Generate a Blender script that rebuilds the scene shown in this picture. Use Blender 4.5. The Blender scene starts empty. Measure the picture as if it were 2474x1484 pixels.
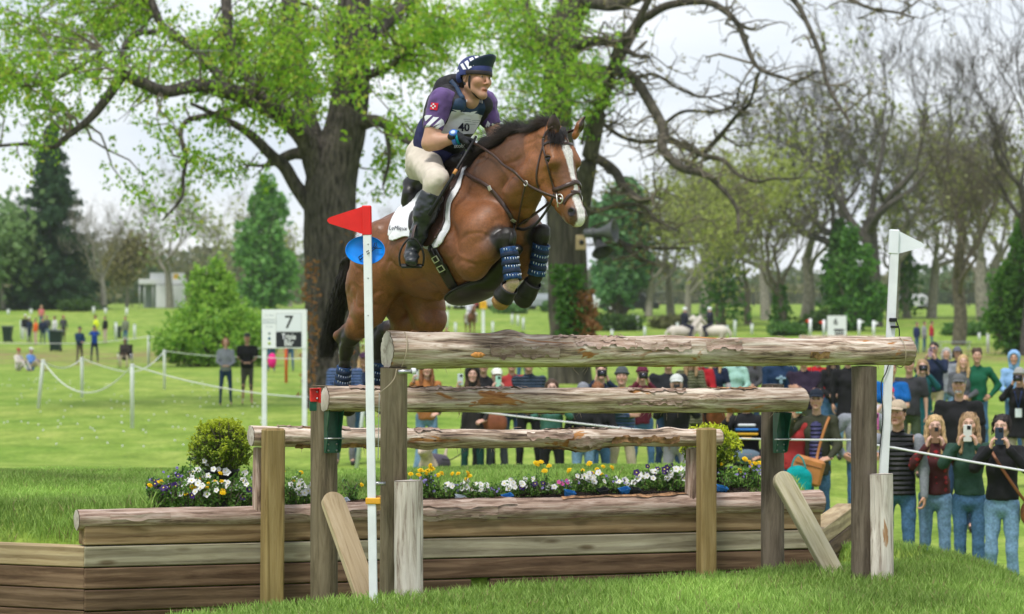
import bpy, math, random
import numpy as np
from mathutils import Vector, Matrix

# ------------------------------------------------------------------ camera, sky, sun, exposure
SC = bpy.context.scene
COL = SC.collection
F, CX, CY, CZ = 6870.0, 1236.5, 730.0, 2.7        # telephoto: focal length in photo pixels, horizon row, eye height
FOCUS = 16.9
cam = bpy.data.cameras.new('camera'); camo = bpy.data.objects.new('camera', cam); COL.objects.link(camo)
cam.lens = 100.0; cam.sensor_width = 36.0
camo.location = (0, 0, CZ); camo.rotation_euler = (math.radians(90), 0, 0)
cam.shift_y = -12.0/2473.0
cam.clip_start = 0.5; cam.clip_end = 5000
cam.dof.use_dof = True; cam.dof.focus_distance = FOCUS; cam.dof.aperture_fstop = 4.3
SC.camera = camo
SUN_EL, SUN_AZ = 64.0, -155.0
w = bpy.data.worlds.new('World'); SC.world = w; w.use_nodes = True
nt = w.node_tree; nt.nodes.clear()
def wn(t, **k):
    n = nt.nodes.new(t)
    for a, b in k.items(): setattr(n, a, b)
    return n
wo = wn('ShaderNodeOutputWorld'); mix = wn('ShaderNodeMixShader'); b1 = wn('ShaderNodeBackground'); b2 = wn('ShaderNodeBackground')
sky = wn('ShaderNodeTexSky', sky_type='NISHITA', sun_disc=False)
sky.sun_elevation = math.radians(SUN_EL); sky.sun_rotation = math.radians(SUN_AZ)
nt.links.new(sky.outputs[0], b1.inputs[0]); b1.inputs[1].default_value = 0.10
tc = wn('ShaderNodeTexCoord'); mp = wn('ShaderNodeMapping'); mp.inputs['Scale'].default_value = (1.6, 1.6, 5.0)
no = wn('ShaderNodeTexNoise'); no.inputs['Scale'].default_value = 2.2; no.inputs['Detail'].default_value = 5; no.inputs['Roughness'].default_value = .5
rp = wn('ShaderNodeValToRGB')
rp.color_ramp.elements[0].position = .38; rp.color_ramp.elements[0].color = (.60, .67, .79, 1)
rp.color_ramp.elements[1].position = .60; rp.color_ramp.elements[1].color = (.95, .96, .98, 1)
nt.links.new(tc.outputs['Generated'], mp.inputs[0]); nt.links.new(mp.outputs[0], no.inputs[0]); nt.links.new(no.outputs[0], rp.inputs[0])
nt.links.new(rp.outputs[0], b2.inputs[0]); b2.inputs[1].default_value = 0.56
mix.inputs[0].default_value = .90
nt.links.new(b1.outputs[0], mix.inputs[1]); nt.links.new(b2.outputs[0], mix.inputs[2]); nt.links.new(mix.outputs[0], wo.inputs[0])
sl = bpy.data.lights.new('sun', 'SUN'); sl.energy = 1.5; sl.angle = math.radians(12); sl.color = (1, .96, .90)
so = bpy.data.objects.new('sun', sl); COL.objects.link(so)
_a, _e = math.radians(SUN_AZ), math.radians(SUN_EL)
_sd = Vector((math.sin(_a)*math.cos(_e), math.cos(_a)*math.cos(_e), math.sin(_e)))     # towards the sun: behind and left of the camera
so.rotation_euler = _sd.to_track_quat('Z', 'Y').to_euler(); so.location = _sd*40
SC.view_settings.view_transform = 'Standard'; SC.view_settings.look = 'None'
SC.view_settings.exposure = 1.08; SC.view_settings.gamma = 1.0; SC.view_settings.use_curve_mapping = False
SC.cycles.use_denoising = True; SC.cycles.max_bounces = 6; SC.cycles.volume_bounces = 2; SC.cycles.diffuse_bounces = 3; SC.cycles.glossy_bounces = 2
SC.cycles.transmission_bounces = 3; SC.cycles.transparent_max_bounces = 4; SC.cycles.sample_clamp_indirect = 4.0
SC.cycles.caustics_reflective = False; SC.cycles.caustics_refractive = False

RNG = np.random.default_rng(7); random.seed(7)
A = lambda *v: np.array(v, dtype=float)
def P(px, py, Y):
    "photo pixel (2473 wide) at distance Y -> world"
    return A((px-CX)*Y/F, Y, CZ-(py-CY)*Y/F)
def nrm(v): v = np.asarray(v, float); return v/max(np.linalg.norm(v), 1e-9)

# ------------------------------------------------------------------ numpy noise
def _hash(i, j, k, s):
    n = (i.astype(np.int64)*73856093) ^ (j.astype(np.int64)*19349663) ^ (k.astype(np.int64)*83492791) ^ (s*2654435761)
    n = (n ^ (n >> 13))*1274126177 & 0x7fffffff
    n = (n ^ (n >> 11))*1103515245 & 0x7fffffff
    return (n & 0xffff)/32767.5 - 1.0
def vnoise(p, s=0):
    p = np.asarray(p, float); i = np.floor(p).astype(np.int64); f = p-i; u = f*f*(3-2*f)
    r = 0
    for a in (0, 1):
        wa = u[..., 0] if a else 1-u[..., 0]
        for b in (0, 1):
            wb = u[..., 1] if b else 1-u[..., 1]
            for c in (0, 1):
                wc = u[..., 2] if c else 1-u[..., 2]
                r = r + wa*wb*wc*_hash(i[..., 0]+a, i[..., 1]+b, i[..., 2]+c, s)
    return r
def fbm(p, o=3, s=0):
    r = 0; a = 1.0; p = np.asarray(p, float)
    for k in range(o): r = r + a*vnoise(p*(2**k), s+k); a *= .5
    return r
def sstep(a, b, x): t = np.clip((x-a)/(b-a), 0, 1); return t*t*(3-2*t)

# ------------------------------------------------------------------ objects
def props(o, label=None, cat=None, group=None, kind=None):
    if label: o['label'] = label
    if cat: o['category'] = cat
    if group: o['group'] = group
    if kind: o['kind'] = kind
    return o
def root(name, loc, label=None, cat=None, group=None, rz=0.0):
    o = bpy.data.objects.new(name, None); COL.objects.link(o); o.location = [float(x) for x in loc]; o.rotation_euler = (0, 0, rz)
    o.empty_display_size = .1
    return props(o, label, cat, group)
def mesh_data(name, V, Fc, mats, smooth=True, cols=None, mi=None):
    V = np.asarray(V, np.float32); me = bpy.data.meshes.new(name)
    if isinstance(Fc, np.ndarray): groups = [Fc]
    elif len(Fc) and isinstance(Fc[0], np.ndarray) and Fc[0].ndim == 2: groups = [g for g in Fc if len(g)]
    else:
        me.from_pydata(V.tolist(), [], [list(map(int, f)) for f in Fc]); groups = None
    if groups is not None:
        n = sum(len(g) for g in groups); nl = sum(g.size for g in groups)
        me.vertices.add(len(V)); me.vertices.foreach_set('co', V.ravel())
        me.loops.add(nl); me.loops.foreach_set('vertex_index', np.concatenate([g.ravel() for g in groups]).astype(np.int32))
        me.polygons.add(n)
        tot = np.concatenate([np.full(len(g), g.shape[1], np.int32) for g in groups])
        st = np.concatenate([[0], np.cumsum(tot)[:-1]]).astype(np.int32)
        me.polygons.foreach_set('loop_start', st); me.polygons.foreach_set('loop_total', tot)
    if mi is not None: me.polygons.foreach_set('material_index', np.asarray(mi, np.int32))
    me.polygons.foreach_set('use_smooth', np.full(len(me.polygons), bool(smooth)))
    me.update(calc_edges=True)
    if cols is not None:
        c = np.ones((len(V), 4), np.float32); c[:, :3] = cols
        at = me.color_attributes.new('Col', 'FLOAT_COLOR', 'POINT'); at.data.foreach_set('color', c.ravel())
    for m in (mats if isinstance(mats, (list, tuple)) else [mats]): me.materials.append(m)
    return me
def link(name, me, parent=None, world=True):
    o = bpy.data.objects.new(name, me); COL.objects.link(o)
    if parent is not None:
        o.parent = parent
        if world:                      # vertices are in world space
            q = parent; T = Matrix()
            ch = []
            while q is not None: ch.append(q); q = q.parent
            for q in reversed(ch): T = T @ q.matrix_parent_inverse @ q.matrix_basis
            o.matrix_parent_inverse = T.inverted()
    return o
def mk(name, V, Fc, mats, parent=None, smooth=True, cols=None, mi=None, world=True):
    return link(name, mesh_data(name, V, Fc, mats, smooth, cols, mi), parent, world)
class MB:
    "collects simple shapes into one mesh"
    def __init__(s): s.V = []; s.F = []; s.n = 0
    def add(s, V, Fc):
        V = np.asarray(V, float); s.V.append(V); s.F += [[int(i)+s.n for i in f] for f in Fc]; s.n += len(V); return s
    def box(s, c, size, R=None, bev=0.0):
        hx, hy, hz = [x/2 for x in size]; b = min(bev, hx*.9, hy*.9, hz*.9)
        if b <= 0:
            V = np.array([(x, y, z) for x in (-hx, hx) for y in (-hy, hy) for z in (-hz, hz)], float)
            Fc = [(0,1,3,2), (4,6,7,5), (0,4,5,1), (2,3,7,6), (0,2,6,4), (1,5,7,3)]
        else:
            V = []; Fc = []; idx = {}
            for sx in (-1, 1):
                for sy in (-1, 1):
                    for sz in (-1, 1):
                        for a in range(3):
                            v = [sx*(hx-b), sy*(hy-b), sz*(hz-b)]; v[a] += (sx, sy, sz)[a]*b
                            idx[(sx, sy, sz, a)] = len(V); V.append(v)
            for a in range(3):
                o = [x for x in range(3) if x != a]
                for sg in (-1, 1):
                    q = []
                    for (u, v_) in ((-1, -1), (1, -1), (1, 1), (-1, 1)):
                        t = [0, 0, 0]; t[a] = sg; t[o[0]] = u; t[o[1]] = v_; q.append(idx[(*t, a)])
                    flip = (sg > 0) ^ (a == 1); Fc.append(q if flip else q[::-1])
            for a in range(3):
                o = [x for x in range(3) if x != a]
                for u in (-1, 1):
                    for v_ in (-1, 1):
                        q = []
                        for sg in (-1, 1):
                            t = [0, 0, 0]; t[a] = sg; t[o[0]] = u; t[o[1]] = v_
                            q.append((idx[(*t, o[0])], idx[(*t, o[1])]))
                        Fc.append([q[0][0], q[1][0], q[1][1], q[0][1]])
            for sx in (-1, 1):
                for sy in (-1, 1):
                    for sz in (-1, 1): Fc.append([idx[(sx, sy, sz, a)] for a in range(3)])
            V = np.array(V, float)
        if R is not None: V = V @ np.asarray(R).T
        return s.add(V+np.asarray(c, float), Fc)
    def tube(s, pts, rad, seg=8, cap=True, flat=None, up=None):
        V, Fc = tube(pts, rad, seg, cap, flat, up); return s.add(V, Fc)
    def build(s, name, mats, parent=None, smooth=False, world=True):
        me = mesh_data(name, np.vstack(s.V), s.F, mats, smooth)
        o = link(name, me, parent, world)
        fixn(me); return o
def fixn(me):
    import bmesh
    bm = bmesh.new(); bm.from_mesh(me); bmesh.ops.recalc_face_normals(bm, faces=bm.faces); bm.to_mesh(me); bm.free()
def tube(pts, rad, seg=8, cap=True, flat=None, up=None):
    "swept tube; rad scalar or list; flat=(w,h) multipliers make a strap; up: reference normal(s) for the flat side"
    pts = np.asarray(pts, float); n = len(pts); rad = np.broadcast_to(np.asarray(rad, float), (n,))
    T = np.gradient(pts, axis=0); T /= np.maximum(np.linalg.norm(T, axis=1, keepdims=True), 1e-9)
    a = np.linspace(0, 2*np.pi, seg, endpoint=False)
    V = np.zeros((n, seg, 3)); prev = None
    upv = None if up is None else np.broadcast_to(np.asarray(up, float), (n, 3))
    for i in range(n):
        t = T[i]
        if upv is not None: u = upv[i]
        elif prev is not None: u = prev
        else: u = A(0, 0, 1) if abs(t[2]) < .9 else A(1, 0, 0)
        u = u-t*np.dot(u, t); u = nrm(u); v = np.cross(t, u); prev = u
        fw, fh = (1, 1) if flat is None else flat
        V[i] = pts[i]+rad[i]*(np.cos(a)[:, None]*v*fw+np.sin(a)[:, None]*u*fh)
    Fc = []
    for i in range(n-1):
        for j in range(seg):
            k = (j+1) % seg; Fc.append((i*seg+j, i*seg+k, (i+1)*seg+k, (i+1)*seg+j))
    if cap: Fc.append(list(range(seg))[::-1]); Fc.append([(n-1)*seg+j for j in range(seg)])
    return V.reshape(-1, 3), Fc
def spline(pts, n=24):
    "Catmull-Rom through points"
    p = np.asarray(pts, float); p = np.vstack([2*p[0]-p[1], p, 2*p[-1]-p[-2]]); m = len(p)-3
    out = []
    for t in np.linspace(0, m, n):
        i = min(int(t), m-1); u = t-i; a, b, c, d = p[i:i+4]
        out.append(.5*((2*b)+(-a+c)*u+(2*a-5*b+4*c-d)*u*u+(-a+3*b-3*c+d)*u**3))
    return np.array(out)
def tubes_np(PT, RD, seg=5):
    "many tubes at once: PT (m,n,3), RD (m,n) -> V, quads"
    m, n, _ = PT.shape; T = np.gradient(PT, axis=1); T /= np.maximum(np.linalg.norm(T, axis=2, keepdims=True), 1e-9)
    ref = np.where(np.abs(T[..., 2:3]) < .9, A(0, 0, 1), A(1, 0, 0)); u = np.cross(T, ref); u /= np.maximum(np.linalg.norm(u, axis=2, keepdims=True), 1e-9); v = np.cross(T, u)
    a = np.linspace(0, 2*np.pi, seg, endpoint=False)
    V = PT[:, :, None, :]+RD[:, :, None, None]*(np.cos(a)[None, None, :, None]*u[:, :, None, :]+np.sin(a)[None, None, :, None]*v[:, :, None, :])
    I = np.arange(m*n*seg).reshape(m, n, seg); J = np.roll(I, -1, axis=2)
    Q = np.stack([I[:, :-1], J[:, :-1], J[:, 1:], I[:, 1:]], -1).reshape(-1, 4)
    return V.reshape(-1, 3), Q
def basis(x=None, y=None, z=None):
    "matrix with columns; give two axes (first is kept)"
    if x is not None and z is not None: x = nrm(x); y = nrm(np.cross(z, x)); z = np.cross(x, y)
    elif z is not None and y is not None: z = nrm(z); x = nrm(np.cross(y, z)); y = np.cross(z, x)
    elif x is not None and y is not None: x = nrm(x); z = nrm(np.cross(x, y)); y = np.cross(z, x)
    return np.stack([x, y, z], 1)
def rotz(a): c, s = math.cos(a), math.sin(a); return np.array([[c, -s, 0], [s, c, 0], [0, 0, 1]])
def text_mesh(s, size=1.0, extrude=0.0, bold=0.0, align='CENTER'):
    cu = bpy.data.curves.new('lettering', 'FONT'); cu.body = s; cu.size = size; cu.extrude = extrude; cu.offset = bold; cu.align_x = align; cu.align_y = 'CENTER'; cu.resolution_u = 3
    o = bpy.data.objects.new('lettering', cu); COL.objects.link(o); dg = bpy.context.evaluated_depsgraph_get(); dg.update()
    me = bpy.data.meshes.new_from_object(o.evaluated_get(dg)); bpy.data.objects.remove(o); bpy.data.curves.remove(cu); me.materials.clear(); return me
def text_obj(name, s, c, R, size, mat, parent, bold=0.0, width=None, align='CENTER'):
    me = text_mesh(s, size, 0.0, bold, align); V = np.empty(len(me.vertices)*3); me.vertices.foreach_get('co', V); V = V.reshape(-1, 3)
    if width:
        ex = V[:, 0].max()-V[:, 0].min(); V[:, 0] *= width/ex
    V = V @ np.asarray(R).T+np.asarray(c); me.vertices.foreach_set('co', V.astype(np.float32).ravel()); me.materials.append(mat); me.name = name; me.update()
    return link(name, me, parent)

# ------------------------------------------------------------------ signed distance modelling
class SDF:
    def __init__(s): s.p = []
    def cap(s, a, ra, b, rb, k=.03, L=None, sl=1.0, op='u'):
        s.p.append(('c', np.asarray(a, float), ra, np.asarray(b, float), rb, k, None if L is None else nrm(L), sl, op)); return s
    def ball(s, a, r, k=.03, op='u', L=None, sl=1.0): return s.cap(a, r, np.asarray(a, float)+A(0, 0, 1e-4), r, k, L, sl, op)
    def ell(s, c, r, R=None, k=.03, op='u'):
        s.p.append(('e', np.asarray(c, float), np.asarray(r, float), np.eye(3) if R is None else np.asarray(R, float), k, op)); return s
    def chain(s, pts, rads, k=.03, L=None, sl=1.0):
        for i in range(len(pts)-1): s.cap(pts[i], rads[i], pts[i+1], rads[i+1], k, L, sl)
        return s
    def bounds(s, q):
        if q[0] == 'c':
            m = max(q[2], q[4])*max(1, q[7])*1.05; return np.minimum(q[1], q[3])-m, np.maximum(q[1], q[3])+m
        m = q[2].max(); return q[1]-m, q[1]+m
    def mesh(s, h, post=None, smooth=1):
        lo = np.min([s.bounds(q)[0] for q in s.p if q[-1] == 'u'], 0)-3*h; hi = np.max([s.bounds(q)[1] for q in s.p if q[-1] == 'u'], 0)+3*h
        n = np.ceil((hi-lo)/h).astype(int)+1
        f = np.full(n, 1.0, np.float32)
        ax = [(lo[i]+h*np.arange(n[i])).astype(np.float32) for i in range(3)]
        for q in s.p:
            k = q[-1] if False else (q[5] if q[0] == 'c' else q[4]); op = q[-1]
            b0, b1 = s.bounds(q); m = k+2.5*h
            i0 = np.clip(np.floor((b0-m-lo)/h).astype(int), 0, n); i1 = np.clip(np.ceil((b1+m-lo)/h).astype(int)+1, 0, n)
            if np.any(i1 <= i0): continue
            X, Y, Z = np.meshgrid(ax[0][i0[0]:i1[0]], ax[1][i0[1]:i1[1]], ax[2][i0[2]:i1[2]], indexing='ij')
            if q[0] == 'c':
                _, a, ra, b, rb, k, L, sc, op = q
                X -= a[0]; Y -= a[1]; Z -= a[2]; ab = b-a
                if L is not None and sc != 1:
                    g = 1/sc-1; c = (X*L[0]+Y*L[1]+Z*L[2])*g; X += c*L[0]; Y += c*L[1]; Z += c*L[2]; ab = ab+g*np.dot(ab, L)*L
                t = np.clip((X*ab[0]+Y*ab[1]+Z*ab[2])/max(np.dot(ab, ab), 1e-12), 0, 1)
                d = np.sqrt((X-t*ab[0])**2+(Y-t*ab[1])**2+(Z-t*ab[2])**2)-(ra+(rb-ra)*t)
                if sc < 1: d = d*sc
            else:
                _, c, r, R, k, op = q
                X -= c[0]; Y -= c[1]; Z -= c[2]
                x = X*R[0, 0]+Y*R[1, 0]+Z*R[2, 0]; y = X*R[0, 1]+Y*R[1, 1]+Z*R[2, 1]; z = X*R[0, 2]+Y*R[1, 2]+Z*R[2, 2]
                k0 = np.sqrt((x/r[0])**2+(y/r[1])**2+(z/r[2])**2); k1 = np.sqrt((x/r[0]**2)**2+(y/r[1]**2)**2+(z/r[2]**2)**2)
                d = k0*(k0-1)/np.maximum(k1, 1e-6)
                d = np.where(k0 < 1e-4, -r.min(), d)
            sub = f[i0[0]:i1[0], i0[1]:i1[1], i0[2]:i1[2]]
            k = max(k, 1e-5)
            if op == 'u':
                hh = np.clip(.5+.5*(sub-d)/k, 0, 1); res = sub*(1-hh)+d*hh-k*hh*(1-hh)
            else:      # subtract
                hh = np.clip(.5-.5*(sub+d)/k, 0, 1); res = sub*(1-hh)-d*hh+k*hh*(1-hh)
            f[i0[0]:i1[0], i0[1]:i1[1], i0[2]:i1[2]] = res
        if post is not None:
            X, Y, Z = np.meshgrid(*ax, indexing='ij'); f = post(f, X, Y, Z)
        return surface_nets(f, lo, h, smooth)
def surface_nets(f, lo, h, smooth=1):
    f = f.astype(np.float32); s = f < 0
    c = np.zeros(tuple(d-1 for d in f.shape), np.int8)
    offs = [(a, b, d) for a in (0, 1) for b in (0, 1) for d in (0, 1)]
    nx, ny, nz = c.shape
    for (a, b, d) in offs: c += s[a:a+nx, b:b+ny, d:d+nz]
    I = np.argwhere((c > 0) & (c < 8))
    if len(I) == 0: return np.zeros((0, 3)), np.zeros((0, 4), int)
    vals = {o: f[I[:, 0]+o[0], I[:, 1]+o[1], I[:, 2]+o[2]] for o in offs}
    pos = np.zeros((len(I), 3)); cnt = np.zeros(len(I))
    for o in offs:
        for ax in range(3):
            if o[ax] == 0:
                q = list(o); q[ax] = 1; q = tuple(q); v0, v1 = vals[o], vals[q]; m = (v0 < 0) != (v1 < 0)
                t = np.where(m, v0/np.where(m, v0-v1, 1), 0); p = np.tile(np.array(o, float), (len(I), 1)); p[:, ax] += t
                pos += p*m[:, None]; cnt += m
    V = (pos/cnt[:, None]+I)*h+lo
    idx = np.full(c.shape, -1, np.int64); idx[I[:, 0], I[:, 1], I[:, 2]] = np.arange(len(I))
    Q = []
    for ax in range(3):
        a, b = (ax+1) % 3, (ax+2) % 3
        s0 = [slice(1, -1)]*3; s1 = [slice(1, -1)]*3; s0[ax] = slice(0, -1); s1[ax] = slice(1, None)
        m0 = s[tuple(s0)]; m1 = s[tuple(s1)]
        E = np.argwhere(m0 != m1)
        if len(E) == 0: continue
        inside = m0[E[:, 0], E[:, 1], E[:, 2]]
        base = E.copy(); base[:, a] += 1; base[:, b] += 1      # grid point coords
        def cell(da, db):
            q = base.copy(); q[:, a] += da; q[:, b] += db; return idx[q[:, 0], q[:, 1], q[:, 2]]
        q4 = np.stack([cell(-1, -1), cell(0, -1), cell(0, 0), cell(-1, 0)], 1)
        q4[~inside] = q4[~inside][:, ::-1]; Q.append(q4)
    Q = np.vstack(Q); Q = Q[(Q >= 0).all(1)]
    for _ in range(smooth): V = lap(V, Q, .5)
    return V, Q
def lap(V, Q, w=.5):
    S = np.zeros_like(V); n = np.zeros(len(V))
    for a, b in ((0, 1), (1, 2), (2, 3), (3, 0)):
        for x, y in ((a, b), (b, a)):
            i = Q[:, x]
            for c in range(3): S[:, c] += np.bincount(i, V[Q[:, y], c], len(V))
            n += np.bincount(i, minlength=len(V))
    return V*(1-w)+w*S/np.maximum(n, 1)[:, None]
def vnormals(V, Q):
    fn = np.cross(V[Q[:, 2]]-V[Q[:, 0]], V[Q[:, 3 if Q.shape[1] == 4 else 1]]-V[Q[:, 1 if Q.shape[1] == 4 else 0]])
    N = np.zeros_like(V)
    for k in range(Q.shape[1]):
        for c in range(3): N[:, c] += np.bincount(Q[:, k], fn[:, c], len(V))
    return N/np.maximum(np.linalg.norm(N, axis=1, keepdims=True), 1e-9)

# ------------------------------------------------------------------ materials
def mat(name, col=(.5, .5, .5), rough=.7, var=0.0, scale=20.0, bump=0.0, bscale=None, metal=0.0, col2=None, attr=False, spec=.3, stretch=None, detail=4.0, sheen=0.0, trans=0.0, coat=0.0, thin=0.0):
    m = bpy.data.materials.new(name); m.use_nodes = True; t = m.node_tree; b = t.nodes['Principled BSDF']
    b.inputs['Roughness'].default_value = rough; b.inputs['Metallic'].default_value = metal
    b.inputs['Specular IOR Level'].default_value = spec
    if sheen: b.inputs['Sheen Weight'].default_value = sheen; b.inputs['Sheen Roughness'].default_value = .5
    if coat: b.inputs['Coat Weight'].default_value = coat; b.inputs['Coat Roughness'].default_value = .15
    c = (*col, 1)
    src = None
    if attr:
        an = t.nodes.new('ShaderNodeAttribute'); an.attribute_name = 'Col'; src = an.outputs['Color']
    else: b.inputs['Base Color'].default_value = c
    tco = t.nodes.new('ShaderNodeTexCoord').outputs['Object']
    if stretch is not None:
        mp = t.nodes.new('ShaderNodeMapping'); mp.inputs['Scale'].default_value = stretch; t.links.new(tco, mp.inputs[0]); tco = mp.outputs[0]
    if var > 0 or col2 is not None:
        n = t.nodes.new('ShaderNodeTexNoise'); n.inputs['Scale'].default_value = scale; n.inputs['Detail'].default_value = detail; t.links.new(tco, n.inputs[0])
        mx = t.nodes.new('ShaderNodeMix'); mx.data_type = 'RGBA'
        rr = t.nodes.new('ShaderNodeMapRange'); rr.inputs[1].default_value = .35; rr.inputs[2].default_value = .65; t.links.new(n.outputs[0], rr.inputs[0]); t.links.new(rr.outputs[0], mx.inputs[0])
        if attr:
            mu = t.nodes.new('ShaderNodeMix'); mu.data_type = 'RGBA'; mu.blend_type = 'MULTIPLY'; mu.inputs[0].default_value = 1
            mx.inputs[6].default_value = (1-var, 1-var, 1-var, 1); mx.inputs[7].default_value = (1+var, 1+var, 1+var, 1)
            t.links.new(src, mu.inputs[6]); t.links.new(mx.outputs[2], mu.inputs[7]); src = mu.outputs[2]
        else:
            c2 = col2 or tuple(min(1, x*(1+var)) for x in col); c1 = col if col2 else tuple(x*(1-var) for x in col)
            mx.inputs[6].default_value = (*c1, 1); mx.inputs[7].default_value = (*c2, 1); src = mx.outputs[2]
    if src is not None: t.links.new(src, b.inputs['Base Color'])
    if bump > 0:
        n2 = t.nodes.new('ShaderNodeTexNoise'); n2.inputs['Scale'].default_value = bscale or scale*2; n2.inputs['Detail'].default_value = 5; t.links.new(tco, n2.inputs[0])
        bp = t.nodes.new('ShaderNodeBump'); bp.inputs['Strength'].default_value = 1.0; bp.inputs['Distance'].default_value = bump
        t.links.new(n2.outputs[0], bp.inputs['Height']); t.links.new(bp.outputs[0], b.inputs['Normal'])
    if thin > 0:       # leaves and blades let some light through
        tr = t.nodes.new('ShaderNodeBsdfTranslucent'); ms = t.nodes.new('ShaderNodeMixShader'); ms.inputs[0].default_value = thin
        if src is not None: t.links.new(src, tr.inputs[0])
        else: tr.inputs[0].default_value = c
        out = t.nodes['Material Output']; t.links.new(b.outputs[0], ms.inputs[1]); t.links.new(tr.outputs[0], ms.inputs[2]); t.links.new(ms.outputs[0], out.inputs[0])
    return m
_mc = {}
def M(col, rough=.75, **k):
    "cached plain material by colour"
    key = (tuple(round(c, 4) for c in col), rough, tuple(sorted(k.items())))
    if key not in _mc: _mc[key] = mat('paint_%d' % len(_mc), col, rough, **k)
    return _mc[key]
# ------------------------------------------------------------------ ground
ANG = math.radians(24.0); TU = A(math.cos(ANG), math.sin(ANG), 0); TN = A(math.sin(ANG), -math.cos(ANG), 0)   # along the fence / towards the camera
W0 = A(-1.70, 18.2, 0)
def on_line(px, off=0.0):
    "point on the line parallel to the fence, off metres in front of the wall face, seen at photo column px"
    q = W0+TN*off; k = (px-CX)/F; t = math.tan(ANG)
    Y = (q[1]-t*q[0])/(1-t*k); return A(k*Y, Y, 0)
LC, RC = on_line(205), on_line(1985)
LDIR, RDIR = nrm(A(-.90, .435, 0)), nrm(A(.213, .977, 0)); LN, RN = A(-LDIR[1], LDIR[0], 0), A(RDIR[1], -RDIR[0], 0)
if LN[1] > 0: LN = -LN
def gz(x, y):
    x = np.asarray(x, float); y = np.asarray(y, float)
    vm = (x-W0[0])*TN[0]+(y-W0[1])*TN[1]; u = (x-W0[0])*TU[0]+(y-W0[1])*TU[1]
    vl = (x-LC[0])*LN[0]+(y-LC[1])*LN[1]; vr = (x-RC[0])*RN[0]+(y-RC[1])*RN[1]; sr = (x-RC[0])*RDIR[0]+(y-RC[1])*RDIR[1]
    V = np.maximum(vm, np.maximum(vl, vr))
    zt = (1.355+.035*sstep(18.6, 21.5, y))*(1-sstep(21.8, 31, y))
    wl = sstep(-1.5, -2.3, x+.08*(y-21)); zt = zt*(1-wl)+wl*(1.355+.03*sstep(18.6, 21, y))*(1-np.clip((y-21.3)/26.5, 0, 1)); zt = zt+.05*vnoise(np.stack([x*.7, y*.6, 0*x], -1), 12)*sstep(.2, .9, -V)*(1-sstep(26, 34, y))
    zt = np.minimum(zt, 1.12+.5*np.maximum(-vl, 0)); zt = np.minimum(zt, 1.10+.6*np.maximum(-vr, 0)+2*sstep(1, 3, sr))
    zl = .95*(1-sstep(2.8, 5.3, x+np.maximum(0, y-20)*.25))*(1-sstep(20.5, 25, y))
    vf = 1.9-.23*u
    dt = sstep(vf, vf-.45, vm)*(1-sstep(4.3, 5.2, u))*(1-sstep(6, 10, -u))
    dt = np.where((vf-vm > 0), np.clip((vf-vm)/.45, 0, 1), 0)*(1-sstep(4.4, 5.2, u))
    dt = dt*dt*(3-2*dt)
    zo = zl-.5*dt*(zl > .3)
    bw = .12+2.0*sstep(.8, 3, sr)*(vr > vm)
    wi = 1-sstep(-bw, -.005, V)
    z = zo*(1-wi)+zt*wi
    p = np.stack([x, y, np.zeros_like(x)], -1)
    z = z+.02*vnoise(p*1.3, 3)*(y < 40)+.10*vnoise(p*.05, 5)*sstep(40, 80, y)+.2*sstep(30, 44, y)*(1-sstep(55, 75, y))*sstep(-6, -2, x)+2.2*sstep(140, 300, y)+1.5*sstep(330, 900, y)
    return z
def grid_axis(a, b, d, grow, far0, far1):
    v = list(np.arange(a, b, d)); s = d
    x = v[0]
    left = []
    while x > far0: s *= grow; x -= s; left.append(x)
    s = d; x = v[-1]; right = []
    while x < far1: s *= grow; x += s; right.append(x)
    return np.clip(np.array(left[::-1]+v+right), far0, far1)
gx = grid_axis(-4.5, 5.0, .075, 1.22, -310, 310); gy = grid_axis(15.3, 24.0, .075, 1.10, -15, 590)
GX, GY = np.meshgrid(gx, gy, indexing='ij'); GZ = gz(GX, GY)
nI = np.arange(GX.size).reshape(GX.shape)
GQ = np.stack([nI[:-1, :-1], nI[1:, :-1], nI[1:, 1:], nI[:-1, 1:]], -1).reshape(-1, 4)
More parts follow.
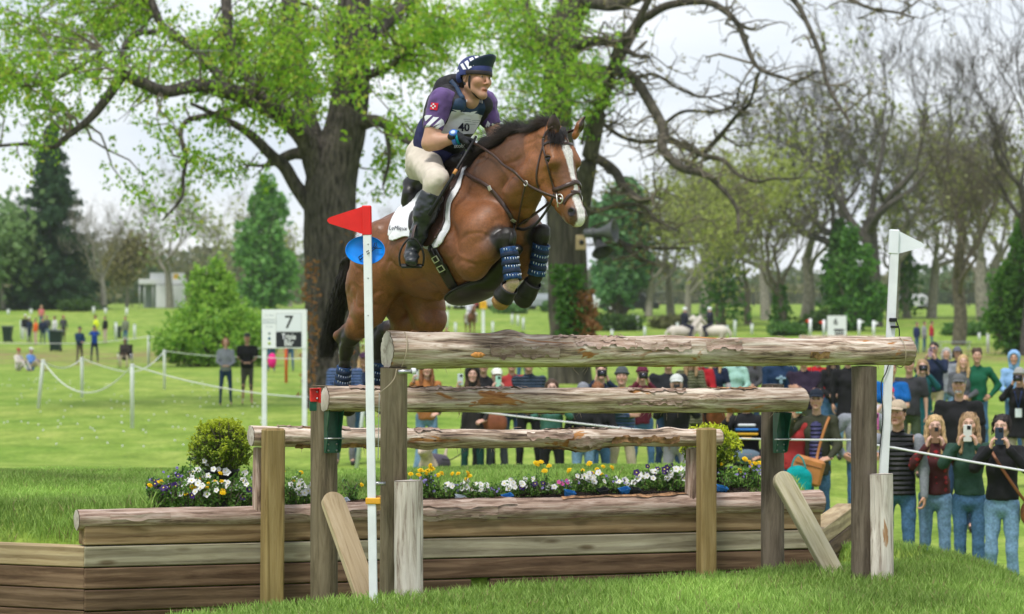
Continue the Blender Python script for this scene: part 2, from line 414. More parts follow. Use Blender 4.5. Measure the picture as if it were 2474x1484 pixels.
def ground_material():
    m = bpy.data.materials.new('turf'); m.use_nodes = True; t = m.node_tree; b = t.nodes['Principled BSDF']; b.inputs['Roughness'].default_value = .95; b.inputs['Specular IOR Level'].default_value = .1
    tc = t.nodes.new('ShaderNodeTexCoord').outputs['Object']
    def noise(sc, det=4, rough=.6, st=None):
        n = t.nodes.new('ShaderNodeTexNoise'); n.inputs['Scale'].default_value = sc; n.inputs['Detail'].default_value = det; n.inputs['Roughness'].default_value = rough
        if st:
            mp = t.nodes.new('ShaderNodeMapping'); mp.inputs['Scale'].default_value = st; t.links.new(tc, mp.inputs[0]); t.links.new(mp.outputs[0], n.inputs[0])
        else: t.links.new(tc, n.inputs[0])
        return n.outputs[0]
    def ramp(src, stops):
        r = t.nodes.new('ShaderNodeValToRGB'); e = r.color_ramp.elements
        for i, (p, c) in enumerate(stops):
            q = e[i] if i < 2 else e.new(p); q.position = p; q.color = (*c, 1)
        t.links.new(src, r.inputs[0]); return r.outputs[0]
    def mixc(f, a, c, mode='MIX'):
        x = t.nodes.new('ShaderNodeMix'); x.data_type = 'RGBA'; x.blend_type = mode
        if isinstance(f, float): x.inputs[0].default_value = f
        else: t.links.new(f, x.inputs[0])
        t.links.new(a, x.inputs[6]); t.links.new(c, x.inputs[7]); return x.outputs[2]
    base = ramp(noise(1.1, 6, .7, (1, .45, 1)), [(.30, (.12, .20, .028)), (.50, (.198, .298, .050)), (.68, (.31, .385, .095))])
    fine = ramp(noise(9.0, 3, .7, (1, .5, 1)), [(.35, (.78, .80, .76)), (.65, (1.2, 1.16, 1.16))])
    big = ramp(noise(.14, 5), [(.35, (.72, .84, .62)), (.65, (1.15, 1.04, 1.12))])
    c = mixc(1.0, base, fine, 'MULTIPLY'); c = mixc(1.0, c, big, 'MULTIPLY')
    # worn track of bare earth across the far field
    sx = t.nodes.new('ShaderNodeSeparateXYZ'); t.links.new(tc, sx.inputs[0])
    def band(axis, a, bb, soft):
        n = t.nodes.new('ShaderNodeMath'); n.operation = 'SUBTRACT'; t.links.new(sx.outputs[axis], n.inputs[0]); n.inputs[1].default_value = (a+bb)/2
        k = t.nodes.new('ShaderNodeMath'); k.operation = 'ABSOLUTE'; t.links.new(n.outputs[0], k.inputs[0])
        r = t.nodes.new('ShaderNodeMapRange'); r.inputs[1].default_value = (bb-a)/2+soft; r.inputs[2].default_value = (bb-a)/2-soft; t.links.new(k.outputs[0], r.inputs[0]); return r.outputs[0]
    def mul(a, c_):
        n = t.nodes.new('ShaderNodeMath'); n.operation = 'MULTIPLY'; t.links.new(a, n.inputs[0]); t.links.new(c_, n.inputs[1]); return n.outputs[0]
    pn = t.nodes.new('ShaderNodeMapRange'); pn.inputs[1].default_value = .42; pn.inputs[2].default_value = .58; t.links.new(noise(.35, 5, .7), pn.inputs[0])
    earth = ramp(noise(3, 4), [(.35, (.16, .10, .055)), (.65, (.27, .19, .10))])
    c = mixc(mul(band(1, 128, 158, 9), pn.outputs[0]), c, earth)
    c = mixc(mul(mul(band(1, 49, 62, 4), band(0, 2.6, 9, 2)), pn.outputs[0]), c, earth)
    t.links.new(c, b.inputs['Base Color'])
    bp = t.nodes.new('ShaderNodeBump'); bp.inputs['Distance'].default_value = .02; bp.inputs['Strength'].default_value = .5
    t.links.new(noise(30, 4), bp.inputs['Height']); t.links.new(bp.outputs[0], b.inputs['Normal'])
    return m
G_MAT = ground_material()
ground = mk('ground', np.stack([GX, GY, GZ], -1).reshape(-1, 3), GQ, G_MAT, smooth=True)
props(ground, 'rolling green turf with a raised bank before the jump', kind='structure')

def ground_at(px, py, dz=0.0):
    "where the line of sight through a photo pixel meets the ground"
    Ys = np.concatenate([np.arange(15, 60, .1), np.arange(60, 400, .5), np.arange(400, 1500, 5)])
    X = (px-CX)*Ys/F; Z = CZ-(py-CY)*Ys/F; d = Z-gz(X, Ys)
    i = np.argmax(d <= 0) if (d <= 0).any() else len(Ys)-1
    return A(X[i], Ys[i], float(gz(X[i], Ys[i]))+dz)
def stand(px, Y):
    "ground point at distance Y under photo column px"
    X = (px-CX)*Y/F; return A(X, Y, float(gz(X, Y)))

# grass blades on the near banks
def blades(x, y, h, wd, tone, seed=0, lean=.35):
    n = len(x); r = np.random.default_rng(seed); z = gz(x, y); a = r.uniform(0, 2*np.pi, n); la = r.uniform(0, 2*np.pi, n); l = h*r.uniform(.1, lean*2, n)
    base = np.stack([x, y, z-.012], -1); dx = np.stack([np.cos(a), np.sin(a), 0*a], -1)*wd[:, None]/2; ld = np.stack([np.cos(la), np.sin(la), 0*la], -1)
    mid = base+A(0, 0, 1)*(h*.5)[:, None]+ld*(l*.25)[:, None]; tip = base+A(0, 0, 1)*(h*.96)[:, None]+ld*l[:, None]
    V = np.stack([base, mid-dx, tip, mid+dx], 1).reshape(-1, 3); Q = np.arange(4*n).reshape(-1, 4)
    c = np.repeat(tone, 4, axis=0); return V, Q, c
GRASS_M = mat('grass_blade', attr=True, rough=.6, spec=.25, thin=.35)
def grass_tone(p, r):
    n = fbm(np.stack([p[:, 0], p[:, 1], 0*p[:, 0]], -1)*.9, 3, 11)[:, None]; k = r.uniform(0, 1, (len(p), 1))
    g = A(.145, .26, .038)*(1-k)+A(.37, .54, .135)*k; g = g*(1+.30*n)
    dry = r.uniform(0, 1, (len(p), 1)) < .05
    return np.where(dry, A(.30, .27, .12)*(.7+.5*k), g)
_r = np.random.default_rng(3); gv = []; gq = []; gc = []; off = 0
for (x0, x1, y0, y1, n, hh, ww) in ((-4.3, 2.9, 17.3, 22.3, 190000, .052, .0062), (-1.9, 4.6, 15.55, 21.5, 150000, .062, .0062), (-6.4, -.8, 22.0, 33.0, 75000, .045, .012)):
    x = _r.uniform(x0, x1, n); y = _r.uniform(y0, y1, n)
    vm = (x-W0[0])*TN[0]+(y-W0[1])*TN[1]; u = (x-W0[0])*TU[0]+(y-W0[1])*TU[1]
    vl = (x-LC[0])*LN[0]+(y-LC[1])*LN[1]; vr = (x-RC[0])*RN[0]+(y-RC[1])*RN[1]; V_ = np.maximum(vm, np.maximum(vl, vr))
    if y0 > 17: k = (V_ < -.125) & ~((vm > -.42) & (u > -.55) & (u < 3.75)) & (np.abs(x) < .185*y)
    else: k = (V_ > .02) & ((vm > 1.9-.23*u-.13) | (u > 4.3)) & (np.abs(x) < .185*y)
    x, y = x[k], y[k]
    h = hh*_r.uniform(.55, 1.35, len(x))*(1+.35*vnoise(np.stack([x*2.2, y*2.2, 0*x], -1), 9))
    if y0 > 17: h *= 1-.35*sstep(20.3, 22.2, y)*(x > -1.8)-.6*sstep(26, 32, y)
    if y0 > 17: h *= 1+.9*np.exp(-((vl[k]+.3)/.35)**2)+.5*np.exp(-((vm[k]+.3)/.3)**2)*(u[k] < -.4)
    v, q, c = blades(x, y, h, np.full(len(x), ww)*_r.uniform(.7, 1.3, len(x)), grass_tone(np.stack([x, y], -1), _r), 5)
    gv.append(v); gq.append(q+off); gc.append(c); off += len(v)
grass = mk('grass', np.vstack(gv), np.vstack(gq), GRASS_M, smooth=False, cols=np.vstack(gc))
props(grass, 'fresh green grass blades on the banks round the jump', 'grass', kind='stuff')
# ------------------------------------------------------------------ wood
def wood_mat(name, tones, grain=1.0, patch=None, knots=True, bump=.004, rings=False, rough=.8, stretch=(1.2, 14, 14), crack=.25):
    "tones: dark, mid, light along the fibre (local X)"
    m = bpy.data.materials.new(name); m.use_nodes = True; t = m.node_tree; b = t.nodes['Principled BSDF']; b.inputs['Roughness'].default_value = rough; b.inputs['Specular IOR Level'].default_value = .2
    tc = t.nodes.new('ShaderNodeTexCoord').outputs['Object']
    oi = t.nodes.new('ShaderNodeObjectInfo'); va = t.nodes.new('ShaderNodeVectorMath'); va.operation = 'ADD'
    cmb = t.nodes.new('ShaderNodeCombineXYZ'); ml = t.nodes.new('ShaderNodeMath'); ml.operation = 'MULTIPLY'; ml.inputs[1].default_value = 37.0
    t.links.new(oi.outputs['Random'], ml.inputs[0]); t.links.new(ml.outputs[0], cmb.inputs[0]); t.links.new(ml.outputs[0], cmb.inputs[1]); t.links.new(tc, va.inputs[0]); t.links.new(cmb.outputs[0], va.inputs[1]); tc = va.outputs[0]
    def mapn(st):
        mp = t.nodes.new('ShaderNodeMapping'); mp.inputs['Scale'].default_value = st; t.links.new(tc, mp.inputs[0]); return mp.outputs[0]
    def noise(sc, st, det=6, rg=.65, dist=0.0):
        n = t.nodes.new('ShaderNodeTexNoise'); n.inputs['Scale'].default_value = sc; n.inputs['Detail'].default_value = det; n.inputs['Roughness'].default_value = rg; n.inputs['Distortion'].default_value = dist
        t.links.new(mapn(st), n.inputs[0]); return n.outputs[0]
    def ramp(src, stops):
        r = t.nodes.new('ShaderNodeValToRGB'); e = r.color_ramp.elements
        for i, (p, c) in enumerate(stops):
            q = e[i] if i < 2 else e.new(p); q.position = p; q.color = (*c, 1) if len(c) == 3 else c
        t.links.new(src, r.inputs[0]); return r.outputs[0]
    def mixc(f, a, c, mode='MIX'):
        x = t.nodes.new('ShaderNodeMix'); x.data_type = 'RGBA'; x.blend_type = mode
        if isinstance(f, float): x.inputs[0].default_value = f
        else: t.links.new(f, x.inputs[0])
        for s, i in ((a, 6), (c, 7)):
            if isinstance(s, tuple): x.inputs[i].default_value = (*s, 1)
            else: t.links.new(s, x.inputs[i])
        return x.outputs[2]
    g1 = noise(2.2*grain, stretch, 7, .7, .6)
    c = ramp(g1, [(.34, tones[0]), (.47, tones[1]), (.62, tones[2])])
    big = noise(1.0, (1.5, 3, 3), 3, .5); c = mixc(1.0, c, ramp(big, [(.3, (.74, .72, .70)), (.7, (1.18, 1.16, 1.14))]), 'MULTIPLY')
    if rings:        # cathedral growth rings of a sawn board
        wv = t.nodes.new('ShaderNodeTexWave'); wv.wave_type = 'BANDS'; wv.bands_direction = 'Z'; wv.inputs['Scale'].default_value = 5; wv.inputs['Distortion'].default_value = 9; wv.inputs['Detail'].default_value = 3; wv.inputs['Detail Scale'].default_value = .5
        t.links.new(mapn((.16, 1, 1)), wv.inputs[0]); c = mixc(.62, c, mixc(1.0, c, ramp(wv.outputs[0], [(.25, (.60, .55, .50)), (.75, (1.2, 1.18, 1.14))]), 'MULTIPLY'))
    if patch:
        pn = noise(1.3, (1.6, 5, 5), 4, .55, .8)
        pr = t.nodes.new('ShaderNodeMapRange'); pr.inputs[1].default_value = .63; pr.inputs[2].default_value = .66; t.links.new(pn, pr.inputs[0])
        pc = ramp(noise(4, (2, 12, 12), 4), [(.35, patch[0]), (.65, patch[1])]); c = mixc(pr.outputs[0], c, pc)
    ck = noise(3.3*grain, (stretch[0]*.45, stretch[1]*1.9, stretch[2]*1.9), 4, .6, .4)
    cm = ramp(ck, [(.30, (0, 0, 0)), (.37, (1, 1, 1))]); c = mixc(crack, c, mixc(1.0, c, cm, 'MULTIPLY'))
    if knots:
        vo = t.nodes.new('ShaderNodeTexVoronoi'); vo.inputs['Scale'].default_value = 1.0; t.links.new(mapn((1.6, 5.5, 5.5)), vo.inputs[0])
        kr = ramp(vo.outputs['Distance'], [(.05, (.30, .22, .16)), (.13, (1, 1, 1))]); c = mixc(.8, c, mixc(1.0, c, kr, 'MULTIPLY'))
    t.links.new(c, b.inputs['Base Color'])
    bp = t.nodes.new('ShaderNodeBump'); bp.inputs['Distance'].default_value = bump; bp.inputs['Strength'].default_value = 1
    t.links.new(g1, bp.inputs['Height']); t.links.new(bp.outputs[0], b.inputs['Normal'])
    return m
M_RAIL = wood_mat('weathered_cedar', ((.055, .038, .032), (.39, .29, .22), (.75, .67, .585)), 1.0, ((.26, .10, .035), (.50, .25, .09)), bump=.010, crack=.9)
M_CUT = wood_mat('cut_log_end', ((.34, .29, .25), (.52, .47, .42), (.64, .60, .55)), 1.5, stretch=(3, 4, 4), knots=False)
M_KNOT = mat('fresh_knot', (.50, .22, .06), .7, .35, 60, .002)
M_BARKR = wood_mat('red_bark', ((.13, .085, .065), (.36, .255, .205), (.54, .44, .38)), 1.3, bump=.008, crack=.8)
M_POST = wood_mat('weathered_post', ((.079, .063, .040), (.148, .119, .076), (.216, .180, .122)), 1.0, bump=.002, stretch=(1.0, 10, 10))
M_POSTD = wood_mat('dark_post', ((.054, .043, .032), (.108, .086, .065), (.166, .137, .108)), 1.0, bump=.002, stretch=(1.0, 10, 10))
M_TREAT = wood_mat('treated_post', ((.158, .108, .040), (.259, .187, .076), (.331, .252, .119)), .9, bump=.0015, rings=False, stretch=(.7, 12, 12), crack=.2)
M_PALE = wood_mat('pale_brace', ((.328, .254, .156), (.459, .377, .246), (.541, .459, .328)), .8, bump=.0015, rings=True, crack=.12)
M_PALE2 = wood_mat('pale_mossy_brace', ((.279, .246, .156), (.410, .377, .262), (.492, .459, .353)), .8, bump=.0015, rings=True, crack=.12)
M_SLAB = wood_mat('silver_slab', ((.20, .15, .12), (.50, .45, .40), (.66, .62, .57)), .9, ((.33, .17, .08), (.46, .29, .17)), bump=.004, crack=.6)
M_BOARD = [wood_mat('sawn_board_tan', ((.162, .106, .053), (.242, .170, .092), (.302, .225, .132)), .8, rings=True, bump=.001, crack=.4),
           wood_mat('sawn_board_green', ((.212, .191, .132), (.306, .281, .204), (.374, .353, .271)), .8, rings=True, bump=.001, crack=.45),
           wood_mat('sawn_board_brown', ((.090, .053, .032), (.140, .088, .057), (.199, .132, .087)), .8, rings=True, bump=.001, crack=.45),
           wood_mat('sawn_board_dark', ((.080, .050, .032), (.127, .083, .053), (.178, .120, .083)), .8, rings=True, bump=.001, crack=.45)]
M_WING = wood_mat('fresh_board', ((.279, .205, .115), (.377, .295, .180), (.451, .369, .238)), .8, rings=True, bump=.001, crack=.12)

def place(o, M3, loc, parent=None):
    "give an object a rotation (columns) and a world position under an unrotated parent"
    T = Matrix([[*M3[0], loc[0]], [*M3[1], loc[1]], [*M3[2], loc[2]], [0, 0, 0, 1]])
    if parent is not None:
        o.parent = parent; q = parent; off = Vector((0, 0, 0))
        while q is not None: off += q.location; q = q.parent
        T.translation -= off
    o.matrix_basis = T; return o
def log_shape(L, r0, r1, seed, rough=.06, n=110, seg=36, bend=.0, knots=()):
    x = np.linspace(0, L, n); a = np.linspace(0, 2*np.pi, seg, endpoint=False); X, TH = np.meshgrid(x, a, indexing='ij')
    R = r0+(r1-r0)*X/L
    q = np.stack([X*1.1, np.cos(TH)*1.2+seed*3.1, np.sin(TH)*1.2], -1); q2 = np.stack([X*1.6, np.cos(TH)*5, np.sin(TH)*5+seed], -1)
    R = R*(1+rough*fbm(q, 3, seed)+rough*.55*fbm(q2, 3, seed+20)+rough*.45*vnoise(np.stack([X*5, np.cos(TH)*12, np.sin(TH)*12], -1), seed+4)-rough*.8*np.exp(-(fbm(np.stack([X*.9, np.cos(TH)*3.2, np.sin(TH)*3.2], -1), 3, seed+40)/.10)**2))
    for (kx, ka, kr, kh) in knots:
        da = np.angle(np.exp(1j*(TH-ka)))*R; R = R+kh*np.exp(-((X-kx)**2+da**2)/(2*kr*kr))
    bx = bend*np.sin(np.pi*X/L)+.006*vnoise(np.stack([X*.9, 0*X, 0*X], -1), seed+9)
    V = np.stack([X, R*np.cos(TH), R*np.sin(TH)+bx], -1).reshape(-1, 3); I = np.arange(n*seg).reshape(n, seg); J = np.roll(I, -1, 1)
    Q = np.stack([I[:-1], I[1:], J[1:], J[:-1]], -1).reshape(-1, 4)
    def ring_end(i, dx):
        e = V[I[i]]; c = e.mean(0); m1 = c+(e-c)*.985
        W = np.vstack([e*1.0+A(dx, 0, 0), c+(e-c)*.5+A(dx*1.6, 0, 0), (c+A(dx*1.6, 0, 0))[None]])
        k = np.arange(seg); k2 = np.roll(k, -1); q = np.stack([k, k2, k2+seg, k+seg], -1); t3 = np.stack([k+seg, k2+seg, np.full(seg, 2*seg)], -1)
        if dx > 0: return W, [q, t3]
        return W, [q[:, ::-1], t3[:, ::-1]]
    return V, Q[:, ::-1], ring_end(0, -.004), ring_end(n-1, .004)
def log(name, p0, p1, r0, r1, seed, m, parent, rough=.06, mcut=None, up=(0, 0, 1), **k):
    L = float(np.linalg.norm(p1-p0)); R = basis(x=p1-p0, z=np.asarray(up, float))
    V, Q, e0, e1 = log_shape(L, r0, r1, seed, rough, **k)
    o = place(mk(name, V, Q, m), R, p0, parent)
    for e in (e0, e1):
        c = mk('cut_end', e[0], e[1], mcut or M_CUT, smooth=False); c.parent = o
    if name in ('rail', 'top_log'):      # strips of bark still clinging to the log
        rb = np.random.default_rng(seed+50); k_ = 36; G = V.reshape(-1, k.get('seg', 36), 3); nn_ = len(G)
        for j in range(15):
            i0 = rb.integers(3, nn_-40); ln = rb.integers(8, 34); a0 = rb.integers(0, G.shape[1]); w_ = rb.integers(2, 5); W = []
            for i in range(ln):
                for b in range(w_+1): p = G[i0+i, (a0+b+int(1.2*math.sin(i*.5+j))) % G.shape[1]]; f = .004+.010*abs(b/w_-.5)*(1 if (i+j) % 5 else 2.2); q = A(0, p[1], p[2]); W.append(p+nrm(q)*f)
            I = np.arange(ln*(w_+1)).reshape(ln, w_+1); s_ = mk('bark_strip', np.array(W), np.stack([I[:-1, :-1], I[1:, :-1], I[1:, 1:], I[:-1, 1:]], -1).reshape(-1, 4), M_BARKR if j % 4 else M_STRIP); s_.parent = o
    return o
M_STRIP = mat('torn_inner_bark', (.30, .165, .085), .9, .6, 25, .006, 50)
def twine(name, pts, r, m, parent, n=40): 
    V, Fc = tube(spline(pts, n), r, 6); return mk(name, V, Fc, m, parent)
M_TWINE = mat('twine', (.38, .31, .22), .9); M_STEEL = mat('steel', (.45, .46, .47), .35, metal=.9, spec=.5); M_BLACK = mat('black_plastic', (.012, .012, .014), .45)
M_GREEN = mat('green_enamel', (.008, .075, .045), .35, .2, 30, spec=.5); M_REDP = mat('red_enamel', (.62, .022, .02), .4, .15, 40, spec=.5)
M_WHITE = mat('white_plastic', (.74, .76, .79), .45, .06, 9, spec=.4)

# ------------------------------------------------------------------ ditch wall
wz = lambda q: 1.31-.066*np.clip(np.dot(np.asarray(q)-LC, TU)/np.dot(RC-LC, TU), -.2, 1.2)      # top of the uppermost board
wall = root('ditch_wall', A(*((LC+RC)/2)[:2], .45), 'revetment of stacked sawn timbers lining the ditch under the rails', 'retaining wall')
BH = .134
def board(p0, p1, h, th, m, parent, name='board', nrm_=None, bev=.006):
    L = float(np.linalg.norm(p1-p0)); R = basis(x=p1-p0, z=A(0, 0, 1)); b = MB().box((L/2, 0, 0), (L, th, h), bev=bev)
    n0 = b.V[0]
    o = b.build(name, m); place(o, R, p0, parent); return o
for i in range(6):
    m = M_BOARD[min(i, 3) if i < 4 else 2+i % 2]
    def pt(q, d=0): return q-TN*(.075+RNG.uniform(0, .006))+A(0, 0, float(wz(q))-BH*(i+.5)-.003*i)
    if i == 3:
        a, b_, c_, d_ = LC, on_line(1140), on_line(1185), RC
        board(pt(a), pt(b_), BH-.005, .14, m, wall); board(pt(c_), pt(d_), BH-.005, .14, m, wall)
    else: board(pt(LC), pt(RC), BH-.005, .14, m, wall)
gp = on_line(1163)-TN*.13; board(A(*gp[:2], .4), A(*gp[:2], .93)+A(0, 0, 0), .12, .06, M_BOARD[3], wall, 'backing_post')
for i in range(1, 6):       # wings start one board lower
    zL = float(wz(LC))-BH*(i+.5); zR = float(wz(RC))-BH*(i+.5)
    ml = M_WING if i == 1 else M_BOARD[2+i % 2]
    s = LC-LN*.075+LDIR*.012; board(A(*s[:2], zL-.004), A(*(s+LDIR*2.4)[:2], zL-.02), BH-.005, .14, ml, wall)
    s = RC-RN*.08+RDIR*.012; board(A(*s[:2], zR), A(*(s+RDIR*2.6)[:2], zR+.0), BH-.005, .16, ml, wall)
o = log('top_log', on_line(192)-TN*.06+A(0, 0, float(wz(LC))+.028), on_line(1990)-TN*.06+A(0, 0, float(wz(RC))+.05), .064, .082, 5, M_BARKR, wall, .07)

# ------------------------------------------------------------------ rails and posts
def two(pa, ya, pb, yb, off):
    a, b = on_line(pa, off), on_line(pb, off); return P(pa, ya, a[1]), P(pb, yb, b[1])
VH, VMD, VL = 1.80, 1.10, -.01
hi = root('top_rail_fence', A(*on_line(1500, VH)[:2], .95), 'highest and thickest peeled log rail resting on two tall round posts', 'jump fence', 'rail fences of the triple bar')
h0, h1 = two(936, 848, 2196, 852, VH)
rail = log('rail', h0, h1, .104, .084, 1, M_RAIL, hi, .11, n=240, seg=44, knots=((.78, 1.4, .06, .03), (2.3, .4, .05, .018), (3.0, 2.6, .05, .02)))
kv = MB(); kc = P(1155, 857, h0[1]-.02)+A(0, -.10, 0); kk = tube([kc-TU*.045, kc-TU*.02, kc+TU*.02, kc+TU*.045], [.004, .017, .016, .003], 10, flat=(1, .5), up=A(0, -1, 0)); kv.add(*kk); kv.build('knot', M_KNOT, hi, True)
def rnd_post(pa, ytop, off, width, ybase, m, parent, seed, name='post', back=0.0, lean=0.0):
    b = on_line(pa, off-back); Y = b[1]; top = P(pa, ytop, Y); r = width*Y/F/2; zb = float(gz(b[0], b[1]))-.15
    bot = A(top[0]+lean, top[1], min(zb, CZ-(ybase-CY)*Y/F-.1)); return log(name, bot, top, r*1.02, r*.98, seed, m, parent, .022, up=(0, -1, 0), n=60, seg=28, mcut=m)
rnd_post(951, 889, VH, 67, 1470, M_POST, hi, 11); rnd_post(2087, 886, VH, 62, 1380, M_POSTD, hi, 12)
def slab(pa, ytop, ybot, off, width, parent, seed, lean=0):
    b = on_line(pa, off); Y = b[1]; r = width*Y/F/2; V, Q, e0, e1 = log_shape(1.0, r, r*1.0, seed, .05, n=50, seg=28)
    top = P(pa, ytop, Y); bot = P(pa+lean, ybot, Y)-A(0, 0, .1); L = float(np.linalg.norm(top-bot)); R = basis(x=top-bot, y=TU)
    for W in (V, e0[0], e1[0]): W[:, 0] *= L; W[:, 2] = np.where(W[:, 2] < 0, W[:, 2]*.55, W[:, 2]*.25)
    o = place(mk('bark_slab', V, Q, M_SLAB), R, bot, parent)
    for e in (e0, e1): c = mk('cut_end', e[0], e[1], M_CUT, smooth=False); c.parent = o
slab(984, 1162, 1452, VH+.13, 74, hi, 21, 3); slab(2129, 1146, 1378, VH+.12, 62, hi, 22, 2)
# lashing: twine round the log and steel pin under it
c = P(968, 848, h0[1]+.02); th = np.linspace(0, 2*np.pi, 30); rr = .112
twine('lashing', [c+rr*(np.cos(t)*A(0, 0, 1)+np.sin(t)*TN)+TU*.02*np.cos(t+.5) for t in th], .0035, M_TWINE, hi, 60)
c = P(2172, 852, h1[1]-.04); twine('lashing', [c+.096*(np.cos(t)*A(0, 0, 1)+np.sin(t)*TN)+TU*.012*np.cos(t+2) for t in th], .003, M_TWINE, hi, 60)
q = lambda x, y, d=-.12: P(x, y, on_line(x, VH)[1]+d)
twine('cord', [q(958, 892), q(952, 915), q(938, 932), q(922, 945), q(916, 950)], .0035, M_TWINE, hi)
twine('cord', [q(916, 950), q(915, 1000), q(914, 1060), q(913, 1110)], .003, M_STEEL, hi)
V, Fc = tube([q(962, 899), q(996, 897)], .014, 10); mk('steel_pin', V, Fc, M_STEEL, hi)
V, Fc = tube([q(994, 897, -.125), q(1003, 897, -.125)], .019, 12); mk('pin_cap', V, Fc, M_WHITE, hi)
V, Fc = tube([q(905, 1169), q(930, 1168)], .012, 8); mk('steel_bolt', V, Fc, M_STEEL, hi)

md = root('middle_rail_fence', A(*on_line(1360, VMD)[:2], .7), 'middle log rail held by green and red steel brackets, with two slanted braces', 'jump fence', 'rail fences of the triple bar')
m0, m1 = two(786, 965, 1940, 967, VMD)
log('rail', m0, m1, .0735, .078, 2, M_RAIL, md, .09, n=210, seg=40, knots=((1.75, .5, .05, .012), (2.6, 2.9, .05, .02)))
rnd_post(783, 934, VMD, 66, 1475, M_POST, md, 13, back=.17); rnd_post(1866, 930, VMD, 56, 1375, M_POSTD, md, 14, back=.18)
def brace(pa, ya, pb, yb, wd, m, off0, off1, parent):
    a = on_line(pa, off0); b = on_line(pb, off1); top = P(pa, ya, a[1]); bot = P(pb, yb, b[1]); L = float(np.linalg.norm(top-bot)); R = basis(x=top-bot, y=TU)
    w_ = wd*a[1]/F/2; n = 12; an = np.linspace(-np.pi/2, np.pi/2, n)
    out = [(-.12, -w_), (L-w_, -w_)]+[(L-w_+w_*math.cos(t), w_*math.sin(t)) for t in an[1:-1]]+[(L-w_, w_), (-.12, w_)]
    out = np.array(out); k = len(out); V = np.vstack([np.c_[out, np.full(k, s)] for s in (-.024, .024)]); Fc = [list(range(k))[::-1], [k+i for i in range(k)]]+[(i, (i+1) % k, k+(i+1) % k, k+i) for i in range(k)]
    me = mesh_data('brace', V, Fc, m, False); o = place(link('brace', me), R, bot, parent); bev = o.modifiers.new('b', 'BEVEL'); bev.width = .007; bev.segments = 2; bev.limit_method = 'ANGLE'
    for (sx, sy) in ((.12, .2), (L*.42, -.3), (L*.68, .1)):
        V2, F2 = tube([A(sx, sy*w_, .02), A(sx, sy*w_, .0245)], .006, 8); h = mk('bolt_hole', V2, F2, M_BLACK); h.parent = o
brace(797, 1192, 893, 1462, 58, M_PALE, VMD+.12, VMD+.55, md); brace(1880, 1142, 2012, 1382, 52, M_PALE2, VMD+.10, VMD+.35, md)
def bracket(px, y0, y1, wd, off, parent):
    "folded green steel channel holding the rail"
    b = on_line(px, off); Y = b[1]; s = Y/F; w_ = wd*s; top = P(px, y0, Y); h = (y1-y0)*s; R = np.stack([TU, -TN, A(0, 0, 1)], 1); mbx = MB()
    g = root('x', (0, 0, 0)) if False else None
    mbx.box(top+A(0, 0, -h/2)-TN*.04, (w_, .006, h), R, .001)
    for sgn in (-1, 1):
        pl = np.array([(sgn*w_/2, .0, 0), (sgn*w_/2, .09, 0), (sgn*w_/2, .05, -h*.5), (sgn*w_/2, .055, -h*.72), (sgn*w_/2, .03, -h), (sgn*w_/2, 0, -h)])
        pl2 = np.vstack([pl-A(.003, 0, 0), pl+A(.003, 0, 0)]); W = pl2[:, 0:1]*TU+pl2[:, 1:2]*TN+pl2[:, 2:3]*A(0, 0, 1)+top-TN*.04
        mbx.add(W, [list(range(6)), [11, 10, 9, 8, 7, 6]]+[(i, (i+1) % 6, 6+(i+1) % 6, 6+i) for i in range(6)])
    mbx.box(top+A(0, 0, -h*.88)-TN*.03, (w_*1.1, .008, h*.3), R, .001)
    o = mbx.build('bracket', M_GREEN, parent)
    V, Fc = tube([top+A(0, 0, -h*.68)+TN*.01-TU*w_*.7, top+A(0, 0, -h*.68)+TN*.01+TU*w_*.7], .005, 8); mk('pin', V, Fc, M_STEEL, o)
    for (dx, dz) in ((-.3, .82), (.3, .82), (-.3, .97), (.3, .97)):
        c = top+TU*dx*w_+A(0, 0, -h*dz)-TN*.024; V, Fc = tube([c, c+TN*.006], .006, 8); mk('bolt', V, Fc, M_STEEL, o)
bracket(806, 990, 1092, 36, VMD-.03, md); bracket(1889, 997, 1092, 32, VMD-.03, md)
b = on_line(760, VMD); Y = b[1]; s = Y/F; R = np.stack([TU, -TN, A(0, 0, 1)], 1)
mb_ = MB(); c = P(760, 955, Y-.03); mb_.box(c, (24*s, .02, 32*s), R, .003); mb_.box(c+TN*.02+TU*.022, (.006, .05, 36*s), R, .001); mb_.box(c+TN*.016+A(0, 0, .04), (26*s, .03, .006), R, .001); br = mb_.build('release_clip', M_REDP, md)
for dz in (-.02, .02): V, Fc = tube([c+TN*.01+TU*.01+A(0, 0, dz), c+TN*.022+TU*.01+A(0, 0, dz)], .006, 8); mk('bolt', V, Fc, M_STEEL, br)
mb_ = MB(); mb_.box(P(756, 980, Y-.035), (18*s, .012, 26*s), R, .003); mb_.build('bracket', M_GREEN, md)

lo = root('low_rail_fence', A(*on_line(1160, VL)[:2], .6), 'lowest and thinnest crooked log rail nailed behind two sawn posts', 'jump fence', 'rail fences of the triple bar')
l0, l1 = two(607, 1052, 1738, 1057, VL)
log('rail', l0, l1, .068, .058, 3, M_RAIL, lo, .11, n=200, seg=36, bend=-.012, knots=((1.2, 3.9, .06, .02), (2.35, 4.4, .07, .035), (3.0, 1.0, .05, .02), (.6, .3, .05, .015)))
def sq_post(pa, ytop, wd, off, ybot, parent, lean=0):
    b = on_line(pa, off); Y = b[1]; top = P(pa, ytop, Y); w_ = wd*Y/F; bot = A(top[0]+lean, top[1], .35); L = top[2]-bot[2]; R = basis(x=top-bot, y=TU)
    o = MB().box((L/2, 0, 0), (L, w_, w_*.8), bev=.012).build('post', M_TREAT); place(o, R, bot, parent)
    for z in np.arange(.2, L, .23):
        V, Fc = tube([A(z, .01, w_*.4-.004), A(z, .01, w_*.4+.0006)], .007, 8); h = mk('nail_hole', V, Fc, M_BLACK); h.parent = o
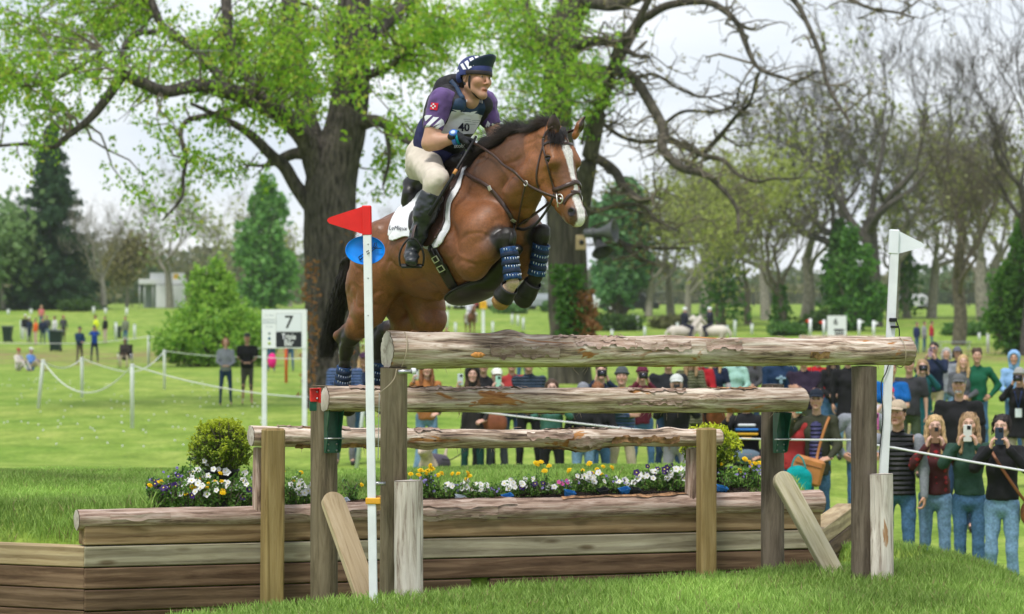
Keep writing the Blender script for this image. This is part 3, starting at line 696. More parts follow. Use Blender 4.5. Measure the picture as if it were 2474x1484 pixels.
sq_post(660, 1035, 50, .12, 1484, lo, -.012); sq_post(1706, 1034, 42, .12, 1390, lo)
def prop(pa, y0, y1, wd, seed, parent):
    b = on_line(pa, VL-.03); Y = b[1]; top = P(pa, y0, Y); bot = P(pa, y1, Y)-A(0, 0, .05); log('prop', bot, top, wd*Y/F/2, wd*Y/F/2*.8, seed, M_BARKR, parent, .16, up=(0, -1, 0), n=40, seg=20)
prop(622, 1082, 1222, 26, 31, lo); prop(1671, 1084, 1196, 30, 32, lo)
for rail_, y_, off_, lo_, hi_ in ((hi, 880, VH, 1000, 2150), (md, 993, VMD, 830, 1900), (lo, 1080, VL, 700, 1660)):     # torn bark fibres hanging off the logs
    Vs = []; Fs = MB()
    for i in range(34):
        x = random.uniform(lo_, hi_); b = on_line(x, off_+random.uniform(-.02, .05)); t = P(x, y_+random.uniform(-6, 3), b[1]); l = random.uniform(.015, .06); d = A(random.uniform(-.8, .8), random.uniform(-.3, .3), -1)*l
        Fs.tube([t+A(0, 0, .012), t+d*.5, t+d+A(random.uniform(-.02, .02), 0, 0)], [.0018, .0013, .0005], 4)
    for i in range(16):
        x = random.uniform(lo_, hi_); top = {880: 812, 993: 938, 1080: 1033}[y_]; b = on_line(x, off_); t = P(x, top+random.uniform(2, 8), b[1]); d = A(random.uniform(-.1, .1), random.uniform(-.03, .03), random.uniform(.0, .03))
        Fs.tube([t-A(0, 0, .006), t+d*.5+A(0, 0, .008), t+d], [.0022, .002, .0008], 4)
    o = Fs.build('torn_fibres', M_BARKR, rail_); o['kind'] = 'stuff'

# ------------------------------------------------------------------ flag poles
M_FLAGR = mat('red_flag', (.78, .022, .02), .45, .06, 8, spec=.35, thin=.12); M_FLAGW = mat('white_flag', (.76, .79, .84), .45, .04, 8, spec=.35)
M_BLUE = mat('blue_disc', (.0, .22, .80), .4, .06, 6, spec=.4); M_YEL = mat('yellow_strap', (.72, .36, .03), .6, .1, 30); M_PLY = wood_mat('plywood', ((.24, .15, .06), (.36, .24, .11), (.5, .36, .2)), 2, knots=False)
def flag_pole(name, Y, ptop, ptip, pbot, wid, flagpts, m, label):
    top, bot = P(*ptop, Y), P(*pbot, Y+.0); bot = A(bot[0], bot[1], max(float(gz(bot[0], bot[1])), bot[2])-.0)
    r = root(name, bot, label, 'flag pole', 'boundary flags of the jump'); s = Y/F; w_ = wid*s
    d = nrm(top-bot); R = basis(z=d, y=A(0, 1, 0)); L = np.linalg.norm(top-bot)+.1
    MB().box((top+bot)/2-d*.05, (w_, w_, L), R, .004).build('pole', M_WHITE, r)
    pts = np.array([P(*q, Y) for q in flagpts]); n = len(pts); k = pts-A(0, .004, 0); k2 = pts+A(0, .004, 0)
    mb = MB().add(np.vstack([k, k2]), [list(range(n)), [2*n-1-i for i in range(n)]]+[(i, (i+1) % n, n+(i+1) % n, n+i) for i in range(n)])
    y0 = flagpts[0][1]; a, b = P(*ptip[0], Y), P(*ptip[1], Y); mb.box((a+b)/2, (w_*1.16, w_*1.16, np.linalg.norm(a-b)), R, .006); mb.build('flag', m, r)
    return r
rf = flag_pole('red_flag_pole', 16.38, (887, 560), ((885, 497), (887, 569)), (902, 1470), 20, [(880, 498), (800, 524), (792, 528), (790, 534), (795, 540), (880, 567)], M_FLAGR, 'white square pole carrying a red pennant and a blue oval disc')
Y = 16.38; s = Y/F; c = P(882, 605, Y+.035); dn = nrm(A(.05, -1, .12)); Rd = basis(z=dn, y=A(0, 0, 1)); n = 48; th = np.linspace(0, 2*np.pi, n, endpoint=False); V = []
for (rr, dz) in ((1, -.006), (1, .006), (.965, .006), (.955, -.001), (.6, -.003), (.01, -.004)): V.append(np.stack([48*s*rr*np.cos(th), 35*s*rr*np.sin(th), np.full(n, dz)], -1))
V = np.vstack(V) @ Rd.T+c; I = np.arange(n*6).reshape(6, n); J = np.roll(I, -1, 1); Q = np.stack([I[:-1], J[:-1], J[1:], I[1:]], -1).reshape(-1, 4); mk('disc', V, Q, M_BLUE, rf)
zz = lambda x, y, d=-.0: P(x, y, Y+d)
mb_ = MB()
for pts, r_ in (([(871, 626), (890, 612), (905, 602), (912, 596)], .0022), ([(868, 620), (888, 607), (903, 597)], .0022), ([(903, 597), (905, 588), (910, 586), (909, 594), (904, 600)], .0022), ([(904, 600), (912, 600), (922, 600)], .0025), ([(866, 622), (870, 628), (876, 624), (872, 618), (866, 622)], .003)):
    mb_.tube([zz(*p, -.032 if 876 < p[0] < 900 else .022) for p in pts], r_, 6)
mb_.build('cable_tie', M_BLACK, rf, True)
for y in (590, 672, 762): V, Fc = tube([zz(889, y, -.026), zz(889, y, -.0215)], .004, 8); mk('screw', V, Fc, M_STEEL, rf)
MB().box(zz(911, 1215, .04), (.042, .05, .085), bev=.003).build('packing_block', M_PLY, rf); MB().box(zz(901, 1210, -.0), (.085, .062, .036), bev=.004).build('strap', M_YEL, rf)
wf = flag_pole('white_flag_pole', 18.62, (2160, 608), ((2160, 555), (2157, 614)), (2134, 1150), 20, [(2166, 556), (2225, 586), (2232, 591), (2231, 597), (2163, 615)], M_FLAGW, 'white square pole carrying a white pennant with a black cord')
Yw = 18.62; zw = lambda x, y, d=-.04: P(x, y, Yw+d)
twine('cord', [zw(2165, 775), zw(2172, 800), zw(2168, 830), zw(2150, 870), zw(2140, 900), zw(2128, 930), zw(2132, 1000), zw(2124, 1100)], .004, M_BLACK, wf); 
mb_ = MB().box(zw(2157, 773), (.05, .02, .025), bev=.004); mb_.box(zw(2160, 790), (.05, .02, .015), bev=.003); mb_.build('buckle', M_BLACK, wf)
# ------------------------------------------------------------------ horse
from mathutils.bvhtree import BVHTree
from mathutils.kdtree import KDTree
HA = math.radians(48.0); HPIT = math.radians(20.0)
FW = A(math.cos(HA), -math.sin(HA), 0); RT = A(-math.sin(HA), -math.cos(HA), 0); UP = A(0, 0, 1); CAMP = A(0, 0, CZ)
WTH = P(1102, 400, 17.0)
LFW = FW*math.cos(HPIT)+UP*math.sin(HPIT); LUP = UP*math.cos(HPIT)-FW*math.sin(HPIT)
def HL(a, lat, h): return WTH+LFW*a+LUP*h+RT*lat
def HP(px, py, lat=0.0):
    "photo pixel on the vertical plane lat metres to the right of the horse's midline"
    d = A((px-CX)/F, 1, -(py-CY)/F); Y = (lat+np.dot(WTH-CAMP, RT))/np.dot(d, RT); return CAMP+d*Y
def horse_local(V):
    D = V-WTH; return D @ LFW, D @ RT, D @ LUP
POLL, NOSE = HP(1358, 302), HP(1408, 522)
HDN = nrm(NOSE-POLL); HBK = nrm(-FW-np.dot(-FW, HDN)*HDN)
def HH(s, q, lat): return POLL+HDN*s+HBK*q+RT*lat
s = SDF()
# trunk
s.cap(HL(.12, 0, -.46), .25, HL(-.10, 0, -.45), .305, .03, RT, .78)
s.cap(HL(-.10, 0, -.45), .305, HL(-.42, 0, -.385), .262, .06, RT, .90)
s.cap(HL(-.42, 0, -.385), .262, HL(-.74, 0, -.31), .20, .06, RT, .95)
s.cap(HL(-.70, 0, -.30), .215, HL(-.88, 0, -.36), .19, .06, RT, 1.0)
s.cap(HL(.0, 0, -.135), .12, HL(-.32, 0, -.16), .12, .06, RT, .55)
s.cap(HL(-.3, 0, -.2), .13, HL(-.76, 0, -.205), .13, .08, RT, .95)
s.cap(HL(-.86, 0, -.26), .09, HL(-1.02, 0, -.31), .045, .06)
for sg in (1, -1):
    s.ball(HL(.26, .10*sg, -.49), .152, .035)
    s.cap(HL(-.03, .10*sg, -.19), .09, HL(.24, .160*sg, -.52), .118, .035)          # shoulder blade
    s.cap(HL(-.05, .15*sg, -.42), .11, HL(.12, .18*sg, -.60), .10, .03)            # triceps
    s.ball(HL(-.64, .17*sg, -.19), .07, .07)                                         # hip
    s.cap(HL(-.74, .115*sg, -.32), .165, HL(-.86, .12*sg, -.42), .15, .06)
    s.ball(HL(-.96, .085*sg, -.46), .115, .06)
# neck
s.cap(HL(.10, 0, -.34), .245, HP(1200, 452), .21, .05, RT, .58)
s.cap(HP(1200, 450), .21, HP(1258, 396), .168, .045, RT, .54)
s.cap(HP(1258, 396), .168, HP(1318, 358), .120, .045, RT, .64)
s.cap(HP(1286, 438), .085, HP(1262, 500), .08, .05)                                   # windpipe line
for sg in (1, -1): s.cap(HP(1300, 400, .05*sg), .075, HP(1245, 470, .085*sg), .085, .03)
# head
s.cap(HH(.05, .10, 0), .088, HH(.18, .10, 0), .100, .03, RT, 1.0)
s.cap(HH(.18, .098, 0), .098, HH(.36, .075, 0), .069, .03, RT, .95)
s.cap(HH(.36, .072, 0), .064, HH(.50, .066, 0), .056, .03)
s.cap(HH(.50, .066, 0), .056, HH(.545, .058, 0), .048, .03)
for sg in (1, -1):
    s.ball(HH(.235, .185, .050*sg), .096, .03, L=RT, sl=.62)                         # jowl
    s.cap(HH(.27, .212, .035*sg), .055, HH(.46, .135, .022*sg), .030, .03)             # jaw
    s.cap(HH(.13, .055, .070*sg), .034, HH(.205, .052, .086*sg), .036, .025)         # orbit
    s.cap(HH(.23, .085, .074*sg), .022, HH(.37, .085, .052*sg), .016, .02)           # facial crest
    s.ball(HH(.525, .036, .040*sg), .030, .02)                                        # nostril flare
    s.ball(HH(.190, .062, .112*sg), .022, .008, 's')                                  # eye socket
    s.ell(HH(.520, .028, .062*sg), (.017, .021, .013), basis(x=HDN, z=RT*sg), .008, 's')
s.cap(HH(.535, .105, .0), .034, HH(.50, .125, 0), .030, .025)                         # lower lip
s.cap(HH(.555, .058, .018), .035, HH(.555, .058, -.018), .035, .02)
# ears
EAR = {1: (HP(1336, 332, .055), HP(1339, 268, .07)), -1: (HP(1388, 328, -.065), HP(1416, 279, -.10))}
for sg, (b_, t_) in EAR.items():
    m_ = b_*.52+t_*.48; fl = nrm(FW*.8+RT*sg*.5)
    s.cap(b_, .030, m_+UP*.0, .037, .02, fl, .6); s.cap(m_, .037, t_, .006, .012, fl, .5)
    s.cap(m_+fl*.026-nrm(t_-b_)*.03, .021, m_*.45+t_*.55+fl*.022, .010, .01, fl, .8, 's')
# forelegs
FL = {1: dict(el=(1140, 640, .20), f2=(1210, 578, .155), kn=(1224, 570, .145), c1=(1227, 594, .145), c2=(1236, 664, .145), fe=(1238, 680, .145), pa=(1231, 696, .145), h1=(1224, 702, .145), h2=(1210, 727, .145)),
      -1: dict(el=(1246, 640, -.18), f2=(1298, 573, -.14), kn=(1309, 560, -.135), c1=(1308, 584, -.135), c2=(1297, 652, -.135), fe=(1294, 666, -.135), pa=(1287, 684, -.135), h1=(1282, 691, -.135), h2=(1265, 720, -.135))}
HNL = {1: dict(st=(893, 748, .16), h0=(845, 820, .14), ph=(818, 812, .14), c1=(836, 840, .12), c2=(827, 922, .10), fe=(825, 938, .10), pa=(834, 962, .09), h2=(840, 984, .08)),
       -1: dict(st=(1038, 772, -.17), h0=(930, 802, -.17), ph=(905, 793, -.17), c1=(918, 822, -.17), c2=(909, 920, -.17), fe=(908, 936, -.17), pa=(918, 960, -.17), h2=(927, 982, -.17))}
for sg in (1, -1):
    L = {k: HP(*v) for k, v in FL[sg].items()}; FL[sg] = L
    s.cap(HL(.24, .17*sg, -.53), .125, L['el'], .092, .03)
    s.cap(HL(.02, .17*sg, -.52), .11, L['el'], .085, .035)
    s.cap(L['el']+UP*.012, .098, L['el']*.45+L['f2']*.55, .078, .02); s.cap(L['el']*.45+L['f2']*.55, .076, L['f2'], .050, .02)
    s.cap(L['kn']+nrm(L['f2']-L['kn'])*.02, .052, L['kn']+nrm(L['c1']-L['kn'])*.025, .050, .02); s.ball(L['kn']+FW*.012, .046, .02)
    s.chain([L['kn'], L['c1'], L['c2'], L['fe']], [.046, .035, .033, .040], .015)
    s.chain([L['fe'], L['pa'], L['h1']], [.040, .034, .042], .012); s.cap(L['h1'], .046, L['h2'], .060, .008)
    G = {k: HP(*v) for k, v in HNL[sg].items()}; HNL[sg] = G
    s.cap(HL(-.76, .125*sg, -.38), .155, G['st'], .092, .05)
    s.cap(HL(-.93, .10*sg, -.46), .125, G['st']*.45+G['h0']*.55, .066, .05)
    s.cap(HL(-.62, .13*sg, -.42), .10, G['st'], .08, .07)                             # flank fold
    s.cap(G['st'], .095, G['st']*.5+G['h0']*.5, .076, .03); s.cap(G['st']*.5+G['h0']*.5, .076, G['h0'], .050, .03)
    s.cap(G['h0'], .050, G['c1'], .045, .02); s.cap(G['st']*.3+G['ph']*.7, .035, G['ph'], .028, .02); s.cap(G['ph'], .028, G['c1'], .035, .02)
    s.chain([G['c1'], G['c2'], G['fe']], [.043, .034, .042], .015); s.chain([G['fe'], G['pa']], [.042, .035], .012); s.cap(G['pa'], .044, G['h2'], .058, .01)
s.cap(HL(-.58, .0, -.56), .06, HL(-.42, 0, -.66), .045, .05)                           # sheath
HV, HQ = s.mesh(.0095, smooth=2)
HN_ = vnormals(HV, HQ)
# muscle and vein relief
HV = HV+HN_*(.0040*fbm(HV*8, 2, 31)-.0055*np.exp(-(fbm(HV*A(5, 5, 7), 2, 47)/.13)**2)+.0028*np.exp(-(fbm(HV*13, 2, 61)/.06)**2))[:, None]
HN_ = vnormals(HV, HQ)
def horse_colours(V):
    a, l, h = horse_local(V); n = fbm(V*5, 3, 2); n2 = fbm(V*22, 2, 6)
    D = V-POLL; hs = D @ HDN; hq = D @ HBK; hl = D @ RT
    bay = A(.182, .068, .025); dark = A(.060, .031, .018); red = A(.25, .088, .024); blk = A(.017, .014, .013)
    up = sstep(-.30, .02, h)[:, None]; c = bay*(1-.45*up)+dark*.45*up
    lowb = sstep(-.5, -.72, h)[:, None]*sstep(.3, -.2, np.abs(l))[:, None]; c = c*(1-.25*lowb)+red*.25*lowb
    c = c*(1+.26*n[:, None]+.16*n2[:, None])
    crest = sstep(.0, .20, np.einsum('ij,j->i', V-HP(1258, 415), nrm(HBK*0+UP-FW*.8)))*sstep(.05, .25, a); c = c*(1-.7*crest[:, None])+dark*.7*crest[:, None]; nk_ = (sstep(.12, .35, a)*sstep(-.5, -.15, h)*(.55+.45*n))[:, None]*.55; c = c*(1-nk_)+dark*1.15*nk_
    def dist(p, q):
        d = q-p; t = np.clip(((V-p) @ d)/np.dot(d, d), 0, 1); return np.linalg.norm(V-p-t[:, None]*d, axis=1), t
    head = (hs > -.05) & (hq < .26) & (np.abs(hl) < .16) & (hs < .65)
    for sg in (1, -1):
        L, G = FL[sg], HNL[sg]
        d, t = dist(L['el'], L['f2']); k = sstep(.10, .075, d)*sstep(.45, 1.0, t); k = np.where(head, 0, k)[:, None]; c = c*(1-.8*k)+A(.035, .024, .019)*.8*k
        for chain, r in (((L['f2'], L['kn'], L['c1'], L['c2'], L['fe'], L['pa'], L['h1'], L['h2']), .074), ((G['h0'], G['c1'], G['c2'], G['fe'], G['pa'], G['h2']), .085)):
            for p, q in zip(chain[:-1], chain[1:]):
                d, _ = dist(p, q); k = np.where(head, 0, sstep(r, r*.82, d))[:, None]; c = c*(1-k)+blk*(1+.2*n2[:, None])*k
        d, t = dist(G['st'], G['h0']); k = np.where(head, 0, sstep(.14, .07, d)*sstep(.45, 1.0, t))[:, None]; c = c*(1-.75*k)+blk*1.6*.75*k
        d, _ = dist(L['h1']*.3+L['h2']*.7, L['h2']); k = sstep(.085, .07, d)[:, None]*(1 if sg == 1 else 0); c = c*(1-k)+A(.30, .16, .055)*k
    d, _ = dist(FL[1]['fe']+FW*.01, FL[1]['pa']); k = sstep(.056, .046, d)[:, None]; c = c*(1-k)+A(.50, .36, .25)*k       # white sock on one fore pastern
    hc = A(.235, .088, .030)*(1+.2*n[:, None]); ins = sstep(.30, .22, hq)*head; k = ins[:, None]; c = c*(1-k)+hc*k
    dk = head & (hq < .09) & (np.abs(hl) > .02); kk = (sstep(.18, .25, hs)*sstep(.40, .32, hs)*sstep(.10, .03, hq)*dk*.45)[:, None]; c = c*(1-kk)+A(.05, .03, .02)*kk
    wdt = np.interp(hs, [.08, .11, .15, .20, .28, .38, .44, .50, .56], [0, .018, .040, .030, .017, .013, .030, .030, .026]); cl = -.004+.012*sstep(.35, .55, hs)
    bl = (sstep(wdt+.006, wdt-.002, np.abs(hl+cl*0)+.004*n2)*sstep(.075, .045, hq)*head*(hs > .085))[:, None]; c = c*(1-bl)+A(.66, .63, .60)*bl
    mz = (sstep(.46, .52, hs)*head*(np.abs(hl) > .022)*sstep(.13, .02, hq))[:, None]*(1-bl); c = c*(1-.75*mz)+A(.045, .033, .03)*.75*mz
    nost = (sstep(.034, .022, np.linalg.norm(np.stack([hs-.52, hq-.028, np.abs(hl)-.06], -1), axis=1))*head)[:, None]; c = c*(1-nost)+A(.008, .006, .006)*nost
    ch = (sstep(.50, .53, hs)*sstep(.09, .12, hq)*head)[:, None]; c = c*(1-.6*ch)+A(.42, .36, .33)*.6*ch
    for sg, (b_, t_) in EAR.items():
        d, t = dist(b_, t_); k = sstep(.05, .035, d)*sstep(.1, .35, t); fl = nrm(FW*.8+RT*sg*.5); ins = ((HN_ @ fl) > .15)*k if len(V) == len(HN_) else k
        e = (k*(.25+.75*sstep(.55, .95, t)))[:, None]; c = c*(1-e*.8)+A(.02, .014, .012)*e*.8; ins = ins[:, None]*.9; c = c*(1-ins)+A(.012, .009, .008)*ins
    d, t = dist(FL[1]['el']*.45+FL[1]['f2']*.55+UP*.06, FL[1]['f2']+UP*.035); k = (sstep(.034, .018, d+.010*n2)*(l > .05)*.8)[:, None]; c = c*(1-k)+A(.55, .53, .52)*k      # pale grease smear on the forearm
    return np.clip(c, .004, 1)
M_COAT = mat('bay_coat', attr=True, rough=.44, spec=.40, var=.16, scale=95, bump=.0006, bscale=260, detail=6)
t = M_COAT.node_tree; n_ = t.nodes.new('ShaderNodeTexNoise'); n_.inputs['Scale'].default_value = 7; n_.inputs['Detail'].default_value = 5; r_ = t.nodes.new('ShaderNodeMapRange'); r_.inputs[1].default_value = .35; r_.inputs[2].default_value = .65; r_.inputs[3].default_value = .33; r_.inputs[4].default_value = .62; t.links.new(n_.outputs[0], r_.inputs[0]); t.links.new(r_.outputs[0], t.nodes['Principled BSDF'].inputs['Roughness'])
horse = root('horse', A(WTH[0], WTH[1], float(gz(WTH[0], WTH[1]))), 'bay horse with a white blaze leaping over the log rails', 'horse')
hbody = mk('body', HV, HQ, M_COAT, horse, cols=horse_colours(HV))
BV = BVHTree.FromPolygons([Vector(v) for v in HV], HQ.tolist())
def cast(px, py, off=.004):
    d = Vector(((px-CX)/F, 1, -(py-CY)/F)).normalized(); h, n, i, t = BV.ray_cast(Vector(CAMP), d)
    if h is None: return None, None
    n = np.array(n); n = n if np.dot(n, np.array(d)) < 0 else -n
    return np.array(h)+n*off, n
def mirror(p): p = np.asarray(p); return p-2*np.outer((p-WTH) @ RT, RT).reshape(p.shape) if p.ndim > 1 else p-2*np.dot(p-WTH, RT)*RT
def snap(p, off=.004):
    h, n, i, d = BV.find_nearest(Vector(p)); n = np.array(n); return np.array(h)+n*off, n
def strap(name, pix, wd, m, parent, n=24, off=.005, both=False, th=.35):
    "leather strap laid on the coat along photo pixels; the far side gets the mirrored strap"
    pts, nn = [], []
    px = spline([(x, y, 0) for x, y in pix], n)
    for x, y, _ in px:
        h, k = cast(x, y, off)
        if h is not None: pts.append(h); nn.append(k)
    pts = np.array(pts); nn = np.array(nn); k = np.ones(3)/3
    for _ in range(2): pts[1:-1] = (pts[:-2]+pts[1:-1]*2+pts[2:])/4
    V, Fc = tube(pts, wd/2, 8, flat=(1, th), up=nn); o = mk(name, V, Fc, m, parent)
    if both:
        q = []; qn = []
        for p in mirror(pts): h, k = snap(p, off); q.append(h); qn.append(k)
        V, Fc = tube(np.array(q), wd/2, 8, flat=(1, th), up=np.array(qn)); mk(name, V, Fc, m, parent)
    return pts
def clip_mesh(V, Q, g, N, off):
    "part of the surface where g > 0, lifted by off along the normals, edges cut cleanly"
    W = V+N*off; T = np.vstack([Q[:, [0, 1, 2]], Q[:, [0, 2, 3]]]); s_ = g[T] > 0; c = s_.sum(1); full = T[c == 3]; part = T[(c > 0) & (c < 3)]
    verts = [W]; nx = len(W); extra = []; fac = []; cache = {}
    def cut(i, j):
        nonlocal nx
        k = (min(i, j), max(i, j))
        if k not in cache:
            t = g[i]/(g[i]-g[j]); extra.append(W[i]+(W[j]-W[i])*t); cache[k] = nx; nx += 1
        return cache[k]
    for t in part:
        poly = []
        for a in range(3):
            i, j = t[a], t[(a+1) % 3]
            if g[i] > 0: poly.append(i)
            if (g[i] > 0) != (g[j] > 0): poly.append(cut(i, j))
        if len(poly) >= 3: fac.append(poly)
    VV = np.vstack([W]+([np.array(extra)] if extra else [])); f3 = [list(t) for t in full]+fac
    used = np.unique(np.concatenate([np.array(f).ravel() for f in f3])); mp = np.full(len(VV), -1); mp[used] = np.arange(len(used))
    return VV[used], [[int(mp[i]) for i in f] for f in f3]
def shell(name, g, off, m, parent, thick=.006):
    V, Fc = clip_mesh(HV, HQ, g, HN_, off); o = mk(name, V, Fc, m, parent)
    md = o.modifiers.new('t', 'SOLIDIFY'); md.thickness = thick; md.offset = 1.0; return o
M_LEATH = mat('brown_leather', (.045, .022, .016), .38, .25, 40, .0006, 200, spec=.5); M_BLKL = mat('black_leather', (.012, .010, .010), .40, .3, 30, .0006, 200, spec=.5)
M_PAD = mat('white_quilt', (.72, .73, .76), .85, .04, 30, .002, 60); M_BRASS = mat('silver_buckle', (.62, .60, .56), .4, metal=.7); M_NAVY = mat('navy_boot', (.012, .045, .135), .6, .5, 55, .002, 120)
M_NAVYD = mat('navy_strap', (.008, .018, .045), .6); M_STUD = mat('silver_stud', (.7, .75, .8), .35, metal=.4); M_RUB = mat('black_rubber', (.020, .019, .019), .5, .45, 25, .002, 60); M_EYE = mat('horse_eye', (.008, .005, .004), .18, spec=.5)
for sg in (1, -1):
    c = HH(.190, .066, .091*sg); q = SDF().ball(c, .026, .004).mesh(.004); mk('eye', q[0], q[1], M_EYE, horse)
    u = nrm(HBK*1.0); lid = spline([c+HBK*.030*x+RT*sg*(.024-.012*x*x)-HDN*(.017*(1-x*x)+.003) for x in (-1, -.5, 0, .5, 1)], 14); V, Fc = tube(lid, [.002+.0045*math.sin(math.pi*i/13) for i in range(14)], 8); mk('eyelid', V, Fc, mat('lid', (.05, .026, .016), .5), horse)
# hair: mane, forelock, tail
def hair(name, roots, dirs, length, curl, r0, parent, m, seed, n=8, grav=0.0, jit=.3):
    rr = np.random.default_rng(seed); k = len(roots); PT = np.zeros((k, n, 3)); RD = np.zeros((k, n)); p = roots.copy(); d = dirs/np.linalg.norm(dirs, axis=1, keepdims=True); d = d+rr.normal(0, jit, d.shape); d /= np.linalg.norm(d, axis=1, keepdims=True)
    L = length*rr.uniform(.55, 1.15, k); sw = rr.normal(0, curl, (k, 3))
    for i in range(n):
        PT[:, i] = p; RD[:, i] = r0*(1-.85*(i/(n-1))**1.5); d = d+sw/n+A(0, 0, -grav/n); d /= np.linalg.norm(d, axis=1, keepdims=True); p = p+d*(L/(n-1))[:, None]
    V, Q = tubes_np(PT, RD, 4); o = mk(name, V, Q, m, parent); return o
M_HAIR = mat('black_hair', (.016, .012, .011), .42, .5, 12, spec=.45); M_HAIRB = mat('brown_black_hair', (.030, .018, .013), .45, .5, 12, spec=.45)
cr = spline([HP(1112, 398), HP(1150, 372), HP(1190, 340), HP(1225, 312), HP(1262, 292), HP(1300, 280), HP(1335, 283), HP(1352, 298)], 40); cr = np.array([snap(p, -.008)[0] for p in cr])
rr = np.random.default_rng(5)
def along(c, k, jl=.012): t = rr.uniform(0, len(c)-1.001, k); i = t.astype(int); f = (t-i)[:, None]; return c[i]*(1-f)+c[i+1]*f+RT*rr.normal(0, jl, (k, 1)), t/(len(c)-1)
def windy(R_, base, ln, k, sd):
    nn = np.stack([vnoise(R_*14, sd), vnoise(R_*14+5, sd+1), vnoise(R_*14+9, sd+2)], -1); return base+nn*k
NM = 5200; R_, T_ = along(cr, NM, .010); ok = T_ < .93; R_, T_ = R_[ok], T_[ok]; ln = np.interp(T_, [0, .15, .5, .8, .93], [.06, .12, .17, .13, .08])
hair('mane', R_, windy(R_, UP*.75-FW*.95+RT*.05, ln, .42, 3), ln, .45, .0011, horse, M_HAIR, 1, grav=.9, jit=.06)
R_, T_ = along(cr, 2600, .008); hair('mane', R_, windy(R_, RT*.55+UP*.35-FW*.75, 0, .3, 8), .11, .3, .0014, horse, M_HAIRB, 2, grav=.5, jit=.07)
fr = spline([HH(-.012, .05, .03), HH(.0, .03, 0), HH(.0, .03, -.03)], 10); R_, T_ = along(fr, 420, .018); hair('forelock', R_, HDN*.75+FW*.32+RT*(.25+.8*rr.uniform(.0, 1.0, (420, 1))), .15, .25, .0019, horse, M_HAIR, 3, grav=.35, jit=.07)
tl = spline([HL(-.98, 0, -.30), HP(846, 622), HP(836, 665), HP(822, 720), HP(806, 780), HP(797, 830), HP(792, 862)], 60)
k = 1500; PT = np.zeros((k, 12, 3)); RD = np.zeros((k, 12)); ang = rr.uniform(0, 6.28, k); rad = np.sqrt(rr.uniform(0, 1, k)); st = rr.uniform(0, .12, k); en = rr.uniform(.55, 1.05, k)
for i in range(12):
    t = st+(en-st)*i/11; x = np.clip(t, 0, 1)*59; j = np.minimum(x.astype(int), 58); f = (x-j)[:, None]; c = tl[j]*(1-f)+tl[j+1]*f+np.maximum(t-1, 0)[:, None]*(tl[-1]-tl[-8])*4
    wdt = np.interp(t, [0, .15, .4, .75, 1.05], [.018, .035, .060, .062, .045]); c = c+(np.cos(ang)*rad*wdt)[:, None]*RT*.8+(np.sin(ang)*rad*wdt)[:, None]*FW
    w_ = rr.normal(0, .006, (k, 3))*i/11*2.0; PT[:, i] = c+w_-FW*(.05*np.maximum(t-.7, 0)*rr.uniform(-.5, 2.5, k))[:, None]; RD[:, i] = .0026*(1-.75*(i/11)**2)
V, Q = tubes_np(PT, RD, 4); mk('tail', V, Q, M_HAIR, horse)

# ------------------------------------------------------------------ tack on the horse (things it wears are parts that move with it)
a_, l_, h_ = horse_local(HV); al = np.abs(l_)
bodyonly = (np.linalg.norm(HV-POLL, axis=1) > .75)
def inpoly(x, y, poly):
    "signed distance-like field: positive inside a polygon"
    poly = np.array(poly, float); ins = np.zeros(len(x), bool); d = np.full(len(x), 9.0)
    for i in range(len(poly)):
        p, q = poly[i], poly[(i+1) % len(poly)]
        e = q-p; t = np.clip(((x-p[0])*e[0]+(y-p[1])*e[1])/np.dot(e, e), 0, 1); d = np.minimum(d, np.hypot(x-p[0]-t*e[0], y-p[1]-t*e[1]))
        c = ((p[1] > y) != (q[1] > y)) & (x < (q[0]-p[0])*(y-p[1])/(q[1]-p[1]+1e-12)+p[0]); ins ^= c
    return np.where(ins, d, -d)
px_ = CX+HV[:, 0]/HV[:, 1]*F; py_ = CY-(HV[:, 2]-CZ)/HV[:, 1]*F
top = (h_ > -.66)
def round_poly(p, n=6): return spline([(x, y, 0) for x, y in p+[p[0]]], len(p)*n)[:, :2]
padp = round_poly([(.09, .12), (.125, -.10), (.112, -.31), (.05, -.50), (-.10, -.50), (-.18, -.42), (-.30, -.345), (-.44, -.315), (-.48, -.17), (-.45, .12), (-.2, .2)])
g = np.where(bodyonly & (h_ > -.75) & (a_ > -.8) & (a_ < .3), inpoly(a_, h_, padp), -.05); shell('saddle_pad', g, .006, M_PAD, horse, .010)
flp = round_poly([(.085, .1), (.095, -.10), (.08, -.29), (.02, -.46), (-.10, -.48), (-.18, -.36), (-.22, -.15), (-.24, .1)])
g = np.where(bodyonly & (h_ > -.75) & (a_ > -.8) & (a_ < .3), inpoly(a_, h_, flp), -.05); shell('saddle_flap', g, .018, M_LEATH, horse, .012)
q = SDF(); q.cap(HL(.02, 0, .02), .045, HL(-.12, 0, -.0), .055, .03, RT, 1.2).cap(HL(-.12, 0, -.0), .055, HL(-.33, 0, .0), .070, .04, RT, 2.0).cap(HL(-.34, .09, .02), .035, HL(-.37, 0, .045), .035, .03).cap(HL(-.34, -.09, .02), .035, HL(-.37, 0, .045), .035, .03)
q.cap(HL(-.33, .12, -.05), .045, HL(-.37, .11, -.09), .045, .02).cap(HL(-.33, -.12, -.05), .045, HL(-.37, -.11, -.09), .045, .02)
V, Q = q.mesh(.009); mk('saddle_seat', V, Q, M_BLKL, horse)
for sg in (1, -1):
    p = [snap(HL(*x), .035)[0] for x in ((-.18, .27*sg, -.20), (-.19, .30*sg, -.28), (-.18, .31*sg, -.36))]; V, Fc = tube(spline(p, 10), [.02, .03, .034, .036, .036, .036, .035, .033, .028, .018], 10); mk('knee_roll', V, Fc, M_BLKL, horse)
strap('girth', [(1040, 582), (1052, 610), (1068, 640), (1082, 668), (1098, 695)], .078, M_BLKL, horse, 24, .012, True, .16)
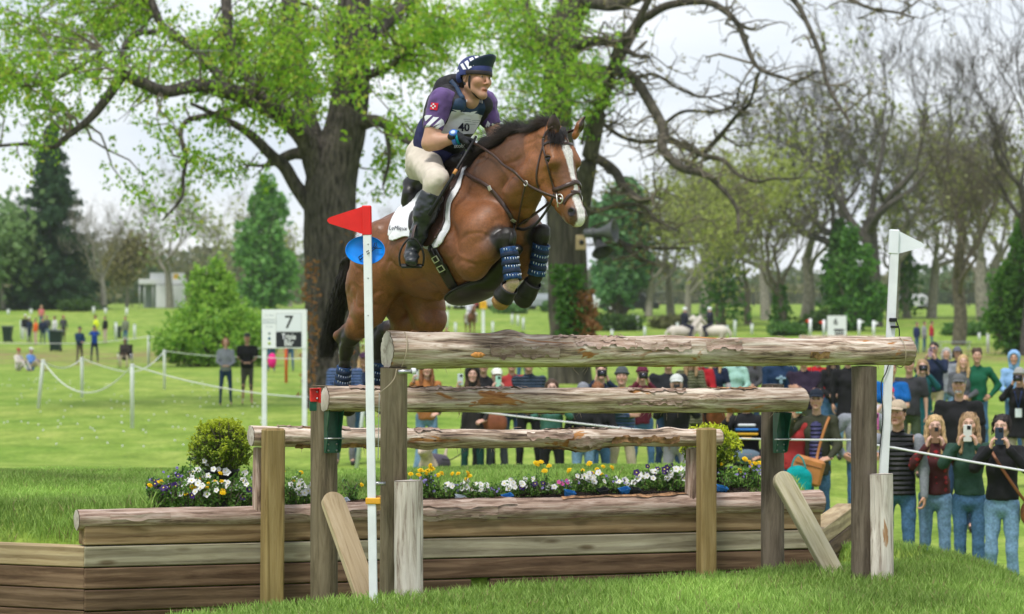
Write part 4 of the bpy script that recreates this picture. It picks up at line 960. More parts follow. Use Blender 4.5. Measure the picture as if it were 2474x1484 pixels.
strap('girth', [(1044, 600), (1060, 632), (1074, 660)], .040, M_BLKL, horse, 12, .024, True, .16)
q = SDF(); R = basis(x=LFW, z=LUP); q.ell(HL(-.10, 0, -.765), (.20, .165, .055), R, .01).cap(HL(.05, 0, -.76), .05, HL(.33, 0, -.66), .03, .04, RT, 1.6); V, Q = q.mesh(.009); mk('stud_guard', V, Q, M_BLKL, horse)
rim = [HL(-.10+.20*math.cos(t), .168*math.sin(t), -.758) for t in np.linspace(0, 2*np.pi, 40)]; V, Fc = tube(rim, .006, 6, False); mk('guard_rim', V, Fc, M_RUB, horse)
for (x, y) in ((1060, 622), (1071, 644)):
    bk = cast(x, y, .034)
    if bk[0] is not None:
        R = basis(z=bk[1], y=nrm(LUP)); b_ = MB()
        for (cx, cy, sx, sy) in ((0, .016, .046, .005), (0, -.016, .046, .005), (.022, 0, .005, .036), (-.022, 0, .005, .036)): b_.box(bk[0]+R @ A(cx, cy, 0), (sx, sy, .005), R)
        o = b_.build('girth_buckle', M_BRASS, horse)
# breastplate
bp = strap('breastplate', [(1104, 404), (1140, 428), (1178, 450), (1210, 486), (1232, 520), (1240, 540)], .026, M_LEATH, horse, 30, .006, True)
strap('breastplate', [(1240, 540), (1238, 560), (1233, 590)], .030, M_BLKL, horse, 10, .008)
for (x, y) in ((1185, 455), (1238, 532)):
    c, n = cast(x, y, .012)
    if c is not None: R = basis(z=n, x=LFW); MB().box(c, (.026, .030, .006), R, .002).build('buckle', M_BRASS, horse)
# bridle
bridle = root('bridle', POLL, None) if False else horse
strap('browband', [(1312, 351), (1325, 345), (1345, 345), (1368, 348), (1386, 350), (1399, 350)], .018, M_LEATH, horse, 20, .006)
strap('cheekpiece', [(1313, 334), (1312, 352), (1319, 380), (1326, 408), (1333, 436), (1341, 458), (1350, 474)], .016, M_LEATH, horse, 26, .006, True)
strap('throat_latch', [(1311, 356), (1302, 390), (1296, 425), (1300, 450), (1308, 462)], .013, M_LEATH, horse, 20, .005, True)
strap('noseband', [(1337, 459), (1352, 456), (1372, 447), (1392, 441), (1406, 441)], .026, M_LEATH, horse, 20, .008, True)
strap('noseband', [(1362, 494), (1370, 478), (1384, 468), (1398, 464), (1409, 465)], .018, M_LEATH, horse, 20, .007, True)
strap('headpiece', [(1313, 334), (1322, 318), (1334, 306)], .016, M_LEATH, horse, 10, .006, True)
bit, bn = cast(1356, 480, .014); bit = bit if bit is not None else HH(.44, .09, .05)
for sg in (1, -1):
    c = bit if sg == 1 else mirror(bit); th = np.linspace(0, 2*np.pi, 28); V, Fc = tube([c+.026*(np.cos(t)*HDN+np.sin(t)*HBK) for t in th], .0038, 6, False); mk('bit_ring', V, Fc, M_BRASS, horse)
    V, Fc = tube([c-HDN*.03-FW*.01+RT*.008*sg, c+HDN*.05-FW*.022+RT*.008*sg], .004, 6); mk('bit_cheek', V, Fc, M_BRASS, horse)
V, Fc = tube([bit, mirror(bit)], .007, 8); mk('bit_mouthpiece', V, Fc, M_BRASS, horse)
# leg boots
def leg_boot(p0, p1, r0, r1, front, parent, side):
    ax = nrm(p1-p0); L = np.linalg.norm(p1-p0); u = nrm(front-np.dot(front, ax)*ax); v = np.cross(ax, u); n = 16; th = np.linspace(0, 2*np.pi, n, endpoint=False)
    prof = [(0, 1.0), (0, 1.14), (.03, 1.16), (.28, 1.08), (.6, 1.06), (.9, 1.12), (1.0, 1.16), (1.0, 1.02)]
    V = []
    for (t, k) in prof:
        r = (r0+(r1-r0)*t)*k; V.append(p0+ax*L*t+r*(np.cos(th)[:, None]*u*1.05+np.sin(th)[:, None]*v*.95)+u*.004)
    V = np.vstack(V); I = np.arange(len(prof)*n).reshape(-1, n); J = np.roll(I, -1, 1); Q = np.stack([I[:-1], J[:-1], J[1:], I[1:]], -1).reshape(-1, 4)
    o = mk('leg_boot', V, Q, M_NAVY, parent)
    for t in (.22, .48, .74):
        r = (r0+(r1-r0)*t)*1.10; pts = [p0+ax*L*t+r*(math.cos(a)*u*1.05+math.sin(a)*v*.95)+u*.004 for a in np.linspace(0, 2*np.pi, 24)]
        W, Fc = tube(pts, .014, 6, False, flat=(1, .25), up=np.array([nrm(p-(p0+ax*L*t)) for p in pts])); mk('boot_strap', W, Fc, M_NAVYD, o)
    k = 0
    for t in (.08, .36, .60, .88):
        for a in np.linspace(-.9, .9, 7):
            r = (r0+(r1-r0)*t)*1.13; d = math.cos(a)*u+math.sin(a)*v; c = p0+ax*L*(t+.02*math.cos(a*3))+r*d+u*.004
            W, Fc = tube([c-ax*.006, c+ax*.006], .0022, 5); mk('stud', W, Fc, M_STUD, o)
def bell_boot(p0, p1, r0, r1, m, parent):
    ax = nrm(p1-p0); L = np.linalg.norm(p1-p0); u = nrm(np.cross(ax, RT)); v = np.cross(ax, u); n = 20; th = np.linspace(0, 2*np.pi, n, endpoint=False)
    V = []
    for (t, k) in ((-.12, .98), (-.2, 1.08), (-.05, 1.16), (.15, 1.08), (.55, 1.12), (.92, 1.12), (.96, 1.02)):
        r = (r0+(r1-r0)*max(t, 0))*k; V.append(p0+ax*L*t+r*(np.cos(th)[:, None]*u+np.sin(th)[:, None]*v))
    V = np.vstack(V); I = np.arange(7*n).reshape(-1, n); J = np.roll(I, -1, 1); Q = np.stack([I[:-1], J[:-1], J[1:], I[1:]], -1).reshape(-1, 4); o = mk('bell_boot', V, Q, m, parent); md_ = o.modifiers.new('t', 'SOLIDIFY'); md_.thickness = .004
for sg in (1, -1):
    L, G = FL[sg], HNL[sg]
    leg_boot(L['c1']*.92+L['c2']*.08, L['fe']*.85+L['c2']*.15, .047, .049, FW*.8+RT*.3, horse, sg)
    bell_boot(L['pa']*.6+L['h1']*.4, L['h1']*.22+L['h2']*.78, .048, .0575, M_RUB, horse)
    leg_boot(G['c1']*.45+G['c2']*.55, G['fe']+nrm(G['fe']-G['c2'])*.01, .042, .050, FW*.8+RT*.3, horse, sg)
    bell_boot(G['pa'], G['h2'], .046, .058, M_RUB, horse)
# ------------------------------------------------------------------ heads and hands shared by rider and spectators
def head_template(h, male=True):
    q = SDF(); j = 1.0 if male else .92
    q.ell((0, .014, .035), (.077, .096, .086), None, .02).ell((0, -.030, -.028), (.062*j, .064, .086), None, .03)
    q.ball((0, -.078*j-.002, -.104), .021*j, .02)
    for s in (1, -1):
        q.cap((.056*s*j, .0, -.052), .024, (.014*s, -.076, -.100), .019*j, .025).ball((.041*s, -.066, -.018), .028, .025)
        q.ball((.0315*s, -.105, .011), .0135, .010, 's'); q.ball((.0315*s, -.0825, .010), .0138, .002)
        q.ball((.0125*s, -.105, -.032), .0085, .007); q.ell((.079*s, .014, .0), (.010, .020, .033), rotz(.35*s), .008); q.ell((.088*s, .010, .003), (.006, .011, .02), rotz(.35*s), .004, 's')
        q.cap((.012*s, -.090, .031), .0105, (.046*s, -.080, .030), .0105, .012)
    q.cap((0, -.092, .020), .0092, (0, -.119, -.026), .0105, .010)
    q.cap((-.021, -.088, -.065), .0074, (0, -.0955, -.063), .0078, .006).cap((.021, -.088, -.065), .0074, (0, -.0955, -.063), .0078, .006).cap((-.017, -.086, -.076), .0085, (.017, -.086, -.076), .0085, .007)
    q.cap((0, .02, -.08), .052*(1.06 if male else .86), (0, .03, -.135), .054*(1.06 if male else .86), .03)
    V, Q = q.mesh(h, smooth=1 if h < .007 else 0)
    x, y, z = V.T; c = np.tile(A(1, 1, 1), (len(V), 1))*(1+.06*fbm(V*40, 2, 4))[:, None]
    def paint(k, col): c[:] = c*(1-k[:, None])+np.asarray(col)*k[:, None]
    ax = np.abs(x)
    paint(.35*sstep(.06, .02, np.hypot(ax-.042, z+.025))*(y < -.04), (1.12, .82, .76))
    paint(sstep(.012, .007, np.abs(z+.0705))*sstep(.026, .020, ax)*(y < -.075), (.90, .52, .47)); paint(sstep(.0045, .002, np.abs(z+.0702))*sstep(.023, .018, ax)*(y < -.08)*.8, (.22, .10, .09))
    paint(sstep(.006, .003, np.abs(z-.034+.10*(ax-.03)**2*8))*sstep(.050, .044, ax)*sstep(.010, .014, ax)*(y < -.06)*.85, (.16, .10, .07))
    ed = np.hypot(ax-.0315, (z-.011)*1.45); paint(sstep(.0165, .0135, ed)*(y < -.07)*.7, (.42, .26, .22)); paint(sstep(.0135, .011, ed)*(y < -.07), (1.2, 1.4, 1.55)); paint(sstep(.0075, .006, np.hypot(ax-.0315-0*x, z-.011))*(y < -.075), (.10, .07, .06))
    if male: paint(.22*sstep(-.035, -.06, z)*(y < .0)*(z > -.13), (.55, .46, .42))
    paint(.8*sstep(.006, .004, np.hypot(ax-.010, z+.040))*(y < -.10), (.3, .13, .1))
    return V, Q, c
HEADS = {('m', 1): head_template(.0055, True), ('f', 1): head_template(.0055, False), ('m', 0): head_template(.011, True), ('f', 0): head_template(.011, False)}
def hand_template(curl, h=.006):
    "x wrist to knuckles, y palm side, z thumb side"
    q = SDF(); q.cap((-.03, 0, 0), .026, (.015, 0, 0), .027, .015, A(0, 1, 0), .75)
    for z in (-.026, -.009, .009, .026): q.cap((.015, 0, z*.7), .0165, (.082-.006*abs(z)/.026, 0, z), .0135, .012)
    for z, L in ((.029, .94), (.010, 1.05), (-.010, .97), (-.028, .76)):
        p = A(.086, 0, z*1.02); a = curl*.7
        for i, (sl, r) in enumerate(((.040, .0098), (.026, .0090), (.021, .0080))):
            d = A(math.cos(a), math.sin(a), 0); e = p+d*sl*L; q.cap(p, r, e, r*.93, .004); p = e; a += curl
    q.chain([A(.012, .004, .022), A(.042, .020, .046), A(.070, .030+.012*curl, .046-.006*curl), A(.090, .034+.020*curl, .040-.012*curl)], [.015, .0125, .0105, .0085], .008)
    return q.mesh(h, smooth=1)
HANDS = {k: hand_template(c) for k, c in (('relaxed', .35), ('grip', .80), ('fist', 1.25))}
def hand_mesh(kind, wrist, xdir, palm, left, scale=1.0):
    V, Q = HANDS[kind]; x = nrm(xdir); y = nrm(np.asarray(palm)-np.dot(palm, x)*x); z = np.cross(x, y)*(1 if not left else -1)
    W = V[:, 0:1]*x+V[:, 1:2]*y+V[:, 2:3]*z; W = W*scale+wrist
    if np.dot(np.cross(x, y), z) < 0: Q = Q[:, ::-1]
    return W, Q
def bvh(V, Q): return BVHTree.FromPolygons([Vector(v) for v in V], [list(map(int, f)) for f in Q])
def caster(B, px, py, off):
    d = Vector(((px-CX)/F, 1, -(py-CY)/F)).normalized(); h, n, i, t = B.ray_cast(Vector(CAMP), d)
    if h is None: return None
    n = np.array(n); n = n if np.dot(n, np.array(d)) < 0 else -n
    return np.array(h)+n*off-np.array(d)*0
def decal(name, B, quads, m, parent, off=.003, n=6, k=2):
    "flat print laid on a surface: each quad is given by photo pixels"
    V = []; Fc = []
    for q in quads:
        q = [np.array(p, float) for p in q]; g = {}
        for i in range(n+1):
            for j in range(k+1):
                u, v = i/n, j/k; p = (q[0]*(1-u)+q[1]*u)*(1-v)+(q[3]*(1-u)+q[2]*u)*v; h = caster(B, p[0], p[1], off)
                if h is not None: g[i, j] = len(V); V.append(h)
        for i in range(n):
            for j in range(k):
                ids = [(i, j), (i+1, j), (i+1, j+1), (i, j+1)]
                if all(t in g for t in ids):
                    f = [g[t] for t in ids]; P4 = [V[t] for t in f]
                    if max(np.linalg.norm(P4[a]-P4[(a+1) % 4]) for a in range(4)) < .12: Fc.append(f)
    if Fc: return mk(name, V, Fc, m, parent)
def decal_text(name, B, s, px, py, size, m, parent, rot=0.0, off=.0035, bold=0.0, sx=1.0, shear=0.0):
    me = text_mesh(s, size, 0, bold); T = np.empty(len(me.vertices)*3); me.vertices.foreach_get('co', T); T = T.reshape(-1, 3); T[:, 0] = T[:, 0]*sx+shear*T[:, 1]; c, sn = math.cos(rot), math.sin(rot)
    ok = True; W = []
    for t in T:
        h = caster(B, px+t[0]*c+t[1]*sn, py-(t[1]*c-t[0]*sn), off)
        if h is None: ok = False; break
        W.append(h)
    if not ok: bpy.data.meshes.remove(me); return
    me.vertices.foreach_set('co', np.array(W, np.float32).ravel()); me.materials.append(m); me.name = name; me.update(); return link(name, me, parent)
SKIN = [mat('skin_%d' % i, attr=True, rough=.5, spec=.35, var=.05, scale=30) for i in range(1)]
def skin_tone(c, k): return np.clip(c*np.asarray(k), .01, 1)

# ------------------------------------------------------------------ rider
rider = root('rider', HP(1000, 655, .36), 'person riding the bay horse in purple sleeves, black vest and striped helmet', 'person')
TONE = A(.46, .255, .17)
sh = {1: HP(1064, 246, .185), -1: HP(1170, 250, -.185)}; elb = {1: HP(1037, 347, .26), -1: HP(1198, 332, -.24)}; wri = {1: HP(1103, 333, .17), -1: HP(1180, 345, -.10)}
hip = {1: HP(1026, 394, .10), -1: HP(1070, 400, -.10)}; kne = {1: HP(1054, 436, .30), -1: mirror(HP(1054, 436, .30))}; ank = {1: HP(1002, 588, .36), -1: mirror(HP(1002, 588, .36))}
pel, wai, che, cla, nek = HP(1036, 388, 0), HP(1062, 335, 0), HP(1092, 280, 0), HP(1112, 242, 0), HP(1130, 228, 0)
fd = nrm(A(.70, -.714, -.06)); hz = nrm(A(.10, 0, 1)); HRm = basis(z=hz-np.dot(hz, fd)*fd, y=-fd); HRm = np.stack([np.cross(-fd, nrm(hz-np.dot(hz, fd)*fd)), -fd, nrm(hz-np.dot(hz, fd)*fd)], 1)
HCtr = P(1148, 191, HP(1148, 191, 0)[1]); HW = lambda p: np.asarray(p) @ HRm.T*.95+HCtr
q = SDF(); q.chain([pel, wai, che, cla], [.12, .115, .13, .09], .04, RT, 1.1).cap(cla, .066, HW((0, .03, -.10)), .056, .03)
for g in (1, -1):
    q.chain([sh[g], elb[g]], [.058, .047], .03).chain([elb[g], elb[g]*.7+wri[g]*.3, wri[g]], [.042, .046, .028], .02); q.cap(cla, .06, sh[g], .055, .03)
    q.chain([hip[g], kne[g], ank[g]], [.09, .06, .04], .03)
V1, Q1 = q.mesh(.010)
hv, hq, hc = HEADS['m', 1]; hv = HW(hv*1.0); 
body = mk('body', np.vstack([V1, hv]), np.vstack([Q1, hq+len(V1)]), SKIN[0], rider, cols=skin_tone(np.vstack([np.ones_like(V1)*(1+.05*fbm(V1*30, 2, 3))[:, None], hc]), TONE))
def cloth(V, Q, amp=.004, sc=14, seed=0, stretch=None):
    N = vnormals(V, Q); p = V*sc if stretch is None else V*sc*np.asarray(stretch); n = fbm(p, 3, seed); r = 1-np.abs(fbm(p*.8, 2, seed+7)); return V+N*(amp*n+amp*.8*(r-.6))[:, None]
M_PURP = mat('purple_sleeve', (.105, .058, .185), .8, .15, 20, sheen=.1); M_NAV = mat('navy_shirt', (.022, .022, .085), .8, .2, 18); M_VEST = mat('black_vest', (.014, .013, .016), .65, .3, 30, .001, 90); M_PANEL = mat('navy_panel', (.018, .040, .085), .6, .2, 20); M_BIB = mat('white_bib', (.66, .66, .70), .7, .05, 14); M_BREECH = mat('beige_breeches', (.56, .50, .42), .85, .08, 16, .0008, 60); M_BOOT = mat('black_boot', (.022, .026, .030), .32, .3, 18, .0008, 50, spec=.5); M_GLOVE = mat('black_glove', (.014, .015, .017), .6, .3, 40); M_INK = mat('dark_ink', (.012, .012, .03), .7); M_PW = mat('white_print', (.70, .71, .76), .7); M_TEAL = mat('teal_band', (.0, .22, .30), .5); M_WATCH = mat('blue_watch', (.05, .16, .55), .35, spec=.5); M_WATCHF = mat('pale_dial', (.55, .65, .8), .3)
# shirt with short sleeves
q = SDF(); q.chain([wai+UP*.02, wai-UP*.075], [.135, .140], .03, RT, 1.15).chain([wai, che, cla], [.122, .135, .095], .04, RT, 1.14)
V, Q = q.mesh(.010); V = cloth(V, Q, .006, 12, 1); mk('shirt', V, Q, M_NAV, rider)
SLV = {}
for g in (1, -1):
    e2 = sh[g]*.34+elb[g]*.66; ax = nrm(e2-sh[g]); q = SDF().cap(sh[g]-ax*.01, .070, e2, .060, .02).cap(cla*.25+sh[g]*.75, .070, sh[g], .070, .03)
    cutp = e2
    V, Q = q.mesh(.008, post=lambda f, X, Y, Z: np.maximum(f, ((X-cutp[0])*ax[0]+(Y-cutp[1])*ax[1]+(Z-cutp[2])*ax[2])))
    V = cloth(V, Q, .009, 15, 4+g); SLV[g] = bvh(V, Q); o = mk('sleeve', V, Q, M_PURP, rider)
# vest: padded, with collar and back airbag
q = SDF(); q.chain([wai-UP*.03, che, cla-UP*.03], [.134, .152, .115], .04, RT, 1.12)
for g in (1, -1): q.chain([cla+RT*g*.105-FW*.10-UP*.02, cla+RT*g*.10+UP*.035, cla+RT*g*.105+FW*.09-UP*.03, che+RT*g*.13+FW*.07], [.055, .050, .052, .06], .02)
bk_ = HL(-.1, 0, 0)*0; tdir = nrm(cla-wai); bdir = nrm(-FW+tdir*np.dot(FW, tdir))
q.cap(cla+bdir*.13+tdir*.0, .07, che+bdir*.115, .075, .03, RT, 1.4).cap(che+bdir*.115, .075, wai+bdir*.08, .06, .03, RT, 1.3).cap(cla+bdir*.11+tdir*.05, .05, cla+bdir*.12, .06, .03, RT, 1.6)
q.cap(wai-UP*.02+FW*.10, .085, pel+FW*.11+UP*.02, .06, .03, RT, 1.2)
for g in (1, -1): q.ball(sh[g]+RT*g*.03-UP*.03, .078, .02, 's'); q.cap(sh[g]-UP*.05+RT*g*.02, .06, sh[g]-UP*.13+RT*g*.035, .05, .02, op='s')
q.ball(HW((0, -.01, -.10)), .075, .02, 's')
V, Q = q.mesh(.008); N = vnormals(V, Q); V = cloth(V, Q, .004, 15, 9); VB = bvh(V, Q); vest = mk('vest', V, Q, M_VEST, rider); VV, VQ, VN = V, Q, vnormals(V, Q)
def largest(V, Fc):
    p = list(range(len(V)))
    def fd(i):
        while p[i] != i: p[i] = p[p[i]]; i = p[i]
        return i
    for f in Fc:
        for j in f[1:]: p[fd(f[0])] = fd(j)
    r = np.array([fd(f[0]) for f in Fc]); b = np.bincount(r).argmax(); Fc = [f for f, q in zip(Fc, r) if q == b]; u = np.unique(np.concatenate([np.array(f) for f in Fc])); mp = {int(k): i for i, k in enumerate(u)}; return V[u], [[mp[j] for j in f] for f in Fc]
def patch(name, poly, m, off, parent, cx=5):
    x = CX+VV[:, 0]/VV[:, 1]*F; y = CY-(VV[:, 2]-CZ)/VV[:, 1]*F; g = inpoly(x, y, poly); g = np.where((VN @ nrm(CAMP-che)) > .12, g, -5.0); V, Fc = largest(*clip_mesh(VV, VQ, g, VN, off)); return mk(name, V, Fc, m, parent)
patch('chest_panel', [(1100, 240), (1116, 236), (1150, 248), (1168, 244), (1172, 262), (1166, 282), (1088, 274)], M_PANEL, .004, rider)
patch('number_bib', [(1092, 268), (1130, 271), (1165, 277), (1154, 300), (1142, 322), (1100, 324), (1062, 322), (1080, 292)], M_BIB, .007, rider)
decal_text('lettering', VB, '40', 1119, 307, 26, M_INK, rider, .02, .010, .6)
decal_text('lettering', VB, 'stübben', 1139, 253, 9, M_PW, rider, -.05, .008, .1)
decal_text('lettering', VB, 'stobb', 1110, 352, 13, M_PW, rider, -.05, .006, .2)
decal('wing_emblem', VB, [[(1093, 263), (1110, 265), (1126, 276), (1112, 272)], [(1150, 268), (1136, 270), (1126, 276), (1138, 277)], [(1120, 270), (1132, 271), (1130, 277), (1122, 276)]], M_PW, rider, .009)
for (x, y) in ((1123, 243), (1126, 245), (1159, 246), (1164, 247)): decal('collar_tab', VB, [[(x, y-4), (x+1.6, y-4), (x+1.6, y+4), (x, y+4)]], M_PW, rider, .01)
for i, (x0, x1, y) in enumerate(((1118, 1134, 287), (1138, 1158, 290), (1120, 1135, 292), (1140, 1152, 295), (1118, 1146, 299))): decal('small_print', VB, [[(x0, y-.7), (x1, y), (x1, y+1.2), (x0, y+.5)]], mat('grey_print', (.3, .3, .34), .7), rider, .010)
V, Fc = tube(spline([caster(VB, x, y, .006) for x, y in ((1088, 196), (1100, 212), (1112, 232), (1118, 240)) if caster(VB, x, y, .006) is not None], 12), .014, 8, flat=(1, .3), up=CAMP-che); mk('shoulder_strap', V, Fc, M_PANEL, rider)
# sleeve print
B = SLV[1]; decal('sleeve_stripe', B, [[(1021, 302), (1024, 284), (1030, 279), (1044, 279)], [(1026, 307), (1047, 283), (1060, 284), (1036, 307)], [(1042, 309), (1065, 287), (1070, 291), (1070, 295)], [(1048, 309), (1071, 293), (1072, 301), (1058, 311)]], M_PW, rider, .004, 8, 3)
decal('sleeve_patch', B, [[(1042, 248), (1059, 250), (1056, 267), (1039, 265)]], mat('red_patch', (.60, .015, .04), .7), rider, .004, 4, 4)
decal('patch_check', B, [[(1042+x*4.2-y*.6, 250+y*4.4+x*.4), (1045.5+x*4.2-y*.6, 250.3+y*4.4+x*.4), (1045+x*4.2-y*.6, 254+y*4.4+x*.4), (1041.5+x*4.2-y*.6, 253.6+y*4.4+x*.4)] for x in range(3) for y in range(3) if (x+y) % 2 == 1 or (x, y) in ((0, 0),) and False], M_PW, rider, .006, 2, 2)
B = SLV[-1]; decal('sleeve_stripe', B, [[(1168, 318), (1178, 292), (1184, 300), (1174, 322)], [(1180, 326), (1188, 298), (1194, 300), (1188, 326)]], M_PW, rider, .004, 6, 2)
# breeches, boots
for_legs = SDF(); q = SDF(); q.cap(pel+UP*.03, .128, pel-UP*.04, .13, .05, RT, 1.12)
for g in (1, -1): q.cap(hip[g], .098, kne[g], .068, .05); q.ball(hip[g]-FW*.02+UP*.0, .098, .05)
for g in (1, -1): q.cap(kne[g], .070, kne[g]*.7+ank[g]*.3, .060, .03)
V, Q = q.mesh(.010); V = cloth(V, Q, .007, 13, 21); mk('breeches', V, Q, M_BREECH, rider)
for g in (1, -1):
    a0 = kne[g]*.80+ank[g]*.20; ax = nrm(ank[g]-kne[g]); q = SDF().chain([a0, kne[g]*.52+ank[g]*.48, kne[g]*.18+ank[g]*.82, ank[g]], [.070, .067, .047, .044], .03)
    toe = ank[g]+FW*.085+RT*g*.095-UP*.105; heel = ank[g]-UP*.065-FW*.035; ball_ = heel*.35+toe*.65; q.cap(ank[g], .044, heel, .036, .02).cap(heel, .036, ball_, .042, .02).cap(ball_, .042, toe, .034, .02)
    ct = a0
    V, Q = q.mesh(.007, post=lambda f, X, Y, Z: np.maximum(f, -((X-ct[0])*ax[0]+(Y-ct[1])*ax[1]+(Z-ct[2])*ax[2])+.0)); V = cloth(V, Q, .006, 17, 31, (1, 1, 1.8)); mk('boot', V, Q, M_BOOT, rider)
    # stirrup under the ball of the foot: a piece of the saddlery
    fdv = nrm(toe-heel); sd = nrm(np.cross(fdv, UP)); un = np.cross(sd, fdv); un = un if un[2] > 0 else -un; c = ball_-un*.045
    rg = [c+sd*.066, c+sd*.072+un*.055, c+sd*.058+un*.11, c+sd*.024+un*.158, c+un*.168, c-sd*.024+un*.158, c-sd*.058+un*.11, c-sd*.072+un*.055, c-sd*.066]; V, Fc = tube(spline(rg, 40), .0075, 8, flat=(1.5, .8), up=sd); st_ = mk('stirrup', V, Fc, M_RUB, horse)
    MB().box(c, (.125, .05, .018), np.stack([sd, fdv, un], 1), .005).build('stirrup_tread', M_RUB, horse)
    topp = snap(HL(-.02, .30*g, -.25), .03)[0]; V, Fc = tube(spline([c+un*.16, (c+un*.16)*.5+topp*.5+RT*g*.04, topp], 16), .014, 6, flat=(1, .25), up=RT*g); mk('stirrup_leather', V, Fc, M_LEATH, horse)
# helmet
q = SDF(); q.ell(HW((0, .012, .046)), (.094, .116, .096), HRm, .01); hcut = HW((0, 0, .012)); hn = nrm(HRm @ A(0, .16, 1)); q.cap(HW((-.06, .06, .0)), .03, HW((.06, .06, 0)), .03, .03).cap(HW((-.075, .02, .015)), .03, HW((-.06, .06, -.005)), .028, .02).cap(HW((.075, .02, .015)), .03, HW((.06, .06, -.005)), .028, .02)
V, Q = q.mesh(.006); x = (V-hcut) @ hn; g = x+np.where(((V-HCtr) @ HRm)[:, 1] > .03, .035, 0.0)*1.0
V2, F2 = clip_mesh(V, Q, g, vnormals(V, Q), 0.0); M_HELM = mat('navy_silk', (.020, .030, .125), .55, .15, 20, spec=.35); M_HELD = mat('dark_navy', (.010, .022, .055), .5, spec=.4); hb = bvh(V2, F2); hel = mk('helmet', V2, F2, M_HELM, rider); sm = hel.modifiers.new('t', 'SOLIDIFY'); sm.thickness = .006
decal('helmet_stripe', hb, [[(1109, 151), (1114, 146), (1127, 168), (1119, 169)], [(1117, 143), (1124, 138), (1140, 163), (1132, 168)], [(1128, 135), (1136, 132), (1152, 154), (1143, 160)], [(1141, 131.5), (1149, 131), (1163, 147), (1155, 151)], [(1104, 172), (1108, 168), (1110, 173), (1105, 176)]], M_PW, rider, .003, 14, 3)
band = [HW((.097*math.cos(t), .010-.120*math.sin(t), .030+.006*math.sin(t))) for t in np.linspace(-.7, math.pi+.7, 30)]; V, Fc = tube(band, .014, 8, flat=(1, .22), up=np.array([nrm(p-HW((0, .01, .03))) for p in band])); mk('goggle_band', V, Fc, mat('dark_brown_band', (.025, .018, .02), .5), rider)
# upturned peak
n, k = 22, 6; V = []; 
for i in range(n):
    t = -1.25+2.5*i/(n-1)
    for j in range(k):
        u = j/(k-1); r = 1+.44*u*math.cos(t*.72)**1.2; z = .046+.050*math.cos(t)*(.3)+.092*u*math.cos(t*.9); V.append(HW((.094*math.sin(t)*(1+.12*u), .006-.108*math.cos(t)*r*.92, z)))
I = np.arange(n*k).reshape(n, k); Q = np.stack([I[:-1, :-1], I[1:, :-1], I[1:, 1:], I[:-1, 1:]], -1).reshape(-1, 4); pk = mk('helmet_peak', V, Q, M_HELD, rider); sm = pk.modifiers.new('t', 'SOLIDIFY'); sm.thickness = .005
for s_ in (1, -1):
    for pts in ([(.080*s_, -.030, .012), (.078*s_, -.028, -.03), (.066*s_, -.030, -.065), (.035*s_, -.055, -.110), (0, -.062, -.124)], [(.080*s_, .030, .0), (.080*s_, .012, -.035), (.070*s_, -.020, -.060)]):
        V, Fc = tube(spline([HW(p) for p in pts], 18), .0065, 6, flat=(1, .4), up=np.array([nrm(HRm @ A(s_, -.4, 0))]*18)); mk('chin_strap', V, Fc, M_BLACK, rider)
q = SDF().ell(HW((0, .07, -.02)), (.068, .045, .05), HRm, .01); V, Q = q.mesh(.008); mk('hair', V, Q, mat('dark_hair', (.03, .02, .015), .7), rider)
# gloves, watch
for g in (1, -1):
    fwd = nrm(HP(1150, 342, .03)-wri[g]) if g == 1 else nrm(HP(1160, 346, .0)-wri[g]+FW*.05); W, Qh = hand_mesh('fist', wri[g], fwd, nrm(-UP*.55-RT*g*.75), g == 1, 1.12); 
    q = SDF().cap(wri[g]-fwd*.01, .034, wri[g]+fwd*.015, .036, .01); V, Q = q.mesh(.006); gv = np.vstack([W, V]); gl = mk('glove', gv, np.vstack([Qh, Q+len(W)]), M_GLOVE, rider)
    if g == 1: GB = bvh(gv, np.vstack([Qh, Q+len(W)])); decal_text('lettering', GB, 'ARIAT', 1148, 340, 7, M_PW, rider, -.25, .003, .05)
ax = nrm(wri[1]-elb[1]); c = wri[1]-ax*.012; u = nrm(CAMP-c-np.dot(CAMP-c, ax)*ax); v = np.cross(ax, u)
ring_ = [c+.040*(math.cos(t)*u+math.sin(t)*v) for t in np.linspace(0, 6.283, 24)]; V, Fc = tube(ring_, .012, 6, False, flat=(1, .25), up=np.array([nrm(p-c) for p in ring_])); mk('watch_strap', V, Fc, M_WATCH, rider)
wc = c+.043*nrm(u+UP*.9); V, Fc = tube([wc-nrm(wc-c)*.004, wc+nrm(wc-c)*.009], .024, 20); mk('watch_case', V, Fc, M_WATCH, rider); V, Fc = tube([wc+nrm(wc-c)*.009, wc+nrm(wc-c)*.011], .015, 16); mk('watch_dial', V, Fc, M_WATCHF, rider)
c2 = c-ax*.0+ax*-.022*0-ax*.0+ax*.022; ring_ = [c2+.041*(math.cos(t)*u+math.sin(t)*v) for t in np.linspace(0, 6.283, 24)]; V, Fc = tube(ring_, .008, 6, False, flat=(1, .3), up=np.array([nrm(p-c2) for p in ring_])); mk('bracelet', V, Fc, M_TEAL, rider)
